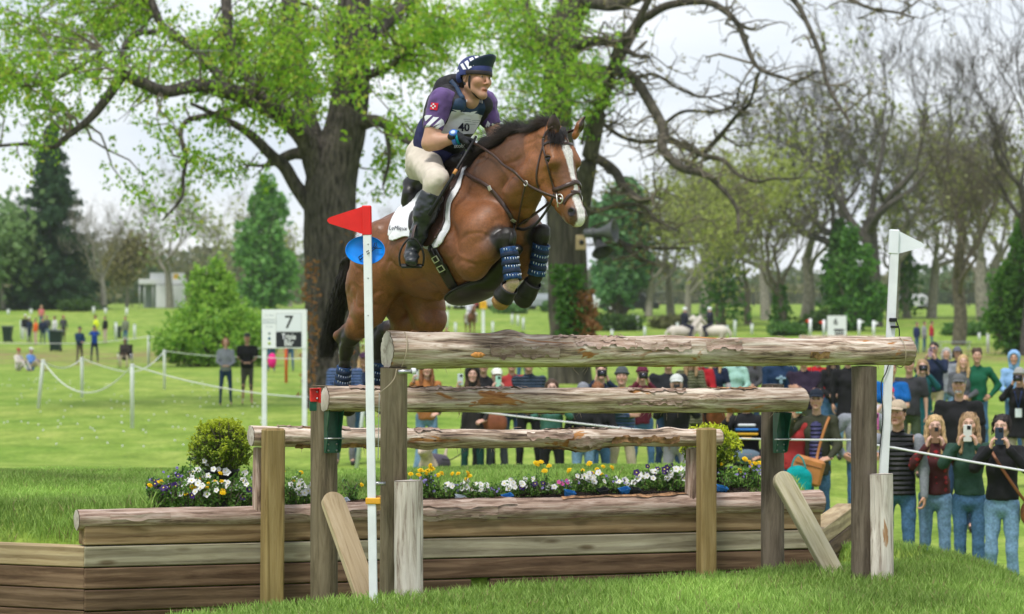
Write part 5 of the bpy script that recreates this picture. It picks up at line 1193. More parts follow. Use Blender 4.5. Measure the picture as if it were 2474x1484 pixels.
# reins and martingale run from hands to bit
hR, hL = wri[1]+nrm(HP(1150, 342, .03)-wri[1])*.085, wri[-1]+nrm(HP(1160, 346, .0)-wri[-1])*.08
ringp = cast(1275, 440, .03)[0]
rn = [hR]+[cast(hx, hy, .03)[0] for hx, hy in ((1196, 376), (1222, 396), (1250, 419)) if cast(hx, hy, .03)[0] is not None]+[ringp, ringp*.5+bit*.5+RT*.015-UP*.004, bit]
V, Fc = tube(spline(rn, 50), .0085, 6, flat=(1, .4), up=RT); mk('rein', V, Fc, M_LEATH, horse)
rl = mirror(ringp); V, Fc = tube(spline([hL, hL*.5+rl*.5, rl, mirror(bit)], 30), .0085, 6, flat=(1, .4), up=RT); mk('rein', V, Fc, M_LEATH, horse)
bc = cast(1242, 545, .02)[0]
V, Fc = tube(spline([ringp, ringp*.5+bc*.5+FW*.03+RT*.03, bc], 20), .009, 6, flat=(1, .4), up=RT); mk('martingale', V, Fc, M_LEATH, horse); V, Fc = tube(spline([rl, rl*.5+bc*.5+FW*.05, bc], 20), .009, 6, flat=(1, .4), up=RT); mk('martingale', V, Fc, M_LEATH, horse)
th = np.linspace(0, 6.283, 20)
for c in (ringp, rl): V, Fc = tube([c+.015*(np.cos(t)*UP+np.sin(t)*FW) for t in th], .0028, 6, False); mk('martingale_ring', V, Fc, M_BRASS, horse)
V, Fc = tube(spline([HP(1338, 470, .09), HP(1322, 505, .07), HP(1295, 540, .06), HP(1268, 554, .05), HP(1247, 552, .04)], 30), .0095, 6, flat=(1, .4), up=RT); mk('rein_loop', V, Fc, M_BLKL, horse)
# whip held against the thigh
wp = root('riding_whip', HP(1036, 520, .42), 'black riding whip with orange tape held in the gloved hand', 'whip')
w0, w1 = HP(1150, 330, .13), HP(1036, 521, .42); V, Fc = tube([w0, w0*.6+w1*.4, w1], [.008, .009, .013], 8); mk('shaft', V, Fc, M_BLACK, wp)
wt = w0*.58+w1*.42; V, Fc = tube([wt, wt+(w1-w0)*.06], .0105, 8); mk('grip_tape', V, Fc, mat('orange_tape', (.55, .25, .08), .6), wp)
# gas canister hose on the vest
hp = [caster(VB, x, y, .012) for x, y in ((1062, 388), (1075, 385), (1083, 396))]; hp = [p for p in hp if p is not None]
if len(hp) >= 2: V, Fc = tube(spline(hp+[HP(1098, 412, .05)], 18), .008, 8); mk('air_hose', V, Fc, M_BLACK, rider)
lan = [hR-UP*.02, hR-UP*.08-FW*.05, HP(1120, 395, .02), HP(1125, 412, .02), HP(1150, 413, -.01), HP(1185, 395, -.02)]; V, Fc = tube(spline(lan, 30), .003, 5); mk('lanyard', V, Fc, M_BLACK, rider)
PADB = bvh(HV+HN_*.017, HQ); decal_text('lettering', PADB, 'LeMieux', 962, 552, 15, M_INK, horse, .05, .0035, .0, .85, .2)
# ------------------------------------------------------------------ spectators
def fabric(name, col, var=.18, sc=45, bump=.0015): return mat(name, col, .85, var, sc, bump, 70, spec=.2)
_fc = {}
def FAB(col, var=.13):
    k = tuple(col)
    if k not in _fc: _fc[k] = fabric('cloth_%d' % len(_fc), col, var)
    return _fc[k]
def pattern_mat(name, cols, sc=(16, 16, 30)):
    "woven bands of coloured diamonds"
    m = bpy.data.materials.new(name); m.use_nodes = True; t = m.node_tree; b = t.nodes['Principled BSDF']; b.inputs['Roughness'].default_value = .9
    tc = t.nodes.new('ShaderNodeTexCoord'); mp = t.nodes.new('ShaderNodeMapping'); mp.inputs['Scale'].default_value = sc; t.links.new(tc.outputs['Object'], mp.inputs[0])
    v = t.nodes.new('ShaderNodeTexVoronoi'); v.distance = 'MANHATTAN'; v.inputs['Scale'].default_value = 1.0; v.inputs['Randomness'].default_value = .25; t.links.new(mp.outputs[0], v.inputs[0])
    r = t.nodes.new('ShaderNodeValToRGB'); r.color_ramp.interpolation = 'CONSTANT'; e = r.color_ramp.elements
    for i, c in enumerate(cols):
        q = e[i] if i < 2 else e.new(.2); q.position = .075*i; q.color = (*c, 1)
    t.links.new(v.outputs['Distance'], r.inputs[0]); t.links.new(r.outputs[0], b.inputs['Base Color']); return m
def ribbed_mat(name, col):
    m = mat(name, col, .5, .2, 20); t = m.node_tree; b = t.nodes['Principled BSDF']; tc = t.nodes.new('ShaderNodeTexCoord'); wv = t.nodes.new('ShaderNodeTexWave'); wv.bands_direction = 'Z'; wv.inputs['Scale'].default_value = 7.0; wv.inputs['Distortion'].default_value = .6
    t.links.new(tc.outputs['Object'], wv.inputs[0]); bp = t.nodes.new('ShaderNodeBump'); bp.inputs['Distance'].default_value = .03; t.links.new(wv.outputs[0], bp.inputs['Height']); t.links.new(bp.outputs[0], b.inputs['Normal']); return m
FLEECE = pattern_mat('patterned_fleece', [(.10, .16, .22), (.05, .01, .012), (.36, .012, .02), (.46, .015, .02), (.06, .01, .012), (.40, .34, .26)], (11, 11, 17))
PLAID = pattern_mat('red_plaid', [(.42, .01, .015), (.03, .01, .01), (.42, .01, .015), (.30, .02, .02)], (9, 9, 9)); PUFF = ribbed_mat('puffer_black', (.012, .013, .016)); PUFFB = ribbed_mat('puffer_blue', (.055, .10, .22)); PUFFN = ribbed_mat('puffer_navy', (.018, .035, .06)); LEOP = pattern_mat('spotted_fur', [(.02, .012, .01), (.33, .13, .035), (.40, .17, .05), (.36, .14, .04)], (11, 11, 11)); FLORAL = pattern_mat('flower_print', [(.45, .10, .2), (.05, .03, .05), (.5, .3, .35), (.1, .15, .2)], (30, 30, 30))
DENIM, DENIML, DENIMD = FAB((.055, .125, .235), .22), FAB((.16, .27, .42), .22), FAB((.022, .045, .095), .22)
BLACKC, NAVYC, GREYC, KHAKI, DGREY = FAB((.012, .012, .014)), FAB((.012, .020, .048)), FAB((.22, .235, .27)), FAB((.40, .34, .24)), FAB((.055, .056, .064))
HAIRS = {'brown': (.055, .028, .014), 'dark': (.018, .012, .010), 'blonde': (.46, .31, .15), 'ginger': (.20, .075, .025), 'grey': (.32, .31, .30), 'light': (.30, .19, .10)}
HM = {k: mat('hair_'+k, v, .5, .5, 40, .003, 60, stretch=(3, 3, .5)) for k, v in HAIRS.items()}
SHOE = FAB((.03, .028, .028)); SHOEW = FAB((.6, .58, .56))
def ik(a, b, l1, l2, pole):
    d = b-a; L = np.linalg.norm(d); L = min(L, (l1+l2)*.995); u = nrm(d); x = (l1*l1-l2*l2+L*L)/(2*L); h = math.sqrt(max(l1*l1-x*x, 0)); p = nrm(pole-np.dot(pole, u)*u); return a+u*x+p*h, a+u*L
NP = [0]
def person(px, top, H, label, sex='m', pose='side', yaw=0.0, tp='jacket', tm=BLACKC, lm=DENIM, hair='brown', style='short', hat=None, hatc=(.02, .02, .025), tone=(.46, .27, .19), shoe=None, group=None, Y=None, hem=.90, look=None, brim=True, flare=0.0, wide=1.0, under=None):
    Ys = np.concatenate([np.arange(25.2 if px > 2120 else (59.9 if px < 700 else 31.5), 60, .1), np.arange(60, 330, .5)])
    if Y is None:
        X = (px-CX)*Ys/F; d = CZ-(top-CY)*Ys/F-gz(X, Ys)-H; i = int(np.argmax(d <= 0)) if (d <= 0).any() else len(Ys)-1; Y = Ys[i]
    loc = stand(px, Y); k = H/1.775; NP[0] += 1; sd = NP[0]*13
    lod = 0 if Y < 31 else (1 if Y < 60 else 2); hb = (.016, .026, .05)[lod]
    yaw = math.radians(yaw)-math.atan2(loc[0], loc[1])*0
    r = root('person', loc, label, 'person', group, yaw)
    fem = sex == 'f'; sw = (.165 if fem else .19)*wide; hw = .085
    seat = pose in ('sit_ground', 'sit_chair'); dz = 0.0
    hipz = .93
    if pose == 'sit_ground': dz = -.80
    if pose == 'sit_chair': dz = -.45
    ck = lambda v: A(v[0], v[1], v[2]+dz)
    hips = {s: ck((hw*s, .0, hipz)) for s in (-1, 1)}
    if pose == 'sit_ground': kn = {s: A(.16*s, -.42, .42) for s in (-1, 1)}; an = {s: A(.10*s, -.70, .07) for s in (-1, 1)}
    elif pose == 'sit_chair': kn = {s: A(.14*s, -.42, .50) for s in (-1, 1)}; an = {s: A(.13*s, -.46, .09) for s in (-1, 1)}
    else: st_ = random.uniform(.08, .13); kn = {s: A(st_*s, -.025, .50) for s in (-1, 1)}; an = {s: A((st_+.02)*s, .02, .085) for s in (-1, 1)}
    wa, chs, shc, nk = ck((0, .0, 1.06)), ck((0, .005, 1.28)), ck((0, .01, 1.42)), ck((0, .012, 1.49))
    hd = ck((0, -.025, 1.658)); S = {s: ck((sw*s, .01, 1.415)) for s in (-1, 1)}
    hands = {}; pole = {s: A(.55*s, .25, -1) for s in (-1, 1)}; hk = 'relaxed'; palm = {s: A(-s, .0, 0) for s in (-1, 1)}; hx = {}
    if pose in ('phone', 'camera'):
        z = 1.56 if pose == 'phone' else 1.62
        for s in (-1, 1): hands[s] = ck((.085*s, -.30, z-.09)); hx[s] = A(-.25*s, -.12, 1); palm[s] = A(-s, .15, 0); pole[s] = A(.75*s, -.1, -1)
        hk = 'grip'
    elif pose == 'phone_one':
        hands[-1] = ck((-.22, -.32, 1.46)); hx[-1] = A(.1, -.1, 1); palm[-1] = A(.9, -.3, 0); pole[-1] = A(-.6, .1, -1); hands[1] = ck((.16, -.22, 1.0)); hx[1] = A(-.7, -.5, -.1); palm[1] = A(0, .5, -.6); hk = 'grip'
    elif pose == 'phone_side': hands[-1] = ck((-.22, -.32, 1.46)); hx[-1] = A(.1, -.1, 1); palm[-1] = A(.9, -.3, 0); pole[-1] = A(-.6, .1, -1); hands[1] = ck((.25, -.05, .88)); hx[1] = A(0, -.12, -1); palm[1] = A(-1, .1, 0); hk = 'grip'
    elif pose == 'cross':
        for s in (-1, 1): hands[s] = ck((-.10*s, -.20, 1.20+.03*s)); hx[s] = A(-1*s, -.05, .1); palm[s] = A(0, 1, 0); pole[s] = A(.7*s, -.1, -1)
    elif pose == 'front':
        for s in (-1, 1): hands[s] = ck((.07*s, -.24, 1.04)); hx[s] = A(-.6*s, -.5, .1); palm[s] = A(0, .8, -.3); pole[s] = A(.8*s, .2, -1)
        hk = 'grip'
    elif pose == 'hip':
        for s in (-1, 1): hands[s] = ck((.20*s, -.06, 1.0)); hx[s] = A(-.4*s, -.7, -.3); palm[s] = A(-s, 0, 0); pole[s] = A(1.0*s, .5, 0)
    elif seat:
        for s in (-1, 1): hands[s] = A(.10*s, -.34, .62+dz*.5+ (.22 if pose == 'sit_chair' else .25)); hx[s] = A(-.4*s, -1, 0); palm[s] = A(0, 0, -1)
    else:
        for s in (-1, 1): hands[s] = ck((.25*s, -.05, .88)); hx[s] = A(0, -.12, -1); palm[s] = A(-s, .1, 0)
    E = {}
    for s in (-1, 1): E[s], hands[s] = ik(S[s], hands[s], .285, .25, pole[s])
    sc = lambda p: np.asarray(p)*k
    # ---- body
    q = SDF(); q.chain([hips[-1]*.5+hips[1]*.5, wa, chs, shc], [.085, .085, .095, .055], .04, A(1, 0, 0), 1.1).cap(shc, .048, nk, .048, .02)
    for s in (-1, 1):
        q.cap(shc-A(0, 0, .02), .048, S[s], .042, .02).cap(S[s], .042, E[s], .035, .02).cap(E[s], .036, hands[s], .024, .02); bare = isinstance(lm, tuple); q.chain([hips[s], kn[s], an[s]], [.07, .052, .038] if bare else [.05, .036, .03], .03); q.cap(an[s], .036, an[s]+A(0, -.12, -.05), .03, .02)
    V, Q = q.mesh(max(hb, .022), smooth=1)
    parts = [(V, Q, np.ones_like(V))]
    hv, hq, hc = HEADS['f' if fem else 'm', 1 if lod == 0 else 0]; HS = .91; hyaw = 0.0 if look is None else math.radians(look); HR_ = rotz(hyaw)
    parts.append((hv @ HR_.T*HS+hd, hq, hc)); parts.append((lambda m: (m[0], m[1], np.ones_like(m[0])))(SDF().cap(hd+A(0, .03, -.10), .05, shc, .055, .02).mesh(.02)))
    if lod < 2:
        for s in (-1, 1): Wh, Qh = hand_mesh(hk, hands[s]+nrm(hx[s])*.0, hx[s], palm[s], s == 1, .90); parts.append((Wh, Qh, np.ones_like(Wh)*A(1.03, .96, .94)))
    else:
        for s in (-1, 1): m = SDF().cap(hands[s], .035, hands[s]+nrm(hx[s])*.08, .03, .01).mesh(.03); parts.append((m[0], m[1], np.ones_like(m[0])))
    VV_ = []; QQ_ = []; CC_ = []; n = 0
    for (a, b, c) in parts: VV_.append(a); QQ_.append(b+n); CC_.append(c); n += len(a)
    mk('body', sc(np.vstack(VV_)), np.vstack(QQ_), SKIN[0], r, cols=skin_tone(np.vstack(CC_), tone), world=False)
    # ---- trousers
    q = SDF()
    sh_ = lm[1] if isinstance(lm, tuple) else 1.0; lmat = lm[0] if isinstance(lm, tuple) else lm
    q.cap(hips[-1]*.5+hips[1]*.5+A(0, 0, .09), .106, hips[-1]*.5+hips[1]*.5-A(0, 0, .01), .110, .03, A(1, 0, 0), 1.2*(1.06 if fem else 1))
    for s in (-1, 1):
        e = kn[s]*(1-sh_)+an[s]*sh_ if sh_ > 0 else kn[s]*.72+hips[s]*.28
        if sh_ > 0: q.chain([hips[s], kn[s], e+A(0, 0, .0)], [.084, .057, .047+flare], .02)
        else: q.chain([hips[s], e], [.10, .090], .03)
    V, Q = q.mesh(hb, smooth=1); V = cloth(V, Q, .008, 10, sd) if lod < 2 else V; mk('trousers', sc(V), Q, lmat, r, world=False)
    q = SDF()
    for s in (-1, 1):
        q = SDF().cap(an[s]+A(0, .03, -.035), .042, an[s]+A(.01*s, -.15, -.045), .036, .02); V, Q = q.mesh((.014, .024, .05)[lod]); mk('shoe', sc(V), Q, shoe or SHOE, r, world=False)
    # ---- upper garment
    q = SDF(); b0 = .120 if fem else .134; tw = 1.15*wide
    hz_ = ck((0, 0, hem))
    q.chain([hz_+A(0, 0, .02), wa, chs, shc-A(0, 0, .035)], [b0*1.10, b0*.98, b0*1.04, .075], .04, A(1, 0, 0), tw)
    if tp != 'tee': q.cap(shc+A(0, 0, -.01), .075, nk+A(0, .008, -.012), .060, .02)
    else: q.cap(shc, .07, shc+A(0, .02, .035), .06, .02)
    if fem: q.cap(chs+A(-.05, -.06, -.02), .055, chs+A(.05, -.06, -.02), .055, .05)
    if tp == 'coat': q.cap(wa, .12, hz_, .175, .05, A(1, 0, 0), 1.2)
    if tp in ('hoodie', 'jacket', 'coat', 'puffer', 'fleece'): q.cap(shc+A(-.05, .06, .02), .042, shc+A(.05, .06, .02), .042, .03); q.cap(nk+A(-.025, -.005, -.035), .045, nk+A(.025, -.005, -.035), .045, .03)
    for s in (-1, 1):
        q.cap(shc-A(0, 0, .02), .070, S[s], .064, .03)
        if tp == 'tee': q.cap(S[s], .068, S[s]*.35+E[s]*.65, .066, .02)
        elif tp == 'vest': pass
        else: q.cap(S[s], .062, E[s], .053, .025).cap(E[s], .053, hands[s]-nrm(hands[s]-E[s])*.01, .038, .02)
    if tp == 'vest': 
        for s in (-1, 1): q.cap(S[s]+A(.02*s, 0, 0), .075, S[s]+A(.04*s, 0, -.1), .06, .02, op='s')
    zc = hz_[2]
    V, Q = q.mesh(hb, smooth=1, post=lambda f, X, Y_, Z: np.maximum(f, np.where((np.abs(X) < .24) | (Z > 1.3+dz), zc-Z, -1)) if not seat else f); V = cloth(V, Q, .011, 9, sd+3) if lod < 2 else V
    mk('upper_garment', sc(V), Q, tm, r, world=False)
    if tp == 'vest' or under is not None:
        q = SDF()
        for s in (-1, 1): q.cap(S[s], .058, E[s], .052, .02).cap(E[s], .052, hands[s], .038, .02)
        V, Q = q.mesh(hb, smooth=1); mk('sleeves', sc(V), Q, under or NAVYC, r, world=False)
    # ---- hair and hats
    hh_ = (.010, .014, .03)[lod]; T = lambda p: np.asarray(p) @ HR_.T*HS+hd
    if hat != 'hood' or style == 'long':
        q = SDF(); q.ell(T((0, .022, .045)), (.080, .093, .082), HR_, .01); q.ell(T((0, -.125, -.02)), (.075, .085, .085), HR_, .012, 's')
        if style == 'long':
            for s in (-1, 1): q.chain([T((.070*s, .01, .05)), T((.082*s, .015, -.05)), T((.092*s, -.005, -.17)), T((.085*s, -.05, -.30))], [.030, .032, .036, .022], .02)
            q.chain([T((0, .08, .0)), T((0, .085, -.12)), T((0, .08, -.24))], [.06, .07, .05], .03)
        elif style == 'bob':
            for s in (-1, 1): q.chain([T((.070*s, .01, .05)), T((.082*s, .01, -.04)), T((.078*s, -.01, -.10))], [.030, .034, .028], .02)
            q.cap(T((0, .07, 0)), .06, T((0, .06, -.09)), .05, .03)
        elif style == 'tail': q.chain([T((0, .10, .03)), T((0, .13, -.05)), T((0, .11, -.2))], [.03, .035, .02], .02)
        elif style == 'full':
            for i in range(14): a = random.uniform(0, 6.28); e = random.uniform(.2, 1.3); q.ball(T((.085*math.cos(a)*math.cos(e), .02+.10*math.sin(a)*math.cos(e)*.8+.01, .05+.085*math.sin(e))), .026, .015)
        V, Q = q.mesh(hh_, smooth=1 if lod < 2 else 0)
        if lod < 2: N = vnormals(V, Q); V = V+N*(.006*fbm(V*A(70, 70, 9), 2, sd))[:, None]
        if lod == 0 and style in ('long', 'tail'):
            rh = np.random.default_rng(sd); m_ = 420; a_ = rh.uniform(-.5, 3.64, m_); PT = np.zeros((m_, 7, 3)); z0 = rh.uniform(.0, .10, m_); L_ = rh.uniform(.26, .44, m_) if style == 'long' else rh.uniform(.03, .09, m_)
            for j in range(7): u = j/6; rr_ = 1+.08*u; PT[:, j] = np.stack([.086*np.cos(a_)*rr_*np.sqrt(np.maximum(.15, 1-(z0/.13)**2*(1-u)))+.012*np.sin(5*u+a_*7), .02+.088*np.sin(a_)*rr_-.03*u*(np.abs(np.cos(a_)) > .6), z0+.03*(1-u)-L_*u], -1)
            v_, q_ = tubes_np((PT @ HR_.T*HS+hd), np.full((m_, 7), .0022), 3); V, Q = np.vstack([V, v_]), np.vstack([np.vstack([Q[:, [0, 1, 2, 3]]]), np.c_[q_+len(V)]])
        mk('hair', sc(V), Q, HM[hair], r, world=False)
    if hat == 'hood':
        q = SDF(); q.ell(T((0, .03, .03)), (.115, .13, .13), HR_, .02).cap(T((0, .06, -.08)), .10, T((0, .04, -.15)), .09, .03); q.ell(T((0, -.12, -.015)), (.080, .12, .105), HR_, .015, 's'); V, Q = q.mesh(hh_); mk('hood', sc(V), Q, tm, r, world=False)
    elif hat in ('cap', 'beanie'):
        hm = FAB(hatc, .12); q = SDF(); q.ell(T((0, .012, .055)), (.084, .097, .080 if hat == 'cap' else .09), HR_, .01)
        V, Q = q.mesh(hh_, smooth=1); zz_ = ((V-hd) @ HR_); g = zz_[:, 2]-.046+.12*np.maximum(zz_[:, 1], 0) if hat == 'cap' else zz_[:, 2]-.030+.15*np.maximum(zz_[:, 1], 0); V2, F2 = clip_mesh(V, Q, g, vnormals(V, Q), 0); o = mk(hat, sc(V2), F2, hm, r, world=False)
        if hat == 'cap' and brim:
            n_, k_ = 12, 4; VB_ = []
            for i in range(n_):
                t = -1.1+2.2*i/(n_-1)
                for j in range(k_): u = j/(k_-1); VB_.append(T((.080*math.sin(t)*(1+.1*u), -.090*math.cos(t)-.075*u*math.cos(t*.8), .062-.020*u-.016*(math.sin(t)**2))))
            I = np.arange(n_*k_).reshape(n_, k_); Qb = np.stack([I[:-1, :-1], I[1:, :-1], I[1:, 1:], I[:-1, 1:]], -1).reshape(-1, 4); b_ = mk('cap_brim', sc(VB_), Qb, hm, r, world=False); sm = b_.modifiers.new('t', 'SOLIDIFY'); sm.thickness = .006
        if hat == 'beanie' and lod < 2: V, Fc = tube([T((.094*math.cos(t), .012+.108*math.sin(t), .040-.02*math.sin(t))) for t in np.linspace(0, 6.283, 24)], .016, 6, False); mk('beanie_cuff', sc(V), Fc, hm, r, world=False)
    W2 = lambda p: rotz(yaw) @ (np.asarray(p)*k)+loc
    return dict(o=r, W=W2, hands=hands, hx=hx, k=k, yaw=yaw, hd=hd, S=S, wa=wa, chs=chs, T=T, Y=Y, lod=lod, hips=hips)
def phone(p, col, label, side=None, group='phones held up by spectators', size=(.076, .010, .155)):
    h = p['hands']; z = lambda s: h[s]+nrm(p['hx'][s])*.085
    c = (z(-1)+z(1))/2+A(0, -.02, .035) if side is None else z(side)+A(-.03*side, -.02, .05)
    o = root('phone', p['W'](c), label, 'phone', group, p['yaw']); MB().box((0, 0, 0), size, bev=.004).build('case', M(col, .35, spec=.5), o, world=False)
    MB().box((.012 if True else 0, -.006, size[2]*.33), (.034, .004, .036), bev=.0015).build('camera_bump', M((.015, .015, .02), .2), o, world=False); MB().box((0, .0056, 0), (size[0]*.9, .001, size[2]*.94)).build('screen', M((.02, .02, .025), .1, spec=.6), o, world=False)
def camera_thing(p, label):
    h = p['hands']; c = (h[-1]+h[1])/2+A(0, -.05, .11); o = root('camera', p['W'](c), label, 'camera', 'cameras held up by spectators', p['yaw']); MB().box((0, 0, 0), (.13, .06, .09), bev=.01).build('camera_body', M((.012, .012, .014), .5), o, world=False); V, Fc = tube([(0, -.02, 0), (0, -.10, 0)], .034, 14); mk('lens', V, Fc, M((.012, .012, .014), .4), o, world=False); V, Fc = tube([(0, -.1, 0), (0, -.103, 0)], .028, 14); mk('lens_glass', V, Fc, M((.02, .02, .05), .05, spec=.9), o, world=False)
GF, GC, GB, GL = 'spectators in the front row by the rope', 'spectators standing behind the rails', 'spectators at the back', 'people out on the field'
# --- front row by the rope
p = person(2168, 968, 1.78, 'person in black quilted vest and beige cap raising a pink phone', 'm', 'phone_side', -12, 'vest', PUFF, DENIM, 'dark', 'short', 'cap', (.42, .34, .25), (.50, .29, .2), under=GREYC, look=-14, group=GF); phone(p, (.42, .10, .28), 'pink phone raised by the person in the beige cap', -1)
p = person(2258, 1004, 1.64, 'long-haired blonde person in red patterned fleece filming with a phone', 'f', 'phone', -8, 'fleece', FLEECE, DENIML, 'blonde', 'long', tone=(.56, .36, .28), group=GF, flare=.012, hem=.97); phone(p, (.22, .12, .07), 'brown spotted phone held by the person in red fleece')
p = person(2341, 997, 1.69, 'long-haired person in dark green fleece filming with a white phone', 'f', 'phone', -12, 'fleece', FAB((.022, .055, .040)), DENIM, 'light', 'long', tone=(.52, .32, .23), group=GF, flare=.03, hem=.97); phone(p, (.62, .62, .60), 'white phone held by the person in green fleece')
p = person(2420, 1002, 1.70, 'person in black rain jacket with tied dark hair filming with a phone', 'f', 'phone', -14, 'jacket', BLACKC, DENIML, 'dark', 'tail', tone=(.54, .34, .26), group=GF, flare=.012, hem=.98, look=-10); phone(p, (.015, .03, .06), 'dark blue phone held by the person in black jacket')
bg = root('handbag', p['W']((.24, -.06, .84)), 'small tan leather crossbody bag on a long strap', 'bag'); q = SDF().ell(p['W']((.27, -.02, .86)), (.10, .06, .13), None, .02); V, Q = q.mesh(.014); mk('pouch', V, Q, mat('tan_leather', (.24, .085, .03), .45, .2, 14), bg)
V, Fc = tube(spline([p['W'](x) for x in ((-.10, -.11, 1.46), (-.03, -.19, 1.35), (.07, -.20, 1.2), (.17, -.17, 1.05), (.24, -.10, .95))], 24), .014, 6, flat=(1, .3), up=A(0, -1, 0)); mk('strap', V, Fc, mat('tan_leather_strap', (.20, .07, .025), .45), bg)
# --- second and third rows by the rope
p = person(2316, 905, 1.83, 'grey-bearded person in black shirt and camouflage cap standing tall', 'm', 'side', -8, 'tee', BLACKC, DENIMD, 'grey', 'short', 'cap', (.10, .105, .11), (.52, .31, .23), group=GC, look=-6, under=BLACKC, wide=1.08)
q = SDF().ell(p['T']((0, -.075, -.088)), (.04, .026, .034), None, .01); V, Q = q.mesh(.008); mk('beard', V*p['k'], Q, HM['grey'], p['o'], world=False)
p = person(2228, 868, 1.66, 'person in long teal coat pointing a compact camera', 'f', 'camera', -6, 'coat', FAB((.010, .075, .085)), KHAKI, 'light', 'bob', tone=(.5, .31, .24), group=GC, hem=.52); camera_thing(p, 'black compact camera held by the person in teal coat')
person(2286, 840, 1.68, 'grey-haired person in pale blue-grey sweater, arms down', 'f', 'side', -10, 'jacket', GREYC, DENIML, 'grey', 'bob', tone=(.5, .31, .24), group=GC)
p = person(2256, 826, 1.80, 'person in navy quarter-zip and mirrored sunglasses raising a phone', 'm', 'phone', -20, 'jacket', NAVYC, KHAKI, 'dark', 'short', tone=(.45, .27, .2), group=GC); phone(p, (.35, .22, .30), 'mauve phone held level by the person in sunglasses')
V, Fc = tube([p['T']((x, -.098+.6*x*x, .012)) for x in np.linspace(-.06, .06, 9)], .016, 6, flat=(1, .4), up=A(0, -1, 0)); mk('sunglasses', V*p['k'], Fc, M((.03, .05, .10), .08, spec=.8), p['o'], world=False)
person(2326, 857, 1.66, 'blonde person in charcoal jacket with hair over the shoulders', 'f', 'front', -6, 'jacket', FAB((.075, .08, .09)), DENIM, 'blonde', 'long', tone=(.58, .36, .28), group=GC, wide=1.1)
person(2312, 838, 1.66, 'person in navy jacket with pink lining and a grey cap', 'f', 'side', -10, 'jacket', NAVYC, DENIM, 'dark', 'bob', 'cap', (.12, .12, .15), (.45, .27, .2), group=GC)
person(2360, 842, 1.76, 'curly-haired young person in green sweater with hand on hip', 'm', 'hip', -8, 'jacket', FAB((.008, .085, .045)), DENIM, 'brown', 'full', tone=(.50, .30, .22), group=GC, hem=.92)
person(2449, 850, 1.68, 'person in pale blue hooded sweatshirt with the hood up', 'f', 'front', -12, 'hoodie', FAB((.22, .38, .62)), DENIM, 'brown', 'short', 'hood', group=GC)
p = person(2462, 890, 1.64, 'person in black coat and grey beanie photographing, lanyard round the neck', 'f', 'camera', -14, 'coat', BLACKC, FAB((.36, .31, .26)), 'brown', 'tail', 'beanie', (.30, .30, .29), group=GC, hem=.74); camera_thing(p, 'black camera held by the person in grey beanie')
o = root('lanyard_badge', p['W']((.0, -.20, 1.12)), 'white badge hanging on a blue lanyard', 'badge'); MB().box((0, 0, 0), (.09, .006, .12), bev=.002).build('card', M((.65, .7, .75), .4), o, world=False); MB().box((0, .001, -.03), (.086, .0075, .03)).build('card_print', M((.02, .12, .45), .5), o, world=False)
for s in (-1, 1): V, Fc = tube([(0, .0, .06), (.05*s, .03, .30)], .006, 5); mk('lanyard', V, Fc, M((.02, .05, .2), .7), o, world=False)
person(2152, 872, 1.74, 'person in bright blue T-shirt with backpack straps', 'm', 'front', -6, 'tee', FAB((.006, .10, .34)), KHAKI, 'brown', 'short', tone=(.48, .28, .2), group=GC)
person(2196, 862, 1.74, 'person in dark grey T-shirt with an orange emblem', 'm', 'side', -6, 'tee', FAB((.035, .036, .042)), FAB((.05, .07, .04)), 'dark', 'short', tone=(.45, .27, .2), group=GC)
person(2148, 935, 1.42, 'child in a red cap with raised arms', 'f', 'camera', -6, 'tee', FAB((.45, .42, .44)), NAVYC, 'brown', 'tail', 'cap', (.62, .02, .06), (.55, .35, .28), group=GC)
person(2080, 952, 1.74, 'person in grey sweatshirt whose elbow shows past the tall post', 'f', 'hip', 0, 'jacket', GREYC, DENIM, 'brown', 'long', group=GC, wide=1.15)
p = person(1972, 948, 1.72, 'person in olive jacket and black cap holding up a mint phone', 'f', 'phone_one', -10, 'jacket', FAB((.040, .042, .026)), DENIM, 'dark', 'tail', 'cap', (.012, .018, .03), (.48, .29, .21), group=GC, wide=1.1, hem=.80); phone(p, (.25, .55, .47), 'mint green phone raised by the person in olive jacket', -1)
q = SDF().chain([p['wa']+A(0, -.085, -.12), p['chs']+A(0, -.085, .06)], [.085, .075], .03, A(1, 0, 0), .95); V, Q = q.mesh(.02); mk('quilted_vest', V*p['k'], Q, ribbed_mat('puffer_violet', (.045, .045, .13)), p['o'], world=False)
q = SDF().cap(p['T']((-.05, -.092, .008)), .008, p['T']((.05, -.092, .008)), .008, .002); V, Q = q.mesh(.008); mk('glasses', V*p['k'], Q, M((.02, .015, .015), .3), p['o'], world=False)
bg = root('shoulder_bag', p['W']((-.06, -.26, .74)), 'large tan leather shoulder bag worn over the olive jacket', 'bag'); R = rotz(p['yaw']); R2 = R @ np.array([[math.cos(.25), 0, math.sin(.25)], [0, 1, 0], [-math.sin(.25), 0, math.cos(.25)]]); MB().box(p['W']((-.08, -.27, .86)), (.34, .10, .30), R2, .03).build('bag_body', mat('bag_tan', (.42, .17, .05), .5, .15, 9), bg); MB().box(p['W']((-.075, -.325, .93)), (.33, .012, .012), R2, .004).build('flap_edge', mat('bag_tan_dark', (.25, .10, .03), .5), bg)
V, Fc = tube(spline([p['W'](x) for x in ((.15, -.05, 1.46), (.12, -.14, 1.38), (.07, -.19, 1.22), (.03, -.22, 1.05), (.02, -.26, .98))], 20), .016, 6, flat=(1, .3), up=A(0, -1, 0)); mk('strap', V, Fc, mat('bag_strap', (.38, .15, .045), .5), bg)
p = person(1916, 985, 1.64, 'person in red and pink flowered top behind the green bracket', 'f', 'side', 0, 'jacket', PLAID, DENIM, 'brown', 'bob', group=GC)
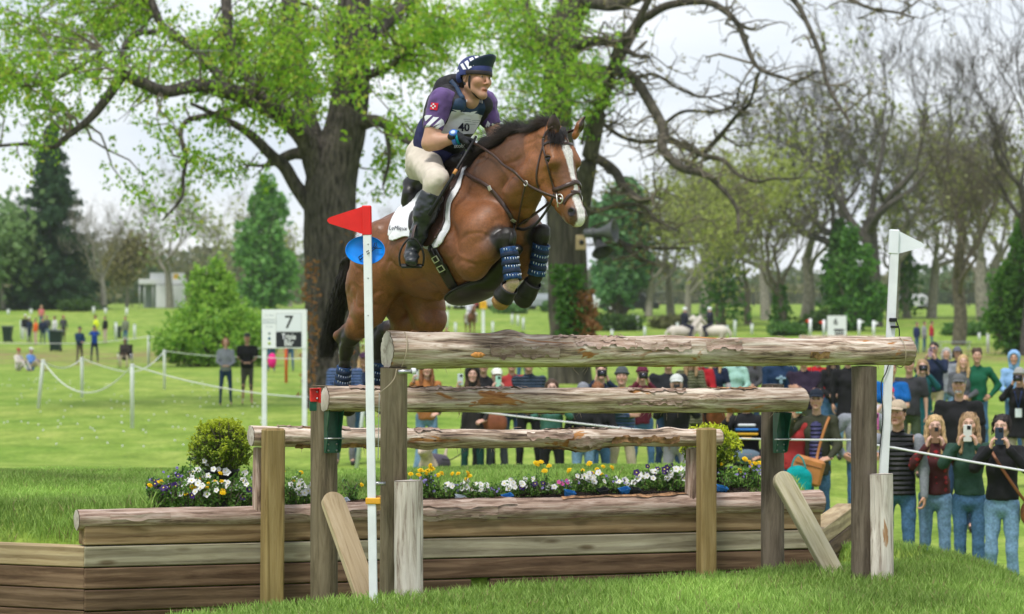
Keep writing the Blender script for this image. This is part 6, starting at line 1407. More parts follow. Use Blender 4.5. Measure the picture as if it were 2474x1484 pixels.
bg = root('tote_bag', stand(1917, p['Y']-.5), 'turquoise shopping bag hanging beside the olive jacket', 'bag'); q = SDF().cap(p['W']((.02, -.42, .45)), .13, p['W']((.02, -.40, .82)), .15, .04, A(0, 1, 0), .5); V, Q = q.mesh(.022); V = cloth(V, Q, .012, 8, 77); mk('bag_body', V, Q, FAB((.0, .26, .27)), bg)
for s in (-1, 1): V, Fc = tube(spline([p['W'](x) for x in ((.02+.09*s, -.42, .93), (.02+.05*s, -.40, 1.05), (.02, -.38, 1.1))], 10), .010, 5); mk('bag_handle', V, Fc, FAB((.0, .26, .27)), bg)
p = person(1803, 942, 1.70, 'person in black sweatshirt with blue and yellow print and flowered belt bag', 'f', 'phone_one', -4, 'hoodie', BLACKC, BLACKC, 'dark', 'tail', group=GC, wide=1.08)
for (t_, z, s_, c) in (('US EVENTS', 1.33, .055, (.7, .72, .75)), ('KENTUCKY', 1.27, .06, (.04, .18, .5)), ('CLASSIC', 1.21, .055, (.65, .38, .03))): text_obj('printed_word', t_[:9], p['W']((.0, -.205, z)), rotz(p['yaw']) @ np.array([[1, 0, 0], [0, 0, -1], [0, 1, 0]]), s_, M(c, .8), p['o'], .001, .26) if False else None
for (z, c, w_) in ((1.31, (.6, .62, .66), .20), (1.26, (.03, .16, .5), .26), (1.21, (.6, .34, .03), .26), (1.16, (.6, .34, .03), .12)): MB().box((0, -.185-.02*(1.31-z), z), (w_, .05, .028), bev=.01).build('chest_print', M(c, .85), p['o'], world=False)
o = root('belt_bag', p['W']((0, -.2, .98)), 'pink flowered belt bag worn over black sweatshirt', 'bag'); q = SDF().ell(p['W']((0, -.21, 1.0)), (.17, .07, .085), None, .01); V, Q = q.mesh(.016); mk('pouch', V, Q, FLORAL, o)
# --- people behind the rails, from the dark tree outwards
p = person(1502, 888, 1.78, 'person in grey beanie and blue jacket with folded arms, khaki trousers', 'm', 'cross', -4, 'jacket', PUFFB, KHAKI, 'brown', 'short', 'beanie', (.07, .08, .09), (.50, .30, .23), group=GC)
p = person(1551, 884, 1.66, 'person in maroon jacket and cap aiming a camera, blue jeans', 'f', 'camera', 0, 'jacket', FAB((.10, .014, .028)), DENIM, 'dark', 'tail', 'beanie', (.12, .02, .05), group=GC, shoe=SHOEW); camera_thing(p, 'black camera held by the person in maroon jacket')
p = person(1634, 906, 1.76, 'person in pale grey cap and black jacket filming, grey shorts', 'm', 'phone', -3, 'jacket', BLACKC, (FAB((.24, .235, .27)), .7), 'grey', 'short', 'cap', (.50, .52, .50), (.52, .31, .24), group=GC); phone(p, (.012, .012, .014), 'black phone held by the person in pale grey cap')
p = person(1333, 916, 1.66, 'long brown-haired person in sea green sweater and black trousers', 'f', 'phone', 0, 'jacket', FAB((.055, .15, .125)), BLACKC, 'brown', 'long', tone=(.55, .35, .28), group=GC); phone(p, (.03, .03, .035), 'dark phone held low by the person in sea green sweater')
person(1408, 925, 1.62, 'person in grey cap and black jacket with a grey scarf, blue jeans', 'f', 'front', 4, 'jacket', BLACKC, DENIML, 'brown', 'tail', 'cap', (.20, .21, .24), group=GC)
person(1444, 927, 1.60, 'ginger-haired person in black top leaning close to the grey cap', 'f', 'front', 6, 'jacket', BLACKC, DENIM, 'ginger', 'full', group=GC)
p = person(1452, 876, 1.76, 'person in navy sweatshirt with pink emblem, elbows raised to photograph', 'm', 'camera', 0, 'jacket', FAB((.010, .020, .045)), DENIM, 'brown', 'short', tone=(.5, .3, .23), group=GC); camera_thing(p, 'small dark camera held by the person in navy sweatshirt')
p = person(1200, 890, 1.66, 'person in white cap with a mint phone and rust satchel, grey jeans', 'f', 'phone', 4, 'jacket', PUFFN, FAB((.055, .06, .075)), 'light', 'tail', 'cap', (.66, .66, .60), (.55, .34, .27), group=GC); phone(p, (.35, .62, .5), 'mint phone held by the person in white cap')
o = root('satchel', p['W']((-.02, -.2, .95)), 'rust brown satchel slung in front of grey jeans', 'bag'); q = SDF().ell(p['W']((-.04, -.22, .98)), (.17, .06, .16), None, .02); V, Q = q.mesh(.02); mk('satchel_body', V, Q, mat('rust_leather', (.20, .062, .028), .6, .2, 12), o)
p = person(1141, 886, 1.68, 'person in dark waxed coat with the hood up, holding a silver phone', 'f', 'phone_one', 2, 'coat', FAB((.026, .023, .022)), FAB((.012, .05, .045)), 'brown', 'long', 'hood', tone=(.52, .32, .25), group=GC, hem=.72, shoe=FAB((.45, .38, .33))); phone(p, (.50, .55, .60), 'silver phone held by the person in hooded coat', -1)
p = person(1030, 872, 1.70, 'red-haired person in spotted fur jacket holding up a phone, pale jeans', 'f', 'phone_one', 6, 'jacket', LEOP, DENIML, 'ginger', 'long', tone=(.55, .34, .26), group=GC, flare=.04, under=BLACKC); phone(p, (.55, .57, .6), 'white phone held by the red-haired person', -1)
person(1277, 858, 1.78, 'person in dark blue quilted jacket with arms folded, black trousers', 'm', 'cross', 2, 'jacket', PUFFN, BLACKC, 'dark', 'short', group=GC)
person(1236, 860, 1.72, 'person in red and black plaid shirt behind the blue jacket', 'm', 'side', 0, 'jacket', PLAID, DENIMD, 'dark', 'short', group=GB)
person(1168, 862, 1.74, 'person in plain black jacket behind the hooded coat', 'm', 'side', 0, 'jacket', BLACKC, BLACKC, 'dark', 'short', group=GB)
person(1614, 852, 1.82, 'tall person in black jacket between maroon jacket and pale cap', 'm', 'front', 0, 'jacket', FAB((.014, .016, .02)), DENIMD, 'dark', 'short', group=GB, wide=1.1)
person(1668, 850, 1.72, 'person in long olive padded coat', 'f', 'front', 4, 'coat', ribbed_mat('puffer_olive', (.11, .115, .06)), BLACKC, 'light', 'long', group=GB, hem=.6)
person(1692, 848, 1.70, 'person in red jacket and black trousers', 'f', 'front', -4, 'jacket', FAB((.33, .012, .02)), BLACKC, 'dark', 'tail', group=GB)
person(1727, 846, 1.70, 'person in navy top and blue jeans with a pale bag', 'f', 'side', 0, 'tee', NAVYC, DENIM, 'blonde', 'long', group=GB, under=FAB((.45, .42, .45)))
person(1776, 846, 1.68, 'person in mint sweater looking down at a phone', 'f', 'front', 5, 'jacket', FAB((.30, .50, .44)), BLACKC, 'brown', 'tail', group=GB)
p = person(1812, 840, 1.68, 'long brown-haired person in grey sweatshirt with faded lettering', 'f', 'front', -3, 'hoodie', FAB((.062, .062, .07)), DENIMD, 'brown', 'long', group=GB)
p = person(1884, 836, 1.82, 'person in navy sweatshirt with pale crossed emblem holding a phone low', 'm', 'front', 0, 'hoodie', FAB((.010, .028, .07)), DENIMD, 'brown', 'short', tone=(.5, .3, .23), group=GB, wide=1.12)
MB().box((0, -.165, 1.30), (.05, .05, .13), bev=.01).box((0, -.165, 1.32), (.15, .05, .035), bev=.01).build('chest_print', M((.22, .33, .42), .8), p['o'], world=False)
person(1941, 850, 1.76, 'person in dark plum jacket and grey trousers', 'm', 'cross', 0, 'jacket', FAB((.022, .014, .030)), FAB((.10, .095, .095)), 'grey', 'short', group=GB, wide=1.1)
person(1974, 846, 1.70, 'person in scarlet jacket half hidden behind the plum jacket', 'f', 'side', 0, 'jacket', FAB((.42, .012, .02)), DENIM, 'dark', 'bob', group=GB)
person(2012, 850, 1.70, 'person in black zip jacket and denim shorts, bare legs', 'f', 'front', -4, 'jacket', BLACKC, (DENIM, 0), 'dark', 'long', tone=(.55, .34, .26), group=GB)
person(2048, 846, 1.74, 'person in black coat with teal hood beside the tall post', 'm', 'side', 0, 'coat', BLACKC, DENIML, 'grey', 'short', group=GB, hem=.7)
person(832, 842, 1.80, 'person in blue quilted jacket with grey backpack straps and white cap', 'm', 'front', 0, 'jacket', PUFFB, FAB((.17, .165, .19)), 'dark', 'short', 'cap', (.62, .64, .66), group=GC, wide=1.1)
person(880, 852, 1.72, 'blonde person in dark cap and navy jacket behind the white pole', 'f', 'side', 0, 'jacket', NAVYC, DENIM, 'blonde', 'long', 'cap', (.05, .02, .05), group=GC)
person(1262, 804, 1.75, 'person with black helmet just showing above the top rail', 'm', 'side', 0, 'jacket', NAVYC, DENIM, 'dark', 'short', 'beanie', (.012, .012, .014), group=GB)
person(1078, 790, 1.6, 'person in navy jacket far out on the grass', 'm', 'side', 0, 'jacket', NAVYC, DENIMD, 'dark', 'short', group=GL)
# --- couple and groups out on the field
person(545, 814, 1.77, 'person in grey hooded sweatshirt and dark jeans beside the signboard', 'f', 'front', 6, 'hoodie', GREYC, DENIMD, 'ginger', 'bob', group=GL, tone=(.55, .33, .25), Y=73)
person(597, 803, 1.88, 'bearded person in black polo, cap and grey shorts beside the signboard', 'm', 'front', 4, 'tee', BLACKC, (FAB((.07, .065, .065)), .28), 'grey', 'short', 'cap', (.04, .04, .045), group=GL, tone=(.48, .28, .2), Y=73.4)
person(192, 789, 1.70, 'person in navy jacket and brown trousers wearing a backpack', 'm', 'front', 40, 'jacket', FAB((.010, .035, .09)), FAB((.10, .075, .065)), 'grey', 'short', 'cap', (.05, .03, .05), group=GL)
person(228, 786, 1.72, 'person in royal blue top and navy leggings with a grey bumbag', 'f', 'camera', 8, 'jacket', FAB((.010, .05, .28)), NAVYC, 'dark', 'tail', 'cap', (.02, .03, .08), group=GL)
person(44, 846, 1.65, 'person in cream jacket and red cap sitting on the grass', 'f', 'sit_ground', 50, 'jacket', FAB((.60, .55, .50)), FAB((.5, .47, .44)), 'brown', 'short', 'cap', (.35, .02, .04), group=GL, Y=112)
person(74, 843, 1.70, 'person in sky blue hooded top and white cap sitting on the grass', 'm', 'sit_ground', 60, 'hoodie', FAB((.12, .24, .58)), KHAKI, 'dark', 'short', 'cap', (.6, .6, .6), group=GL, Y=112)
pc = person(302, 820, 1.72, 'person in dark brown jacket sitting in a folding chair', 'm', 'sit_chair', 0, 'jacket', FAB((.030, .024, .022)), KHAKI, 'dark', 'short', 'cap', (.30, .27, .24), group=GL, Y=119, tone=(.26, .14, .09))
for (x, top, H, lab, tm, lm, hr, hat, hc) in (
    (61, 760, 1.68, 'person in black top, white cap and white trousers among the distant group', BLACKC, FAB((.6, .6, .6)), 'dark', 'cap', (.7, .7, .7)), (71, 766, 1.6, 'person in navy top and white cap among the distant group', NAVYC, NAVYC, 'brown', 'cap', (.65, .65, .68)),
    (86, 770, 1.6, 'person in orange hooded top among the distant group', FAB((.62, .10, .02)), FAB((.55, .35, .33)), 'dark', None, None), (103, 767, 1.66, 'person in navy jacket at the middle of the distant group', NAVYC, DENIMD, 'dark', None, None),
    (113, 762, 1.68, 'person with long dark hair and grey jeans in the distant group', DGREY, DENIML, 'dark', None, None), (132, 763, 1.68, 'person in white sweater and blue jeans in the distant group', FAB((.55, .54, .55)), DENIM, 'brown', None, None),
    (153, 761, 1.70, 'person in dark jacket and brown trousers standing apart by a bin', DGREY, FAB((.10, .07, .05)), 'ginger', None, None), (231, 761, 1.80, 'steward in yellow high-visibility jacket', FAB((.62, .72, .03)), KHAKI, 'dark', 'cap', (.1, .05, .04)),
    (254, 764, 1.66, 'person with dark hair carrying a pink bag', BLACKC, FAB((.55, .4, .38)), 'dark', None, None), (303, 764, 1.74, 'person in sage green shirt and blue jeans facing away', FAB((.15, .17, .12)), DENIM, 'dark', None, None), (100, 738, 1.64, 'person in pink top and blue jeans near the spruce', FAB((.55, .16, .16)), DENIM, 'blonde', None, None)):
    person(x, top, H, lab, 'f' if hr != 'dark' else 'm', 'hip' if 'steward' in lab else 'side', random.uniform(-60, 60), 'jacket', tm, lm, hr, 'bob' if hr != 'dark' else 'short', hat, hc or (.1, .1, .1), group=GL)
for i, (x, top, c, lab) in enumerate(((700, 838, (.010, .02, .06), 'person in navy top and jeans walking beyond the signboard'), (655, 842, (.05, .045, .05), 'person in dark top beyond the signboard with a pink bag'), (2214, 778, (.02, .03, .10), 'person in navy far off by the small table'), (2232, 776, (.30, .30, .33), 'person in grey far off by the small table'), (2250, 775, (.45, .03, .05), 'person in red far off on the grass'))):
    person(x, top, 1.68, lab, 'm', 'side', 20*i, 'jacket', FAB(c), DENIM, 'dark', 'short', group=GL, Y=108 if i < 2 else None)
print('PEOPLE', NP[0])
# ------------------------------------------------------------------ trees
M_BARK = mat('grey_bark', (.078, .067, .057), .95, .6, 4.0, .12, 7, stretch=(3, 3, .8), detail=10); M_BARKL = mat('pale_bark', (.17, .145, .115), .95, .4, 3.0, .03, 9, stretch=(2.5, 2.5, .4)); M_TWIG = mat('twig_bark', (.135, .115, .085), .95, .35, 4.0); M_TWIGD = mat('dark_twig', (.085, .075, .066), .95, .35, 4.0); M_TWIGP = mat('pale_twig', (.26, .24, .20), .95, .3, 4.0)
M_LEAF = mat('leaf', attr=True, rough=.5, spec=.35, thin=.5); M_NEEDLE = mat('needle', attr=True, rough=.7, spec=.2, thin=.15)
def leaf_mesh(C, size, r, tones, droop=.0, aspect=.62):
    "one small folded leaf per centre"
    n = len(C); d = r.normal(0, 1, (n, 3)); d[:, 2] -= droop; d /= np.linalg.norm(d, axis=1, keepdims=True); q = r.normal(0, 1, (n, 3)); sd = np.cross(d, q); sd /= np.maximum(np.linalg.norm(sd, axis=1, keepdims=True), 1e-6); nn = np.cross(d, sd)
    L = (size*r.uniform(.6, 1.25, n))[:, None]; W = L*aspect*.5
    V = np.stack([C-d*L*.5, C+sd*W+nn*L*.10, C+d*L*.5, C-sd*W+nn*L*.10], 1).reshape(-1, 3); Q = np.arange(4*n).reshape(-1, 4); k = r.uniform(0, 1, (n, 1)); c = np.asarray(tones[0])*(1-k)+np.asarray(tones[1])*k
    if len(tones) > 2: m = r.uniform(0, 1, (n, 1)) < .12; c = np.where(m, np.asarray(tones[2]), c)
    return V, Q, np.repeat(c, 4, axis=0)
def branch_px(pts, Y, dY=0.0, n=None, seed=0):
    "pts (px, py, radius_px) at distance Y (+dY by the end)"
    m = len(pts); P3 = [np.append(P(x, y, Y+dY*i/(m-1)), r*(Y+dY*i/(m-1))/F) for i, (x, y, r) in enumerate(pts)]; P3 = np.array(P3); n = n or m*4
    p = np.array(P3); sp = []
    pp = np.vstack([2*p[0]-p[1], p, 2*p[-1]-p[-2]]); 
    for t in np.linspace(0, m-1, n):
        i = min(int(t), m-2); u = t-i; a, b, c, d = pp[i:i+4]; sp.append(.5*((2*b)+(-a+c)*u+(2*a-5*b+4*c-d)*u*u+(-a+3*b-3*c+d)*u**3))
    return np.array(sp)
class Wood:
    def __init__(s): s.b = []
    def add(s, B): s.b.append(B); return B
    def mesh(s, big=.04):
        V = []; Fq = []; n = 0
        for B in s.b:
            r = np.maximum(B[:, 3], .003); seg = 20 if r.max() > .3 else (10 if r.max() > .06 else (5 if r.max() > .015 else 3)); PT = B[None, :, :3].copy(); v, q = tubes_np(PT, r[None], seg)
            if seg == 20:
                c = np.repeat(B[:, :3], seg, axis=0); d = v-c; u = nrm_rows(d); ang = np.tile(np.arange(seg)/seg*6.283, len(B)); v = c+d*(1+.08*vnoise(np.stack([np.cos(ang)*2.5, np.sin(ang)*2.5, v[:, 2]*.35], -1), 4)+.09*vnoise(np.stack([np.cos(ang)*6, np.sin(ang)*6, v[:, 2]*1.2], -1), 6))[:, None]
            V.append(v); Fq.append(q+n); n += len(v)
        return np.vstack(V), np.vstack(Fq)
def nrm_rows(d): return d/np.maximum(np.linalg.norm(d, axis=1, keepdims=True), 1e-9)
def wiggle(a, b, r0, r1, rg, k=.18, n=7, sag=0.0):
    d = b-a; L = np.linalg.norm(d); t = np.linspace(0, 1, n); p = a+d*t[:, None]; w = rg.normal(0, 1, (4, 3)); off = sum(w[i]*np.sin(np.pi*t*(i+1))[:, None]/(i+1) for i in range(3))*L*k*.5; p = p+off; p[:, 2] -= sag*L*np.sin(np.pi*t); return np.c_[p, r0+(r1-r0)*t]
def leafy_tree(name, label, limbs, blobs, Y, rg, leaf, tones, spread, per=330.0, droop=.9, extra=None, parts=None, cat='tree'):
    base = limbs[0][0][0]; tr = limbs[0]; loc = P(tr[0][0][0], tr[0][0][1], Y); o = root(name, A(loc[0], loc[1], float(gz(loc[0], loc[1]))), label, cat)
    W = Wood(); LB = []
    for pts, dY in limbs: LB.append(W.add(branch_px(pts, Y, dY)))
    W2 = Wood(); allp = np.vstack([b[:, :4] for b in LB[1:]]+[LB[0][-12:]]); C = []
    for (x, y, rx, ry, dens) in blobs:
        k = max(3, int(math.pi*rx*ry/1500*dens)); cY = Y+rg.uniform(-spread, spread)
        c0 = P(x, y, cY); i = np.argmin(np.linalg.norm(allp[:, :3]-c0, axis=1)); a = allp[i]
        for _ in range(k):
            an = rg.uniform(0, 6.28); rr_ = math.sqrt(rg.uniform(0, 1)); t = P(x+rx*rr_*math.cos(an), y+ry*rr_*math.sin(an), cY+rg.normal(0, spread*.35)); j = np.argmin(np.linalg.norm(allp[:, :3]-t, axis=1)) if rg.uniform() < .7 else i; s_ = allp[j]
            br = W2.add(wiggle(s_[:3], t, min(s_[3]*.5, .035), .006, rg, .16, 7, -.03)); npt = int(math.pi*rx*ry/per/k*dens)+2
            for _ in range(npt):
                u = rg.uniform(.45, 1.05); q = br[min(int(u*6), 6), :3]+rg.normal(0, .28, 3)*A(1, 1, .8); C.append(q+rg.normal(0, .085, (7, 3))-A(0, 0, .06)*np.arange(7)[:, None]*.3)
    V, Q = W.mesh(); mk('trunk', V, Q, M_BARK, o); V, Q = W2.mesh(); t_ = mk('twigs', V, Q, M_TWIG, o); t_['kind'] = 'stuff'
    C = np.vstack(C); V, Q, c = leaf_mesh(C, leaf, rg, tones, droop); cr_ = mk('crown', V, Q, M_LEAF, o, smooth=False, cols=c); print(name, len(C)); return o, LB
rg = np.random.default_rng(21)
YM = 72.0
limbs = [([(812, 1012, 80), (806, 900, 67), (800, 720, 62), (795, 560, 61), (797, 450, 60), (815, 380, 54), (836, 300, 50), (848, 200, 45), (852, 100, 42), (856, -60, 38), (860, -260, 25)], 0),
    ([(785, 470, 34), (742, 345, 26), (690, 285, 25), (640, 256, 22), (568, 226, 20), (480, 208, 17), (400, 222, 15), (340, 200, 14), (296, 182, 13)], -3), ([(296, 182, 13), (256, 240, 12), (216, 288, 10), (160, 332, 8), (128, 356, 6), (70, 348, 5), (-20, 354, 4)], -1),
    ([(296, 182, 10), (300, 120, 9), (330, 80, 8), (390, 70, 7), (352, -30, 9)], 1), ([(250, 120, 5), (220, 142, 6), (160, 178, 6), (88, 208, 5), (20, 200, 3)], -2), ([(600, 250, 9), (520, 276, 8), (456, 290, 7), (436, 322, 6), (448, 380, 6), (442, 432, 5), (438, 480, 4), (392, 532, 2)], -2),
    ([(770, 520, 24), (716, 452, 17), (688, 404, 16), (660, 380, 14), (600, 322, 11), (530, 282, 7), (460, 250, 4)], -1), ([(745, 372, 18), (710, 372, 14), (676, 386, 12), (640, 400, 5), (600, 400, 3)], 1), ([(650, 262, 14), (590, 170, 14), (554, 92, 14), (544, -40, 13)], 2), ([(568, 226, 10), (470, 120, 11), (392, 62, 10), (358, -20, 9)], 2),
    ([(862, 300, 22), (906, 292, 15), (938, 306, 12), (966, 330, 9), (994, 346, 7), (1030, 352, 4)], -3), ([(880, 185, 12), (938, 162, 10), (974, 134, 8), (1040, 90, 6), (1110, 60, 4)], -2), ([(812, 430, 26), (748, 300, 22), (722, 160, 22), (704, 40, 22), (690, -80, 18)], 3), ([(856, 120, 18), (930, 60, 14), (1000, -10, 10)], 2), ([(930, 300, 7), (940, 380, 5), (925, 450, 3)], 0)]
blobs = [(95, 60, 130, 75, 1), (85, 165, 115, 65, 1.1), (55, 255, 80, 60, .9), (205, 105, 90, 65, 1), (325, 45, 115, 60, 1), (300, 165, 80, 40, .9), (430, 115, 100, 70, 1), (420, 205, 95, 35, .8), (540, 145, 95, 85, 1.2), (560, 235, 85, 40, 1), (640, 75, 105, 80, 1.2), (655, 180, 95, 75, 1.3), (715, 235, 85, 60, 1.4), (755, 110, 95, 105, 1.2), (845, 55, 105, 70, 1.1), (820, 175, 75, 60, 1), (925, 95, 95, 85, 1.1), (955, 200, 65, 65, 1), (1015, 55, 85, 60, 1), (1075, 105, 80, 80, 1), (640, 320, 50, 40, .8),
    (445, 350, 55, 45, .9), (460, 420, 60, 50, .8), (335, 445, 45, 45, .7), (410, 505, 30, 40, .5), (60, 375, 70, 25, .6), (520, 330, 45, 40, .7), (590, 420, 30, 35, .4), (930, 440, 70, 25, .7), (905, 470, 40, 20, .4), (960, 370, 45, 55, .7), (175, 285, 50, 35, .5), (700, 290, 45, 30, .8), (300, 300, 30, 20, .2), (1040, 190, 60, 50, .9), (1000, 270, 60, 40, .8), (-40, 130, 80, 160, 1), (780, 40, 80, 40, 1)]
MAPLE, MLB = leafy_tree('maple_tree', 'huge old maple with thick dark trunk and fresh green leaves', limbs, blobs, YM, rg, .135, [(.14, .32, .018), (.40, .62, .045), (.42, .46, .06)], 4.0, 125.0)
def ivy(name, parent, px, y0, y1, rpx, Y, n, size, tones, rg, wid=1.0, lumps=True):
    t = rg.uniform(0, 1, n); an = rg.uniform(0, 6.28, n); r = rpx*Y/F*(1+.22*rg.normal(0, 1, n)); lump = 1+.5*vnoise(np.stack([np.cos(an)*1.5, np.sin(an)*1.5, t*9], -1), 8) if lumps else 1
    x = px if np.isscalar(px) else np.interp(t, [0, 1], px); Pz = CZ-(y0+(y1-y0)*t-CY)*Y/F; C = np.stack([(x-CX)*Y/F+np.cos(an)*r*lump*wid, Y+np.sin(an)*r*lump, Pz], -1); V, Q, c = leaf_mesh(C, size, rg, tones, .4, .8); return mk(name, V, Q, M_LEAF, parent, smooth=False, cols=c)
ivy('dead_ivy', MAPLE, (752, 745), 620, 960, 16, YM-1.1, 260, .12, [(.20, .09, .03), (.34, .17, .06)], rg); ivy('dead_ivy', MAPLE, (855, 870), 560, 950, 18, YM-1.0, 260, .11, [(.16, .07, .03), (.30, .15, .06)], rg)
# --- big bare-limbed tree with the loudspeaker
YR = 92.0
RL = [([(1380, 945, 58), (1373, 820, 48), (1370, 660, 47), (1362, 500, 44), (1350, 350, 36), (1345, 230, 34), (1352, 130, 38), (1374, 40, 38), (1402, -25, 36), (1450, -120, 26)], 0), ([(1352, 140, 22), (1302, 92, 17), (1276, 40, 15), (1262, -30, 14)], 2),
    ([(1392, 560, 26), (1403, 500, 24), (1413, 440, 22), (1424, 380, 20), (1443, 288, 18), (1459, 224, 16), (1475, 192, 14), (1491, 120, 12), (1527, 72, 10), (1567, 0, 8), (1590, -40, 6)], -4), ([(1365, 150, 18), (1403, 108, 14), (1443, 100, 13), (1483, 104, 12), (1531, 132, 6), (1570, 140, 3)], -3),
    ([(1360, 165, 24), (1411, 172, 20), (1459, 176, 17), (1499, 172, 15), (1531, 192, 13), (1555, 224, 13), (1575, 260, 13), (1599, 304, 13), (1603, 332, 13), (1599, 356, 12), (1623, 388, 11), (1651, 408, 10), (1707, 424, 8), (1747, 460, 6), (1779, 504, 5), (1783, 560, 3)], -6), ([(1603, 330, 9), (1667, 360, 8), (1699, 376, 7), (1747, 388, 6), (1779, 420, 5), (1827, 440, 4), (1867, 432, 3), (1931, 432, 2)], -3),
    ([(1699, 372, 7), (1747, 320, 6), (1779, 280, 5), (1811, 248, 4), (1827, 188, 3.5), (1835, 172, 2)], -2), ([(1475, 190, 10), (1539, 64, 11), (1571, 36, 11), (1619, 12, 10), (1699, 4, 9), (1747, 24, 8), (1783, 60, 7), (1799, 100, 7), (1819, 148, 6), (1843, 172, 5), (1891, 188, 4), (1927, 196, 3.5), (1975, 172, 3)], -5),
    ([(1402, -10, 26), (1440, 4, 20), (1491, 10, 17), (1560, -14, 14), (1700, -50, 11), (1850, -50, 9), (1917, 0, 7), (1949, 56, 6), (1981, 132, 6), (1997, 200, 5), (2021, 248, 5), (2053, 296, 4)], -8), ([(1850, -50, 7), (1980, -40, 6), (2057, 0, 5), (2101, 20, 4), (2173, 32, 3.5), (2205, 44, 2)], -4), ([(2173, 32, 2.5), (2205, 12, 2.5), (2222, -2, 2)], 0),
    ([(1432, 376, 12), (1483, 412, 12), (1507, 452, 11), (1547, 484, 9), (1575, 480, 5)], -3), ([(1420, 516, 7), (1480, 500, 6), (1547, 496, 5), (1587, 532, 4), (1640, 560, 2)], -2), ([(1405, 566, 8), (1438, 561, 8), (1495, 583, 7), (1539, 622, 5), (1579, 635, 3)], -1), ([(1480, 580, 5), (1526, 594, 5), (1600, 600, 4), (1667, 600, 2)], -1), ([(1448, 274, 8), (1420, 300, 6), (1404, 350, 5)], 0), ([(1443, 288, 6), (1500, 330, 5), (1560, 345, 4), (1603, 332, 3)], -1), ([(1531, 192, 5), (1580, 180, 4), (1640, 215, 3.5), (1700, 235, 3), (1760, 225, 2)], -1), ([(1599, 304, 5), (1650, 270, 4), (1720, 270, 3.5), (1770, 255, 3), (1790, 200, 2)], -1)]
rg = np.random.default_rng(33)
loc = P(1380, 925, YR); RT_ = root('bare_tree', A(loc[0], loc[1], float(gz(loc[0], loc[1]))), 'large tree with long crooked bare limbs and ivy on its trunk', 'tree'); W = Wood(); LB = [W.add(branch_px(p_, YR, d_)) for p_, d_ in RL]; V, Q = W.mesh(); mk('trunk', V, Q, mat('olive_bark', (.075, .066, .050), .95, .5, 3.0, .04, 9, stretch=(2.5, 2.5, .4), detail=8), RT_)
W2 = Wood(); C = []
for b in LB[2:]:
    n = len(b)
    for _ in range(int(4+n*.45)):
        i = rg.integers(2, n); a = b[i]; d = rg.normal(0, 1, 3); d[1] *= .5; d[2] = abs(d[2])*.4+d[2]*.5; d = nrm(d); L = rg.uniform(.5, 2.0); t = wiggle(a[:3], a[:3]+d*L, min(a[3]*.6, .045), .010, rg, .35, 7); W2.add(t)
        for _ in range(rg.integers(1, 5)):
            k = rg.integers(2, 7); d2 = nrm(d+rg.normal(0, .7, 3)); e = t[k, :3]+d2*rg.uniform(.2, .7); W2.add(wiggle(t[k, :3], e, .012, .007, rg, .3, 4))
            if rg.uniform() < .6: C.append(e+rg.normal(0, .05, (4, 3)))
V, Q = W2.mesh(); mk('twigs', V, Q, M_TWIG, RT_)['kind'] = 'stuff'; V, Q, c = leaf_mesh(np.vstack(C), .11, rg, [(.22, .22, .07), (.34, .28, .10)], .2); mk('buds', V, Q, M_LEAF, RT_, smooth=False, cols=c)
allp = np.vstack(LB[:3]); C = []; W3 = Wood()
for (x, y, rx, ry, dn) in [(1120, 55, 80, 55, 1), (1150, 200, 60, 50, .8), (1215, 60, 65, 60, 1), (1230, 170, 60, 60, .9), (1290, 130, 55, 60, 1), (1300, 230, 60, 50, .9), (1350, 190, 50, 70, 1), (1385, 250, 45, 45, .8), (1400, 160, 30, 30, .7), (1445, 205, 40, 30, .8), (1250, 280, 50, 40, .7), (1120, 320, 70, 50, .8), (1060, 330, 60, 50, .7), (1190, 10, 80, 40, 1), (1400, 30, 50, 40, .6), (1330, 60, 50, 40, .6)]:
    for _ in range(max(3, int(rx*ry*.0016))):
        t = P(x+rg.normal(0, rx*.55), y+rg.normal(0, ry*.55), YR+rg.uniform(-5, 3)); j = np.argmin(np.linalg.norm(allp[:, :3]-t, axis=1)+rg.uniform(0, 1.0, len(allp))); br = W3.add(wiggle(allp[j, :3], t, min(allp[j, 3]*.3, .04), .008, rg, .2, 7)); 
        for _ in range(int(38*dn)): q = br[rg.integers(2, 7), :3]+rg.normal(0, .38, 3); C.append(q+rg.normal(0, .10, (6, 3)))
V, Q, c = leaf_mesh(np.vstack(C), .145, rg, [(.14, .34, .02), (.40, .63, .05), (.42, .50, .07)], .7); mk('crown', V, Q, M_LEAF, RT_, smooth=False, cols=c); V, Q = W3.mesh(); mk('leaf_stems', V, Q, M_TWIG, RT_)['kind'] = 'stuff'
IVG = [(.035, .12, .018), (.11, .25, .04)]
ivy('ivy', RT_, (1368, 1392), 640, 830, 30, YR-.8, 1500, .17, IVG, rg); ivy('dead_ivy', RT_, (1405, 1425), 700, 860, 22, YR-.9, 1000, .16, [(.22, .10, .035), (.42, .21, .08)], rg)
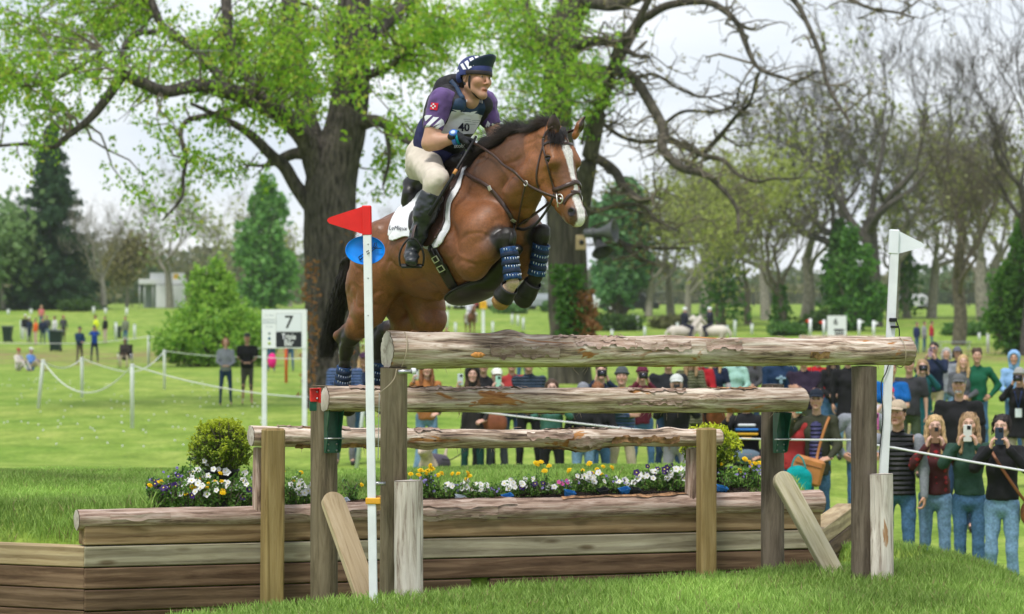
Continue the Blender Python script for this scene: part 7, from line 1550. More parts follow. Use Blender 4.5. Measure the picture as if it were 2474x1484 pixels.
# --- background trees
def grow(rg, W, p, d, L, r, lev, maxl, up=.25, spread=.6, kids=(3, 5), rmin=.014, crook=.22):
    n = 6; pts = [p]; q = p.copy(); dd = d.copy()
    for i in range(n-1): dd = nrm(dd+rg.normal(0, crook, 3)+A(0, 0, up*.25)); q = q+dd*L/(n-1); pts.append(q.copy())
    r1 = max(r*.58, rmin); W.add(np.c_[np.array(pts), np.linspace(r, r1, n)])
    if lev >= maxl: return
    for k in range(rg.integers(*kids)):
        i = rg.integers(2, n) if k else n-1; nd = nrm(dd+rg.normal(0, spread, 3)+A(0, 0, up)); grow(rg, W, pts[i], nd, L*rg.uniform(.55, .85), max(r1*rg.uniform(.55, .8), rmin), lev+1, maxl, up, spread, kids, rmin, crook)
def bare_tree_data(seed, H, r, up=.35, maxl=5, spread=.55, kids=(3, 5), trunk=.35, rmin=.020):
    rg = np.random.default_rng(seed); W = Wood(); t = np.linspace(0, 1, 8); pts = np.c_[.25*np.sin(t*2+seed), .25*np.cos(t*3+seed)-.25*math.cos(seed), t*H*trunk, r*(1.25-.35*t)]; W.add(pts)
    for k in range(rg.integers(3, 5)): grow(rg, W, pts[-1-k % 3, :3], nrm(A(rg.normal(0, .55), rg.normal(0, .55), 1)), H*.26, r*rg.uniform(.45, .68), 1, maxl, up, spread, kids, rmin)
    tips = np.array([b[-1, :3] for b in W.b[-2500:]]); V, Q = W.mesh(); return V, Q, tips
def tree_at(name, px, ybase, Htop, data, m, label, group, seed, leafy=None, rz=0.0, Y=None, ivy_=None, cat='tree'):
    loc = ground_at(px, ybase) if Y is None else stand(px, Y); V, Q, tips = data; H = V[:, 2].max(); top = CZ-(Htop-CY)*loc[1]/F; s = (top-loc[2])/H
    o = root(name, loc, label, cat, group, rz); c = link('trunk', m, o, False); c.scale = (s, s, s)
    if leafy:
        n, size, tones, sp = leafy; rg = np.random.default_rng(seed); i = rg.integers(0, len(tips), n); C = tips[i]*s+rg.normal(0, sp, (n, 3)); V2, Q2, cc = leaf_mesh(C, size, rg, tones, .3, .8); mk('crown', V2, Q2, M_LEAF, o, smooth=False, cols=cc, world=False)
    if ivy_:
        n, r, h0, h1, size = ivy_; rg = np.random.default_rng(seed+5); t = rg.uniform(0, 1, n)**.8; an = rg.uniform(0, 6.28, n); rr_ = r*np.interp(t, [0, .15, .5, .8, 1], [1.1, 1.2, .95, .55, .12])*(.45+.65*rg.uniform(0, 1, n))*(1+.55*vnoise(np.stack([np.cos(an)*1.6, np.sin(an)*1.6, t*7], -1), seed)+.30*vnoise(np.stack([np.cos(an)*4, np.sin(an)*4, t*17], -1), seed+1)); C = np.stack([rr_*np.cos(an), rr_*np.sin(an), h0+(h1-h0)*t], -1); V2, Q2, cc = leaf_mesh(C, size, rg, IVG if name != 'ivy_clad_tree' else [(.045, .14, .035), (.10, .26, .06)], .3, .8); mk('ivy', V2, Q2, M_LEAF, o, smooth=False, cols=cc, world=False)
    return o
BD = [bare_tree_data(3, 22, .55, .30, 6, .50, (3, 5), .34, .015), bare_tree_data(8, 18, .45, .42, 6, .50, (3, 5), .28, .014), bare_tree_data(14, 20, .5, .25, 6, .58, (3, 5), .38, .014)]
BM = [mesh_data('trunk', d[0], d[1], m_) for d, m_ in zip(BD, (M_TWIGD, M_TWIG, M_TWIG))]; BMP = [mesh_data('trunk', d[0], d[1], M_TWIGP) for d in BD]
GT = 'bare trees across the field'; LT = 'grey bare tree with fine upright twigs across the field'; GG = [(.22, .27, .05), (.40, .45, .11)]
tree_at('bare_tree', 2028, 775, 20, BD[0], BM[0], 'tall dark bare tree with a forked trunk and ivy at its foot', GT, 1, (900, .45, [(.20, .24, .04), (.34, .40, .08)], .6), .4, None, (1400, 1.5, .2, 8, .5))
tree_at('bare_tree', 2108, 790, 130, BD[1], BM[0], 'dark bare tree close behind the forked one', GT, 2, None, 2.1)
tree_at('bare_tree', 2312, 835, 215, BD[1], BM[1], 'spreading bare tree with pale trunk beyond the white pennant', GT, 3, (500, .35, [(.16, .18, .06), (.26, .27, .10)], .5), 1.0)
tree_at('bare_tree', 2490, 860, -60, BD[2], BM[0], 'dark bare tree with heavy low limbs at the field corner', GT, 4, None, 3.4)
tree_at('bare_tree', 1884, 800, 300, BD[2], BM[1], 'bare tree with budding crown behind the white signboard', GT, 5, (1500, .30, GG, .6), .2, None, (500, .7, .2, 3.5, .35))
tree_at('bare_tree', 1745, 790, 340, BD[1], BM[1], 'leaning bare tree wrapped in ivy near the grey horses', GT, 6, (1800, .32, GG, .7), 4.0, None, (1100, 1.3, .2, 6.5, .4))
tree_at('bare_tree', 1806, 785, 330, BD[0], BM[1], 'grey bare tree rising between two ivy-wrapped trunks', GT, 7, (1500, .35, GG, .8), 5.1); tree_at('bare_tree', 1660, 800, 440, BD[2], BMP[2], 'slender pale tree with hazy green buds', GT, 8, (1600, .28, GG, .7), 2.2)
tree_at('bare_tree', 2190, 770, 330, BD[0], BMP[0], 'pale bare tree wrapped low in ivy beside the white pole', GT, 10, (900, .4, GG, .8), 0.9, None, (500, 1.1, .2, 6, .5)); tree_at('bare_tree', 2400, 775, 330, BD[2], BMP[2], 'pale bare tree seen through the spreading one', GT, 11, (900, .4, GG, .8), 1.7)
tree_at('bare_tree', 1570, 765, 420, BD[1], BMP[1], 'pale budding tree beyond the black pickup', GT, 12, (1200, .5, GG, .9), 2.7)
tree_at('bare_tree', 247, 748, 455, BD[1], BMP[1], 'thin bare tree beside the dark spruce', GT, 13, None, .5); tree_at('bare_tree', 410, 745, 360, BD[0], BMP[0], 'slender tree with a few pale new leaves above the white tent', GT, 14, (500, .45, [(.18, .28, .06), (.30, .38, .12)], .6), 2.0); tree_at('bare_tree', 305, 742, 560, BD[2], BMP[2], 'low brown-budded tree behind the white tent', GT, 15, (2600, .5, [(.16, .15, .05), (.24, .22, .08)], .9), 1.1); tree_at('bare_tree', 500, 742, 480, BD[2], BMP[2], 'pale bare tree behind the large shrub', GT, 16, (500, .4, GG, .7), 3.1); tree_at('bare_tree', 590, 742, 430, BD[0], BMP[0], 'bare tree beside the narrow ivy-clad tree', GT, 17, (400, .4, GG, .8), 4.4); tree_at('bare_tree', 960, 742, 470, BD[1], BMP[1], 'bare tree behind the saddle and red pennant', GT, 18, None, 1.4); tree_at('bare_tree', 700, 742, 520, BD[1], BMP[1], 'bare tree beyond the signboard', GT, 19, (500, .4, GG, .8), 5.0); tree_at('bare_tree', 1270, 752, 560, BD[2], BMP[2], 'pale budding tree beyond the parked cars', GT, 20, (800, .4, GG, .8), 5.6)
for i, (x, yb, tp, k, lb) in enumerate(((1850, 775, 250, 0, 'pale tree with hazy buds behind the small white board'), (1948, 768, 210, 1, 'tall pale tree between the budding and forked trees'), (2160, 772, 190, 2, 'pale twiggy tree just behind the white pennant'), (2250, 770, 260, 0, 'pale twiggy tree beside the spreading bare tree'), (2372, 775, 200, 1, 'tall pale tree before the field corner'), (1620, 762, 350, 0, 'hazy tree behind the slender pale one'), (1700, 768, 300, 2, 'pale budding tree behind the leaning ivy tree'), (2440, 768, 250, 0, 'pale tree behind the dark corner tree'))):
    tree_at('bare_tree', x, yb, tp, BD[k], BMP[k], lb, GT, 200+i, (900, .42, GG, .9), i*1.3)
# ivy-clad green trees
# big shrub behind the couple, and low bushes
def bush(name, px, ybase, lobes, n, size, tones, label, group=None, Y=None, seed=1, cat='shrub'):
    loc = ground_at(px, ybase) if Y is None else stand(px, Y); s = loc[1]/F; o = root(name, loc, label, cat, group); rg = np.random.default_rng(seed); C = []; W = Wood(); W.add(np.c_[np.zeros((5, 2)), np.linspace(0, -min(q[1] for q in lobes)*s, 5), np.linspace(.3, .06, 5)*(1 if cat == 'tree' else .2)]); tot = sum(rx*ry for _, _, rx, ry in lobes)
    for (dx, dy, rx, ry) in lobes:
        k = int(n*rx*ry/tot); v = rg.normal(0, 1, (k, 3)); v /= np.linalg.norm(v, axis=1, keepdims=True); rad = rg.uniform(.45, 1.0, k)**.6; lump = 1+.48*vnoise(v*2.6+dx, seed+3)+.26*vnoise(v*6+dy, seed+5); c0 = A(dx*s, 0, -dy*s); c = c0+v*(rad*lump)[:, None]*A(rx*s, rx*s*.9, ry*s); c = c[c[:, 2] > .02]; C.append(c)
        for j in rg.integers(0, len(c), 14): W.add(wiggle(A(dx*s*.3, 0, 0), c[j], .05, .01, rg, .12, 6))
    V, Q, cc = leaf_mesh(np.vstack(C), size, rg, tones, .2, .7); V2, Q2 = W.mesh(); mk('stems', V2, Q2, M_TWIG, o, world=False); mk('foliage', V, Q, M_LEAF, o, smooth=False, cols=cc, world=False); return o
GTR = 'green trees across the field'; IV2 = [(.09, .25, .05), (.22, .45, .10)]
bush('ivy_clad_tree', 640, 748, [(0, -45, 76, 50), (12, -120, 60, 60), (-8, -185, 56, 55), (10, -245, 42, 48), (2, -295, 24, 40), (-34, -140, 42, 42), (38, -95, 45, 45), (-22, -255, 20, 30)], 5200, .62, IV2, 'narrow tree swathed in bright ivy from foot to top', GTR, seed=31, cat='tree'); bush('ivy_clad_tree', 2462, 858, [(0, -60, 60, 70), (-20, -150, 50, 75), (10, -240, 40, 70), (-50, -90, 40, 40), (20, -310, 28, 50)], 6000, .30, [(.05, .16, .02), (.15, .33, .045)], 'ivy-smothered trunk at the field corner', GTR, seed=32, cat='tree'); bush('ivy_clad_tree', 2062, 800, [(0, -50, 60, 55), (-22, -120, 46, 50), (14, -165, 40, 45), (-10, -215, 24, 45), (38, -80, 40, 45)], 4200, .40, [(.05, .17, .025), (.15, .34, .05)], 'broad ivy-covered tree behind the small flags', GTR, seed=33, cat='tree'); bush('ivy_clad_tree', 1490, 765, [(0, -90, 55, 60), (20, -170, 60, 70), (-20, -230, 50, 60), (25, -280, 40, 50), (50, -120, 40, 50)], 6000, .70, [(.09, .24, .09), (.22, .42, .16)], 'broad bright green tree behind the loudspeaker', GTR, seed=34, cat='tree')
tree_at('ivy_clad_tree', 8, 750, 490, BD[0], BMP[0], 'pale green tree at the edge of the field beyond the spruce', 'green trees across the field', 35, (2500, .8, [(.14, .26, .08), (.26, .38, .15)], 1.2), 1.3)
# spruce
rg = np.random.default_rng(50); loc = ground_at(122, 748); sY = loc[1]; Hs = (748-300)*sY/F; SP = root('spruce_tree', loc, 'tall dark spruce with drooping boughs', 'tree'); W = Wood(); t = np.linspace(0, 1, 10); W.add(np.c_[0*t, 0*t, t*Hs, .38*(1-t)+.03]); C = []; D = []
for h in np.linspace(.03, .985, 40):
    n = 11; R_ = (Hs*.31*(1-h)**.85+.2)*rg.uniform(.85, 1.1)
    for k in range(n):
        a = rg.uniform(0, 6.28); L = R_*rg.uniform(.65, 1.15); e = A(math.cos(a)*L, math.sin(a)*L, h*Hs-.18*L+.12); b = wiggle(A(0, 0, h*Hs), e, .05, .012, rg, .08, 6, .06); W.add(b); m = int(10+26*L); u = rg.uniform(.15, 1.02, m); i = np.minimum((u*5).astype(int), 4); f = (u*5-i)[:, None]; q = b[i, :3]*(1-f)+b[np.minimum(i+1, 5), :3]*f; C.append(q+rg.normal(0, .18, (m, 3))*A(1, 1, .5)-A(0, 0, 1)*rg.uniform(0, .5, (m, 1)))
V, Q = W.mesh(); mk('trunk', V, Q, M_TWIGD, SP, world=False); C = np.vstack(C); V, Q, c = leaf_mesh(C, .55, rg, [(.02, .06, .026), (.055, .12, .045)], .9, .32); mk('crown', V, Q, M_NEEDLE, SP, smooth=False, cols=c, world=False); print('spruce', len(C))
bush('large_shrub', 510, 886, [(0, -70, 130, 75), (0, -120, 90, 60), (85, -85, 70, 55), (-80, -55, 60, 50), (5, -175, 62, 55), (-30, -205, 22, 42), (10, -220, 24, 45), (38, -195, 22, 40), (90, -40, 60, 40)], 15000, .20, [(.14, .32, .04), (.40, .62, .09)], 'large leafy shrub with an upright bright green centre behind the couple', seed=4)
GBU = 'low bushes at the field edge'; LBU = ['dark low bush under the loudspeaker limb', 'dark low bush beside the corner ivy', 'pale green low bush by the white course board', 'small pale bush between parked cars', 'brownish low bush near the pale horses', 'dark bush at the foot of the spruce', 'dark bush under the broad ivy tree', 'pale low bush at the spreading tree', 'pale low bush by the ivy trunk']
for i, (x, yb, w_, h_, tn) in enumerate(((1490, 800, 60, 40, 0), (2430, 800, 60, 60, 0), (1900, 812, 45, 30, 1), (1230, 758, 40, 22, 1), (1620, 795, 45, 30, 2), (180, 752, 45, 26, 0), (1985, 800, 60, 45, 0), (2330, 812, 50, 30, 1), (1340, 755, 40, 25, 1))):
    bush('low_bush', x, yb, [(0, -h_*.5, w_, h_*.6), (w_*.4, -h_*.4, w_*.6, h_*.5)], 1300, .38, [[(.035, .085, .016), (.09, .17, .035)], [(.06, .16, .03), (.14, .28, .06)], [(.12, .13, .05), (.22, .22, .09)]][tn], LBU[i], GBU, seed=60+i)
# far woods that read as one mass
rg = np.random.default_rng(70); C = []; cc = []
for i in range(90):
    x = rg.uniform(-200, 2700); Y = rg.uniform(420, 560); g = stand(x, Y); h = rg.uniform(3, 6.5)+4*(x < 1000); w_ = rg.uniform(5, 11); n = 260; v = rg.normal(0, 1, (n, 3)); v /= np.linalg.norm(v, axis=1, keepdims=True); c = g+A(0, 0, h*.5)+v*rg.uniform(.5, 1, (n, 1))**.5*A(w_, w_, h*.55); C.append(c); cc.append(rg.integers(0, 3))
V, Q, c = leaf_mesh(np.vstack(C), 1.5, rg, [(.10, .13, .07), (.20, .22, .13)], 0, .8); tone = np.repeat(np.array([[1, 1, 1], [.75, .95, .7], [1.15, 1.0, .85]])[np.array(cc)], 260*4, axis=0); fw = mk('far_woods', V, Q, M_LEAF, None, smooth=False, cols=c*tone); props(fw, 'distant hazy woodland along the skyline', 'woodland', kind='stuff')
# ------------------------------------------------------------------ flower bed along the wall
M_MULCH = mat('mulch', (.022, .014, .010), .95, .6, 40, .01, 80); rg = np.random.default_rng(90)
def bed(u, v): q = W0+TU*u-TN*v; return A(q[0], q[1], float(gz(q[0], q[1])))
U0, U1 = float(np.dot(on_line(620)-W0, TU)), float(np.dot(on_line(1850)-W0, TU))
n = 90; V = []; Q = []
for i in range(n):
    for j in range(7):
        u = U0-.02+(U1-U0+.08)*i/(n-1); v = .15+.27*j/6; p = bed(u, v); V.append(p+A(0, 0, .004+.018*max(0, math.sin(math.pi*j/6))*(1+.6*vnoise(A(u*4, v*9, 0)[None], 5)[0])))
I = np.arange(n*7).reshape(n, 7); Q = np.stack([I[:-1, :-1], I[1:, :-1], I[1:, 1:], I[:-1, 1:]], -1).reshape(-1, 4)
k = 5000; uu = rg.uniform(U0, U1, k); vv = rg.uniform(.13, .40, k); xy = W0+np.outer(uu, TU)-np.outer(vv, TN); zz_ = gz(xy[:, 0], xy[:, 1])+.022*np.sin(np.pi*np.clip((vv-.15)/.27, 0, 1))+rg.uniform(.004, .018, k); Cc = np.c_[xy[:, :2], zz_]; d = rg.normal(0, 1, (k, 3)); d[:, 2] *= .35; d = nrm_rows(d)*rg.uniform(.006, .022, (k, 1)); sd = nrm_rows(np.cross(d, rg.normal(0, 1, (k, 3))))*rg.uniform(.0015, .004, (k, 1))
VM = np.stack([Cc-d, Cc+sd, Cc+d, Cc-sd], 1).reshape(-1, 3); QM = np.arange(4*k).reshape(-1, 4)+len(V); mu = mk('mulch', np.vstack([np.array(V), VM]), np.vstack([Q, QM]), M_MULCH, smooth=False); props(mu, 'dark shredded bark mulch along the flower bed', 'mulch', kind='stuff')
M_PLANT = mat('plant_leaf', attr=True, rough=.5, spec=.35, thin=.3); M_PET = mat('white_petal', (.80, .80, .80), .6, thin=.25); M_MAR = mat('marigold_petal', (.85, .56, .004), .6, .2, 60, thin=.2); M_PUR = mat('purple_petal', (.035, .012, .10), .6, .3, 50, thin=.1); M_LIL = mat('lilac_petal', (.26, .22, .52), .6, .2, 60, thin=.2); M_PINK = mat('pink_petal', (.62, .10, .34), .6, thin=.2); M_YC = mat('flower_eye', (.70, .60, .10), .6)
def disc_flower(rad, seg, lobes, cup, layers=1, seed=0):
    rg = np.random.default_rng(seed); V = []; Fc = []
    for L in range(layers):
        r0 = rad*(1-.24*L); z = L*rad*.22; n0 = len(V); V.append((0, 0, z-cup*rad*.4)); th = np.linspace(0, 6.283, seg, endpoint=False)
        for j, f in enumerate((.5, 1.0)):
            for t in th: w_ = 1+.16*math.cos(lobes*t+L)*(f); V.append((r0*f*w_*math.cos(t), r0*f*w_*math.sin(t), z+cup*rad*(f*.4-.2)+rg.normal(0, rad*.10)*f))
        for j in range(seg): k = (j+1) % seg; Fc.append((n0, n0+1+j, n0+1+k)); Fc.append((n0+1+j, n0+1+seg+j, n0+1+seg+k, n0+1+k))
    return np.array(V), Fc
FLM = {'petunia': [mesh_data('flower', *disc_flower(.021, 15, 5, .5, 1, s), M_PET) for s in range(4)], 'marigold': [mesh_data('flower', *disc_flower(.019, 14, 7, .1, 4, s), M_MAR) for s in range(3)], 'pansy': [mesh_data('flower', *disc_flower(.021, 15, 5, .1, 1, s), M_PUR) for s in range(3)], 'lilac': [mesh_data('flower', *disc_flower(.010, 10, 5, .1, 2, s), M_LIL) for s in range(3)], 'pink': [mesh_data('flower', *disc_flower(.019, 12, 5, .3, 1, s), M_PINK) for s in range(2)]}
EYE = mesh_data('flower_eye', *disc_flower(.005, 8, 3, 0, 2, 1), M_YC)
GP = 'bedding plants along the wall'
def plant(px, off, h, wd, kinds, label, seed, lo=0, py=None):
    "kinds: [(flower, count, lift)]"
    rg = np.random.default_rng(seed); b = on_line(px, -off); loc = A(b[0], b[1], float(gz(b[0], b[1]))+.008); o = root('flowering_plant', loc, label, 'plant', GP); n = int(210*wd*h/.0225*.55)+60; W = Wood(); C = []
    for i in range(9):
        a = rg.uniform(0, 6.28); t = A(math.cos(a)*wd*.5*rg.uniform(.3, 1), math.sin(a)*wd*.4*rg.uniform(.3, 1), h*rg.uniform(.55, 1)); br = W.add(wiggle(A(0, 0, -.01), t, .003, .0015, rg, .15, 6)); C.append(br[rg.integers(1, 6, n//9), :3]+rg.normal(0, .016, (n//9, 3)))
    C = np.vstack(C); C = C[C[:, 2] > .004]; V, Q, c = leaf_mesh(C, .028, rg, [(.05, .14, .02), (.16, .31, .05)], .1, .55); v2, q2 = W.mesh(); mk('foliage', V, Q, M_PLANT, o, smooth=False, cols=c, world=False); mk('stem', v2, q2, M_TWIG, o, world=False)
    for (kind, cnt, lift) in kinds:
        for i in range(cnt):
            a = rg.uniform(0, 6.28); r = wd*.55*math.sqrt(rg.uniform(0, 1)); p = A(r*math.cos(a), r*math.sin(a)*.7-.01, h*rg.uniform(.55, 1.0)+lift); f = link('flower', FLM[kind][rg.integers(0, len(FLM[kind]))], o, False); f.location = p; nd = nrm(A(rg.normal(0, .5), -1.0 if kind != 'marigold' else -.5, rg.uniform(.3, 1.1))); f.rotation_euler = Vector(nd).to_track_quat('Z', 'Y').to_euler(); s_ = rg.uniform(.8, 1.2); f.scale = (s_, s_, s_)
            if kind in ('petunia', 'pansy'):
                e = bpy.data.objects.new('flower_eye', EYE); COL.objects.link(e); e.parent = f; e.location = (0, 0, .001)
            if lift > .02: V, Fc = tube([p*A(.5, .5, 0), p], .0018, 4); mk('flower_stalk', V, Fc, M_GREENS, o, world=False)
M_GREENS = mat('green_stalk', (.07, .16, .03), .6)
LW, LM, LP, LX = 'bedding plant with white petunias', 'marigold plant with yellow pompom heads', 'dark purple pansy plant', 'small lilac and white bedding plant in the mulch'
for (x, off, h, wd, kinds, lab) in (
    (372, .36, .15, .16, [('pansy', 3, 0), ('marigold', 2, .04)], LP), (398, .42, .18, .18, [('lilac', 5, 0), ('pansy', 2, 0)], LP), (440, .40, .20, .2, [('petunia', 4, 0), ('lilac', 3, 0)], LW), (470, .42, .24, .2, [('petunia', 6, 0)], LW), (510, .30, .2, .2, [('petunia', 4, 0), ('marigold', 2, .0)], LW), (570, .36, .2, .2, [('petunia', 4, .01)], LW), (386, .30, .15, .16, [('pansy', 4, 0), ('marigold', 1, .0)], LP), (420, .24, .15, .17, [('pansy', 5, 0), ('lilac', 4, 0)], LP), (455, .20, .14, .17, [('petunia', 5, 0), ('pansy', 2, 0), ('marigold', 1, 0)], LW), (480, .28, .20, .18, [('petunia', 9, 0)], LW), (498, .17, .17, .17, [('petunia', 8, -.02), ('marigold', 2, 0)], LW), (522, .17, .15, .15, [('marigold', 5, .0)], LM), (560, .17, .16, .18, [('petunia', 5, .01)], LW), (585, .22, .18, .18, [('petunia', 6, .01)], LW), (606, .18, .12, .12, [('pansy', 2, 0)], LP),
    (700, .30, .16, .15, [('marigold', 4, .04), ('petunia', 2, 0)], LM), (722, .20, .13, .15, [('petunia', 9, 0)], LW), (742, .22, .12, .12, [('petunia', 5, 0)], LW), (850, .30, .15, .14, [('marigold', 1, 0)], LX),
    (1015, .32, .15, .16, [('marigold', 3, .05), ('lilac', 6, 0)], LM), (1042, .30, .16, .15, [('marigold', 4, .06), ('lilac', 5, 0)], LM), (1075, .26, .11, .14, [('petunia', 2, 0), ('lilac', 5, 0)], LX), (1105, .30, .12, .14, [('petunia', 4, .0), ('marigold', 4, .06)], LM), (1132, .24, .10, .13, [('petunia', 3, 0)], LW), (1165, .26, .10, .14, [('petunia', 5, 0)], LW), (1198, .26, .09, .13, [('lilac', 5, 0)], LX), (1232, .28, .12, .15, [('petunia', 6, 0)], LW), (1262, .28, .12, .15, [('petunia', 6, 0)], LW), (1285, .24, .11, .12, [('pansy', 4, 0)], LP), (1310, .32, .14, .13, [('marigold', 4, .08)], LM), (1338, .26, .09, .14, [('petunia', 2, 0), ('lilac', 4, 0)], LX), (1368, .26, .10, .14, [('lilac', 5, 0), ('pink', 2, 0)], LX), (1402, .30, .13, .15, [('petunia', 4, 0), ('marigold', 2, .07), ('pink', 1, 0)], LM), (1424, .24, .14, .14, [('petunia', 7, 0)], LW), (1450, .32, .13, .14, [('marigold', 4, .05), ('lilac', 5, 0)], LM), (1488, .26, .10, .15, [('lilac', 5, 0), ('petunia', 2, 0)], LX), (1518, .26, .09, .14, [('petunia', 4, 0), ('pink', 1, 0)], LW), (1548, .28, .11, .14, [('petunia', 3, 0), ('pansy', 1, .02)], LW), (1580, .30, .14, .16, [('petunia', 4, 0), ('pansy', 4, .03)], LP), (1612, .30, .15, .16, [('petunia', 7, 0), ('pansy', 3, .02)], LW), (1642, .26, .15, .16, [('petunia', 6, 0)], LW), (1748, .24, .12, .15, [('lilac', 2, 0)], LX), (1775, .28, .15, .16, [('marigold', 2, .04), ('lilac', 3, 0)], LM), (1802, .26, .17, .17, [('lilac', 8, 0), ('marigold', 3, .06)], LM), (1830, .28, .14, .15, [('marigold', 2, .05), ('lilac', 6, 0), ('petunia', 2, 0)], LM)):
    plant(x, off, h*(1.35 if x < 760 else 1.12), wd*1.15, [(k_, int(c_*(1.1 if x < 760 else 1.3)+.5), l_) for k_, c_, l_ in kinds], lab+next(t for lim, t in ((640, ', round the potted box shrub'), (800, ', between two posts'), (1000, ', beside the white pole'), (1320, ', near the tall slabbed post'), (1560, ', in the open middle of the bed'), (1700, ', against the bark prop'), (9999, ', by the golden shrub')) if x < lim), int(x))
M_POTB = mat('blue_pot', (.03, .20, .55), .4); M_POTW = mat('white_pot', (.62, .68, .74), .4); M_POTD = mat('dark_pot', (.03, .032, .036), .5)
for i, (x, m, lab) in enumerate(((830, M_POTW, 'white nursery pot label showing above the mulch'), (1108, M_POTW, 'white nursery pot label showing above the mulch'), (1226, M_POTB, 'blue nursery pot tipped in the mulch'), (1372, M_POTB, 'blue nursery pot tipped in the mulch'), (1456, M_POTD, 'dark nursery pot half sunk in the mulch'), (1530, M_POTD, 'dark nursery pot half sunk in the mulch'), (1508, M_POTB, 'blue nursery pot tipped in the mulch'), (1740, M_POTB, 'blue nursery pot tipped in the mulch'))):
    b = on_line(x, -.19); loc = A(b[0], b[1], float(gz(b[0], b[1]))); o = root('nursery_pot', loc, lab, 'pot', 'nursery pots in the bed', .4); n = 4; h = .045; V = []
    for (z, w_) in ((-.01, .022), (h, .034), (h, .038), (h+.006, .038), (h+.006, .033), (.01, .02)): V += [(w_*sx, w_*.7*sy, z) for sx, sy in ((-1, -1), (1, -1), (1, 1), (-1, 1))]
    V = np.array(V) @ basis(x=A(1, 0, .2*(-1)**i), z=A(0, -.35, 1)).T; Fc = [(4*a+j, 4*a+(j+1) % 4, 4*(a+1)+(j+1) % 4, 4*(a+1)+j) for a in range(5) for j in range(4)]+[(0, 3, 2, 1), (20, 21, 22, 23)]; mk('pot_wall', V, Fc, m, o, smooth=False, world=False)
def box_shrub(px, ytop, ybot, rpx, off, label, seed, yel):
    rg = np.random.default_rng(seed); b = on_line(px, -off); Y = b[1]; s = Y/F; g = float(gz(b[0], b[1])); o = root('potted_shrub', A(b[0], b[1], g), label, 'shrub', 'potted shrubs beside the low rail'); X = b[0]; zb = CZ-(ybot-CY)*s; zt = CZ-(ytop-CY)*s; c0 = A(X, Y, (zb+zt)/2); R = A(rpx*s, rpx*s, (zt-zb)/2); W = Wood(); C = []
    for i in range(380):
        v = nrm(rg.normal(0, 1, 3)); v[2] = v[2] if v[2] > -.6 else -v[2]; e = c0+v*R*rg.uniform(.78, 1.08)*(1+.10*vnoise((v*4)[None], seed)[0]); br = W.add(wiggle(A(X, Y, zb-.02)+rg.normal(0, .02, 3), e, .003, .0015, rg, .08, 7)); q = br[rg.integers(2, 7, 24), :3]+rg.normal(0, .010, (24, 3)); C.append(q); C.append(e+rg.normal(0, .009, (8, 3)))
    C = np.vstack(C); V, Q, c = leaf_mesh(C, .023, rg, [(.09, .18, .015), (.26, .36, .035)], -.3, .5); dist = np.linalg.norm((np.repeat(C, 4, 0)-c0)/R, axis=1)+.25*((np.repeat(C, 4, 0)-c0)[:, 2]/R[2]); kf = (sstep(.85, 1.15, dist)*yel)[:, None]; c = c*(1-kf)+A(.55, .62, .03)*kf*(.7+.6*rg.uniform(0, 1, (len(c), 1))); mk('foliage', V, Q, M_PLANT, o, smooth=False, cols=c); v2, q2 = W.mesh(); mk('stem', v2, q2, M_TWIG, o)
    th = np.linspace(0, 6.283, 24, endpoint=False); V = []; rp = rpx*s*.55
    for (z, r) in ((g-.02, rp*.85), (zb+.0, rp), (zb+.004, rp*1.08), (zb+.018, rp*1.08), (zb+.018, rp*.98), (zb-.005, rp*.95), (zb-.005, .001)): V.append(np.stack([X+r*np.cos(th), Y+r*np.sin(th), np.full(24, z)], -1))
    V = np.vstack(V); I = np.arange(7*24).reshape(7, 24); J = np.roll(I, -1, 1); mk('pot', V, np.stack([I[:-1], J[:-1], J[1:], I[1:]], -1).reshape(-1, 4), M_POTD, o)
box_shrub(535, 1014, 1140, 74, .42, 'rounded box shrub with yellow tips in a black pot', 5, .6); box_shrub(1716, 1030, 1135, 68, .45, 'golden box shrub in a dark pot behind the low rail end', 6, 1.0)
# ------------------------------------------------------------------ signboard
def board_sign(name, px0, px1, py0, py1, ybase, Y, label, lines, post_w=11, tilt=0.0):
    s = Y/F; c = P((px0+px1)/2, (py0+py1)/2, Y); w_, h = (px1-px0)*s, (py1-py0)*s; X0, X1 = P(px0, 0, Y)[0], P(px1, 0, Y)[0]; g = float(gz(c[0], Y)); o = root(name, A(c[0], Y, g), label, 'sign'); pw = post_w*s; R = np.array([[1, 0, 0], [0, 0, -1], [0, 1, 0]])
    for x, e in ((X0+pw/2, 0), (X1-pw/2, 0)): MB().box((x, Y, (g+c[2]+h/2)/2), (pw, pw, c[2]+h/2-g), bev=.004).build('post', M_WHITE, o)
    MB().box((c[0], Y-pw/2-.006, c[2]), (w_, .012, h), bev=.003).build('board', M((.76, .78, .81), .5), o)
    return o, c, w_, h, Y-pw/2-.0125, R
YS = 58.0
o, c, w_, h, yf, R = board_sign('jump_signboard', 633, 741, 748, 842, 1030, YS, 'white signboard reading 7 Triple Bar on two posts', None)
s = YS/F; at = lambda x, y, d=0: A((x-CX)*YS/F, yf-d, CZ-(y-CY)*YS/F)
def plate(name, x0, y0, x1, y1, m, d=.003): MB().box((at(x0, y0)+at(x1, y1))/2-A(0, d/2, 0), (abs(x1-x0)*s, d, abs(y1-y0)*s)).build(name, m, o)
plate('number_frame', 667, 757, 729, 802, M((.45, .47, .48), .5), .002); plate('number_panel', 668.2, 758.2, 727.8, 800.8, M((.70, .73, .78), .5), .004); plate('name_panel', 667, 802.5, 729, 839, M((.018, .020, .026), .5), .004)
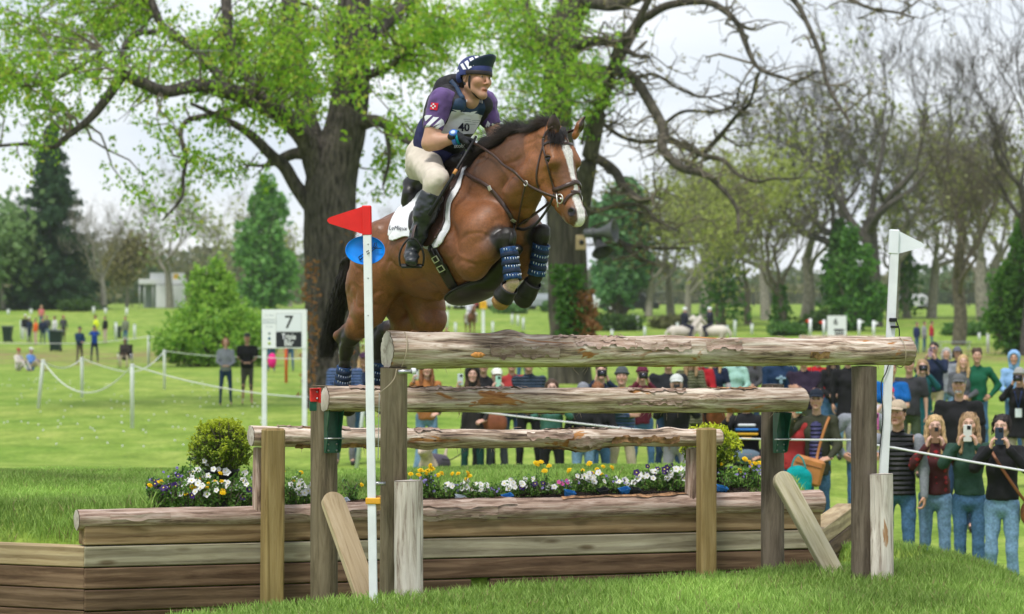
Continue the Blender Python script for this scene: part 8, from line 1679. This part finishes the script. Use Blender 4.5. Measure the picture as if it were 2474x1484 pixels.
text_obj('number', '7', at(698, 780, .0055), R, 44*s, M((.012, .012, .012), .6), o, .004); text_obj('word', 'Triple', at(698, 814, .0055), R, 20*s, M((.72, .74, .76), .6), o, .003, 34*s); text_obj('word', 'Bar', at(698, 829, .0055), R, 20*s, M((.72, .74, .76), .6), o, .003, 22*s)
for (y, t, z_) in ((762, 'U.S. Wind', 5), (773, 'KENTUCKY', 6), (780, 'WARRANT', 7), (789, 'A. arena', 5)): text_obj('small_print', t, at(651, y, .002), R, z_*s, M((.22, .27, .33), .6), o)
for (y, col) in ((805, (.35, .38, .42)), (818, (.06, .14, .20)), (830, (.30, .42, .02))): V, Fc = tube([at(651, y, 0), at(651, y, .003)], 3.6*s, 14); mk('badge', V, Fc, M(col, .6), o)
# second board across the field
YB = 175.0; o2, c2, w2, h2, yf2, R = board_sign('far_signboard', 1998, 2044, 763, 812, 815, YB, 'small white course board near the distant flags', None, 3)
s = YB/F; yf = yf2; YS = YB; o = o2; at = lambda x, y, d=0: A((x-CX)*YB/F, yf2-d, CZ-(y-CY)*YB/F)
text_obj('number', '6', at(2018, 778, .01), R, 22*s, M((.02, .02, .02), .6), o, .01); text_obj('word', 'ditch', at(2024, 778, .012), R, 14*s, M((.02, .02, .02), .6), o, .02) if False else None; plate('name_panel', 2014, 795, 2038, 801, M((.03, .03, .03), .6), .006); plate('name_panel', 2016, 804, 2038, 809, M((.03, .03, .03), .6), .006)
YB = 190.0; b = stand(1167, YB); o = root('yellow_marker_sign', b, 'yellow square marker board on a white post', 'sign'); s = YB/F; MB().box((b[0], YB, (b[2]+CZ-(742-CY)*s)/2), (7*s, 7*s, CZ-(742-CY)*s-b[2]), bev=.01).build('post', M_WHITE, o); MB().box(P(1167, 737, YB-.15), (17*s, .04, 19*s), bev=.01).build('board', M((.75, .42, .01), .5), o); text_obj('number', '8', P(1167, 736, YB-.18), R, 14*s, M((.55, .20, .01), .6), o)

# ------------------------------------------------------------------ stakes and ropes
M_ROPE = mat('white_rope', (.66, .67, .68), .8)
def stake(px, top, base, label='white plastic rope stake standing in the grass', group='white rope stakes', lean=0, Y=None, wd=None, m=None):
    b = ground_at(px, base) if Y is None else stand(px, Y); Y = b[1]; t = P(px+lean, top, Y); o = root('rope_stake', b, label, 'stake', group); r = (wd*Y/F/2 if wd else .028); V, Fc = tube([b-A(0, 0, .05), b*.02+t*.98, t], [r, r, r*.9], 10); mk('shaft', V, Fc, m or M_WHITE, o); V, Fc = tube([t, t+A(0, 0, .03)], [r*1.25, r*1.05], 10); mk('cap', V, Fc, m or M_WHITE, o); return t
def rope(pts, label, r=.010, sag=0.0, n=40, name='rope'):
    P3 = []
    for a, b in zip(pts[:-1], pts[1:]):
        t = np.linspace(0, 1, n); L = np.linalg.norm(b-a); q = a+(b-a)*t[:, None]; q[:, 2] -= sag*L*4*t*(1-t); P3.append(q)
    V, Fc = tube(np.vstack(P3), r, 6); o = mk(name, V, Fc, M_ROPE); props(o, label, 'rope', 'ropes round the course'); return o
L1 = stake(92, 872, 988, 'leaning white rope stake near the seated pair', lean=12, wd=9); L2 = stake(198, 866, 961, wd=8); L3 = stake(319, 883, 1037, 'white rope stake standing closest to the bank', wd=10); L4 = stake(397, 848, 941, wd=7); L5 = stake(359, 813, 886, wd=7)
rope([L1, L3], 'white rope sagging past the seated pair', .014, .06); rope([L1, L2, P(300, 898, L2[1]), L4], 'white rope looped between the stakes by the chair', .014, .03); e = P(745, 960, 62.0); rope([L3, e], 'white rope running from the stake to the signboard', .014, .035); rope([P(-40, 828, 130), P(200, 830, 132), L5], 'thin white rope along the far side of the bins', .016, .004); rope([L5, P(620, 842, 120), P(900, 832, 115)], 'white rope passing in front of the big shrub', .016, .004); rope([L4, P(620, 862, 92), P(760, 866, 90)], 'white rope behind the couple', .014, .012)
r0, r1, r2, r3, r4, r5 = P(985, 975, 34.5), P(1150, 994, 33.6), P(1730, 1058, 30.6), P(2055, 1063, 27.6), P(2160, 1082, 24.8), P(2560, 1152, 23.4)
rope([r0, r1, r2], 'tight white rope in front of the crowd below the middle rail', .010, .002); rope([r2, r3, r4, r5], 'tight white rope in front of the phone-holding front row', .010, .002)
t = stake(858, 945, 1116, 'white rope stake behind the red flag pole', lean=24, Y=41, wd=10)
SK = 'small white stake in the distant field'; GS = 'distant white stakes'
for (x, a, b) in ((1080, 752, 793), (1100, 780, 812), (1237, 760, 783), (1251, 762, 788), (1264, 768, 799), (1190, 778, 812), (1343, 785, 816), (1351, 774, 814), (1478, 797, 818), (1531, 760, 790), (1540, 765, 800), (1557, 790, 815), (1636, 780, 812), (1756, 788, 812), (1775, 775, 815), (1816, 783, 808), (2365, 805, 822), (2386, 807, 853), (1890, 780, 806), (1690, 770, 796), (1420, 772, 800), (325, 785, 820), (52, 775, 818), (20, 748, 760), (75, 747, 760), (226, 742, 757), (255, 745, 758), (306, 745, 762), (280, 780, 822), (1130, 752, 785), (1940, 775, 800), (2440, 800, 830)):
    stake(x, a, b, SK, GS, wd=7)
stake(691, 845, 925, 'orange marker stake beyond the signboard', None, wd=7, m=M((.72, .10, .02), .6))
def pennant(px, top, base, col, side, label):
    b = ground_at(px, base); Y = b[1]; s = Y/F; o = root('far_flag_pole', b, label, 'flag pole', 'flags of a distant jump'); t = P(px, top, Y); V, Fc = tube([b, t], 3.6*s, 8); mk('pole', V, Fc, M_WHITE, o); pts = [t+A(0, -.02, 0), t+A(0, -.02, -11*s), t+A(side*13*s, -.02, -6*s)]; pts = np.array(pts); W = np.vstack([pts, pts+A(0, .03, 0)]); mk('flag', W, [[0, 1, 2], [5, 4, 3], [0, 3, 4, 1], [1, 4, 5, 2], [2, 5, 3, 0]], M(col, .5), o, smooth=False)
RF, WF = 'distant flag pole with a small red pennant', 'distant flag pole with a small white pennant'
for a in ((1957, 770, 815, (.75, .03, .02), -1, RF), (1990, 773, 815, (.75, .03, .02), -1, RF), (2075, 772, 817, (.75, .76, .78), 1, WF), (2110, 775, 818, (.75, .76, .78), 1, WF)): pennant(*a)
# distant log jump below the flags
b = ground_at(2035, 828); log('far_log_jump', b+A(-2.6, 0, .2), b+A(2.6, .3, .2), .22, .2, 77, M_RAIL, None, .05, n=30, seg=16); props(bpy.data.objects['far_log_jump'], 'long pale log jump lying in the distance between small flags', 'log jump')

# ------------------------------------------------------------------ bins, chair, table, tent, cars
def bin_(px, base, top, lean, label):
    b = ground_at(px, base); Y = b[1]; h = (base-top)*Y/F; k = h/1.05; o = root('wheeled_bin', b, label, 'bin', 'green wheeled bins'); m = mat('bin_green', (.012, .030, .024), .5, .2, 6); V = []
    for (z, w_, d) in ((.06, .22, .24), (.9, .30, .36), (.92, .32, .38), (.98, .32, .38)): V += [(sx*w_, sy*d, z) for sx, sy in ((-1, -1), (1, -1), (1, 1), (-1, 1))]
    V = np.array(V)*k; Rt = np.array([[math.cos(lean), 0, math.sin(lean)], [0, 1, 0], [-math.sin(lean), 0, math.cos(lean)]]); Fc = [(4*a+j, 4*a+(j+1) % 4, 4*a+4+(j+1) % 4, 4*a+4+j) for a in range(3) for j in range(4)]+[(0, 3, 2, 1), (12, 13, 14, 15)]; mk('bin_body', V @ Rt.T, Fc, m, o, smooth=False, world=False)
    MB().box(A(0, 0, 1.02)*k, A(.68, .80, .06)*k, None, .02).build('lid', M((.10, .12, .12), .5), o, world=False).rotation_euler = (0, lean, 0)
    for sx in (-1, 1): V, Fc = tube([A(sx*.20, .26, .12)*k, A(sx*.28, .26, .12)*k], .12*k, 14); mk('wheel', V, Fc, M_BLACK, o, world=False)
bin_(18, 828, 788, 0, 'dark green wheeled bin standing upright beyond the rope'); bin_(133, 850, 797, .08, 'dark green wheeled bin tipped slightly with its pale lid'); bin_(284, 818, 788, 0, 'small dark bin beside the blue-jeaned person')
b = stand(302, 119); o = root('folding_chair', b, 'dark folding camp chair under the person in brown', 'chair')
MB().box((0, .05, .42), (.55, .5, .03), bev=.01).build('seat', BLACKC, o, world=False); MB().box((0, .32, .72), (.55, .03, .55), bev=.01).build('backrest', BLACKC, o, world=False)
for sx in (-1, 1):
    for sy in (-.2, .3): V, Fc = tube([A(.27*sx, sy, 0), A(.27*sx, sy, .62)], .015, 6); mk('leg', V, Fc, M_STEEL, o, world=False)
    MB().box((.29*sx, .05, .64), (.06, .5, .03), bev=.01).build('armrest', BLACKC, o, world=False)
b = ground_at(2305, 862); s = b[1]/F; o = root('folding_table', b, 'grey folding table standing on the grass beyond the crowd', 'table'); MB().box((0, 0, .74), (78*s, .75, .04), bev=.01).build('tabletop', M((.22, .25, .26), .5), o, world=False)
for sx in (-1, 1):
    for sy in (-.3, .3): V, Fc = tube([A(34*s*sx, sy, 0), A(34*s*sx, sy, .73)], .018, 6); mk('leg', V, Fc, M_STEEL, o, world=False)
b = ground_at(390, 744); s = b[1]/F; o = root('food_booth', b, 'white concession booth with open front and stacked crates', 'booth'); MW = M((.70, .71, .73), .6)
MB().box((0, 1.0, 2.55), (108*s, 3.0, .5), bev=.03).build('awning', MW, o, world=False); MB().box((22*s, 0, 1.1), (66*s, 1.8, 2.2), bev=.03).build('white_trailer', MW, o, world=False); MB().box((12*s, .8, 3.0), (80*s, 1.5, .8), bev=.03).build('upper_banner', MW, o, world=False); MB().box((-33*s, 2.2, 1.3), (36*s, .1, 2.6)).build('back_panel', M((.30, .34, .35), .6), o, world=False)
for x in (-52, -40, -20, -8): V, Fc = tube([A(x*s, -.3, 0), A(x*s, -.3, 2.5)], .06, 6); mk('pole', V, Fc, M((.55, .56, .58), .4), o, world=False)
MB().box((35*s, .0, 2.9), (12*s, .1, .8), bev=.02).build('yellow_panel', M((.65, .42, .05), .6), o, world=False)
def car(px, base, L, col, label, rz=0.0, hgt=1.55, Y=None):
    b = ground_at(px, base) if Y is None else stand(px, Y); o = root('parked_car', b, label, 'car', 'cars parked beyond the field', rz); k = L/4.5; h = hgt
    prof = np.array([(-2.2, .35), (-2.25, .75), (-1.95, .95), (-1.35, 1.0), (-.75, h), (.95, h), (1.65, 1.02), (2.15, .92), (2.25, .7), (2.2, .35)]); V = []; n = len(prof)
    for y, sq in ((-.88, .97), (-.8, 1.0), (.8, 1.0), (.88, .97)): V += [(x*k*(1 if abs(y) < .85 else .985), y*(1 if z < 1.05 else .84), .35+(z-.35)*(1 if abs(y) < .85 else .97)) for x, z in prof]
    V = np.array(V); Fc = [(a*n+j, a*n+(j+1) % n, (a+1)*n+(j+1) % n, (a+1)*n+j) for a in range(3) for j in range(n)]+[list(range(n)), [3*n+n-1-j for j in range(n)]]; me = mesh_data('body', V, Fc, M(col, .3, spec=.5, coat=.5), False); link('body', me, o, False); fixn(me); g = M((.012, .015, .018), .1, spec=.7)
    for y in (-1, 1):
        for x0, x1 in ((-1.15, -.10), (.0, 1.25)): W = np.array([(x0*k-.0, y*.80, 1.06), (x1*k, y*.80, 1.06), (x1*k*.80, y*.755, h-.10), (x0*k*.62, y*.755, h-.10)]); mk('window', W, [[0, 1, 2, 3]], g, o, smooth=False, world=False)
    for x in (-1.38, 1.38):
        for y in (-.86, .86):
            V, Fc = tube([A(x*k, y-.1, .33), A(x*k, y+.1, .33)], .33, 16); wl = mk('wheel', V, Fc, M_BLACK, o, world=False); V, Fc = tube([A(x*k, y-.11, .33), A(x*k, y+.11, .33)], .18, 12); mk('rim', V, Fc, M((.4, .41, .42), .35, metal=.6), wl, world=False)
    for y in (-.6, .6): MB().box((-2.24*k, y, .72), (.05, .3, .12), bev=.02).build('headlight', M((.7, .72, .75), .2), o, world=False); MB().box((2.24*k, y, .78), (.05, .25, .12), bev=.02).build('tail_light', M((.4, .02, .02), .3), o, world=False)
for (px, base, L, col, lab, rz) in ((1010, 747, 4.5, (.45, .47, .50), 'silver parked car half hidden behind the horse', .2), (1072, 748, 4.4, (.68, .69, .70), 'white parked car under the horse belly', .1), (1112, 746, 4.5, (.10, .11, .12), 'charcoal parked car in the distant row', 1.4), (1150, 747, 4.3, (.40, .02, .03), 'red parked car in the distant row', 1.2), (1196, 747, 4.6, (.50, .52, .55), 'pale silver parked car below the front hooves', .3), (1250, 747, 4.8, (.64, .66, .70), 'white parked van-like car right of the yellow marker', .1), (1305, 748, 4.6, (.32, .35, .40), 'blue-grey parked car beside the ivy trunk', .2), (1518, 756, 5.4, (.012, .014, .016), 'black pickup-sized car behind the loudspeaker tree', .05), (1450, 752, 4.6, (.66, .67, .69), 'white parked car between tree trunk and black car', .3), (2200, 748, 4.5, (.5, .5, .52), 'grey parked car far beyond the white pennant', .2)):
    car(px, base, L, col, lab, rz, 1.5 if L < 5 else 1.75)
# board fence along the skyline
o = root('board_fence', stand(2100, 310), 'dark four-board paddock fence along the skyline', 'fence'); mf = M((.05, .052, .055), .8)
for i in range(27):
    x0 = 1500+i*40; a, b = stand(x0, 310), stand(x0+40, 310); MB().box(a+A(0, 0, .7), (.16, .16, 1.5)).build('post', mf, o)
    for z in (.35, .7, 1.05, 1.38): MB().box((a+b)/2+A(0, -.1, z), (b[0]-a[0], .05, .15)).build('board', mf, o)

# ------------------------------------------------------------------ loudspeaker, box on the tree
Yh = 88.0; hc = P(1440, 562, Yh); o = root('horn_loudspeaker', hc, 'grey horn loudspeaker mounted on the bare tree', 'loudspeaker'); d = nrm(A(.9, -.35, .08)); up_ = A(0, 0, 1)
def horn(c, d, L, r0, r1, name, parent, m):
    t = np.linspace(0, 1, 10); V, Fc = tube(c+d*(t*L)[:, None], r0+(r1-r0)*t**2.2, 22, False); h = mk(name, V, Fc, m, parent); sm = h.modifiers.new('t', 'SOLIDIFY'); sm.thickness = .02; V, Fc = tube([c-d*.28, c+d*.04], [r0*1.5, r0*1.7], 16); mk('driver', V, Fc, m, h)
mh = mat('grey_horn', (.085, .09, .095), .45, .15, 4); horn(hc-d*.1, d, .72, .09, .36, 'horn', o, mh)
o2 = root('horn_loudspeaker', hc-A(0, 0, .35), 'second horn loudspeaker turned away below the first', 'loudspeaker'); horn(hc+A(.05, .1, -.22), nrm(A(.25, -.5, -.75)), .5, .09, .33, 'horn', o2, mat('dark_horn', (.03, .032, .035), .5))
bc = P(1403, 586, 90.6); o = root('nest_box', bc, 'small pale wooden box with a round hole fixed on the ivy tree', 'box'); s = 90.6/F; MB().box(bc, (25*s, .25, 36*s), bev=.02).build('box_body', M_WING, o); V, Fc = tube([bc+A(.02, -.12, -.0), bc+A(.02, -.135, -.0)], .085, 16); mk('hole', V, Fc, M_BLACK, o)

# ------------------------------------------------------------------ distant horses and riders, dogs
def far_horse(px, base, hpx, yaw, col, mane, label, rider_=None, rl=''):
    b = ground_at(px, base); Y = b[1]; k = 1.0; o = root('horse', b, label, 'horse', 'ridden horses across the field', yaw); q = SDF(); q.chain([A(-.62, 0, 1.12), A(-.1, 0, 1.1), A(.45, 0, 1.15)], [.30, .32, .29], .05).cap(A(.5, 0, 1.3), .2, A(.95, 0, 1.78), .12, .05).cap(A(.95, 0, 1.82), .12, A(1.28, 0, 1.52), .075, .04).cap(A(.92, .05, 1.9), .03, A(.9, .06, 2.02), .015, .02).cap(A(.92, -.05, 1.9), .03, A(.9, -.06, 2.02), .015, .02)
    for x, dx in ((.45, .06), (.42, -.08), (-.68, -.05), (-.62, .1)):
        y = .14 if dx > 0 else -.14; q.chain([A(x, y, 1.0), A(x+dx, y, .52), A(x+dx*.6, y, .10), A(x+dx*.6+.05, y, .04)], [.15, .065, .05, .06], .03)
    V, Q = q.mesh(.045); mk('body', V, Q, M(col, .6), o, world=False); V, Fc = tube([A(-.9, 0, 1.25), A(-1.08, 0, 1.0), A(-1.05, 0, .55)], [.05, .08, .03], 8); mk('tail', V, Fc, M(mane, .7), o, world=False); V, Fc = tube([A(.45, 0, 1.5), A(.75, 0, 1.78), A(.98, 0, 1.98)], [.03, .06, .03], 6); mk('mane', V, Fc, M(mane, .7), o, world=False)
    if rider_:
        top, leg, hat = rider_; r = root('person', b+rotz(yaw) @ A(0, 0, 1.35), rl, 'person', 'riders across the field', yaw); q = SDF(); q.chain([A(0, 0, .15), A(.03, 0, .65)], [.15, .17], .05, A(0, 1, 0), 1.2).cap(A(.03, 0, .7), .06, A(.06, 0, .88), .09, .03)
        V, Q = q.mesh(.04); mk('body', V, Q, M((.42, .25, .18), .7), r, world=False); q = SDF(); q.chain([A(0, 0, .12), A(.03, 0, .62)], [.17, .20], .05, A(0, 1, 0), 1.15)
        for sg in (1, -1): q.chain([A(.03, .24*sg, .60), A(.1, .27*sg, .32), A(.36, .12*sg, .28)], [.085, .07, .05], .03)
        V, Q = q.mesh(.04); mk('upper_garment', V, Q, M(top, .8), r, world=False)
        for sg in (1, -1): V, Q = SDF().chain([A(0, .12*sg, .1), A(.35, .33*sg, -.02), A(.15, .36*sg, -.5), A(.3, .38*sg, -.55)], [.12, .09, .07, .05], .03).mesh(.04); mk('leg', V, Q, M(leg, .8), r, world=False)
        V, Q = SDF().ell((.05, 0, .95), (.13, .115, .10), None, .01).mesh(.03); mk('helmet', V, Q, M(hat, .4), r, world=False)
far_horse(1136, 806, 60, -1.3, (.14, .055, .025), (.02, .015, .012), 'distant brown horse trotting away below the front hooves', ((.62, .62, .70), (.62, .6, .6), (.7, .72, .74)), 'distant rider in white shirt and white helmet')
far_horse(1716, 850, 60, 3.0, (.62, .58, .50), (.55, .52, .46), 'cream grey horse standing behind the top rail', ((.014, .016, .03), (.02, .02, .04), (.72, .74, .76)), 'rider in dark uniform and white helmet beside another'); far_horse(1652, 852, 60, .4, (.55, .50, .44), (.5, .47, .42), 'pale horse mostly hidden by the top rail', ((.012, .014, .028), (.02, .02, .04), (.74, .76, .78)), 'rider in dark uniform and white helmet turned aside')
def dog(loc, yaw, k, col, coat, label, col2=None):
    o = root('dog', loc, label, 'dog', None, yaw); q = SDF(); q.chain([A(-.22, 0, .34), A(.2, 0, .36)], [.105, .115], .04).cap(A(.22, 0, .4), .08, A(.33, 0, .55), .07, .03).cap(A(.33, 0, .57), .078, A(.46, 0, .53), .038, .03)
    for y in (.05, -.05): q.cap(A(.30, y, .62), .03, A(.27, y*1.6, .56), .02, .015)
    for x in (.2, -.24):
        for y in (.07, -.07): q.chain([A(x, y, .3), A(x-.02, y, .16), A(x, y, .02), A(x+.05, y, .02)], [.05, .03, .025, .025], .02)
    q.cap(A(-.3, 0, .4), .03, A(-.42, 0, .55), .015, .02); V, Q = q.mesh(.016); mk('body', V*k, Q, M(col, .9, var=.25, col2=col2) if False else mat('dog_coat', col, .9, .3, 12, .004, 60), o, world=False)
    if coat: V, Q = SDF().chain([A(-.2, 0, .36), A(.14, 0, .38)], [.118, .128], .03).mesh(.018); mk('dog_jacket', V*k, Q, M(coat, .8), o, world=False)
    return o
dog(stand(1050, 38.0)-A(0, 0, .0), -1.9, 1.15, (.45, .36, .28), (.085, .07, .095), 'small white and tan dog in a plum jacket on a lead'); g = stand(1050, 38.0); V, Fc = tube(spline([g+A(.1, -.1, .5), P(1090, 1110, 38.0), P(1130, 1085, 38.2)], 12), .008, 5); props(mk('dog_lead', V, Fc, M_BLACK), 'dark lead running from the small dog to the green trousers', 'lead')
dog(stand(1722, 47.0), -1.6, 1.7, (.20, .065, .025), None, 'curly rust brown dog sitting behind the golden shrub')
# pushchair-like pink bag under the sign, dandelion clocks
b = stand(657, 107); o = root('pink_bag', b, 'bright pink bag on the ground beyond the signboard', 'bag'); V, Q = SDF().ell(b+A(0, 0, .45), (.17, .14, .30), None, .05).mesh(.05); mk('bag_body', V, Q, FAB((.75, .02, .22)), o)
rg = np.random.default_rng(123); n = 130; Yd = rg.uniform(50, 95, n); xd = rg.uniform(0, 640, n); C = np.array([stand(x, y) for x, y in zip(xd, Yd)])+A(0, 0, .16); V = []; Q = []; 
for i, c in enumerate(C):
    th = np.linspace(0, 6.283, 6, endpoint=False); r = .022; ring_ = c+np.c_[r*np.cos(th), r*np.sin(th), 0*th]; V.append(np.vstack([c-A(0, 0, r), ring_, c+A(0, 0, r)])); k = i*8
    for j in range(6): Q.append((k, k+1+(j+1) % 6, k+1+j)); Q.append((k+7, k+1+j, k+1+(j+1) % 6))
props(mk('dandelion_clocks', np.vstack(V), np.array(Q), M((.66, .68, .66), .9)), 'scattered pale dandelion clocks in the field', 'flowers', kind='stuff')
# overhead wire through the crown
V, Fc = tube([P(-60, 122, 60), P(540, 123, 66)], .012, 5); props(mk('overhead_wire', V, Fc, M((.25, .26, .27), .5)), 'thin overhead wire crossing the maple crown', 'wire')
# ------------------------------------------------------------------ humid spring air
hz_o = MB().box((0, 290, 22), (660, 640, 52)).build('haze', bpy.data.materials.new('air')); hm = hz_o.data.materials[0]; hm.use_nodes = True; t = hm.node_tree; t.nodes.remove(t.nodes['Principled BSDF']); pv = t.nodes.new('ShaderNodeVolumePrincipled'); pv.inputs['Color'].default_value = (.86, .91, 1.0, 1); pv.inputs['Density'].default_value = .00013; pv.inputs['Anisotropy'].default_value = .2
t.links.new(pv.outputs[0], t.nodes['Material Output'].inputs['Volume']); props(hz_o, 'thin pale haze in the air over the field', 'haze', kind='stuff')
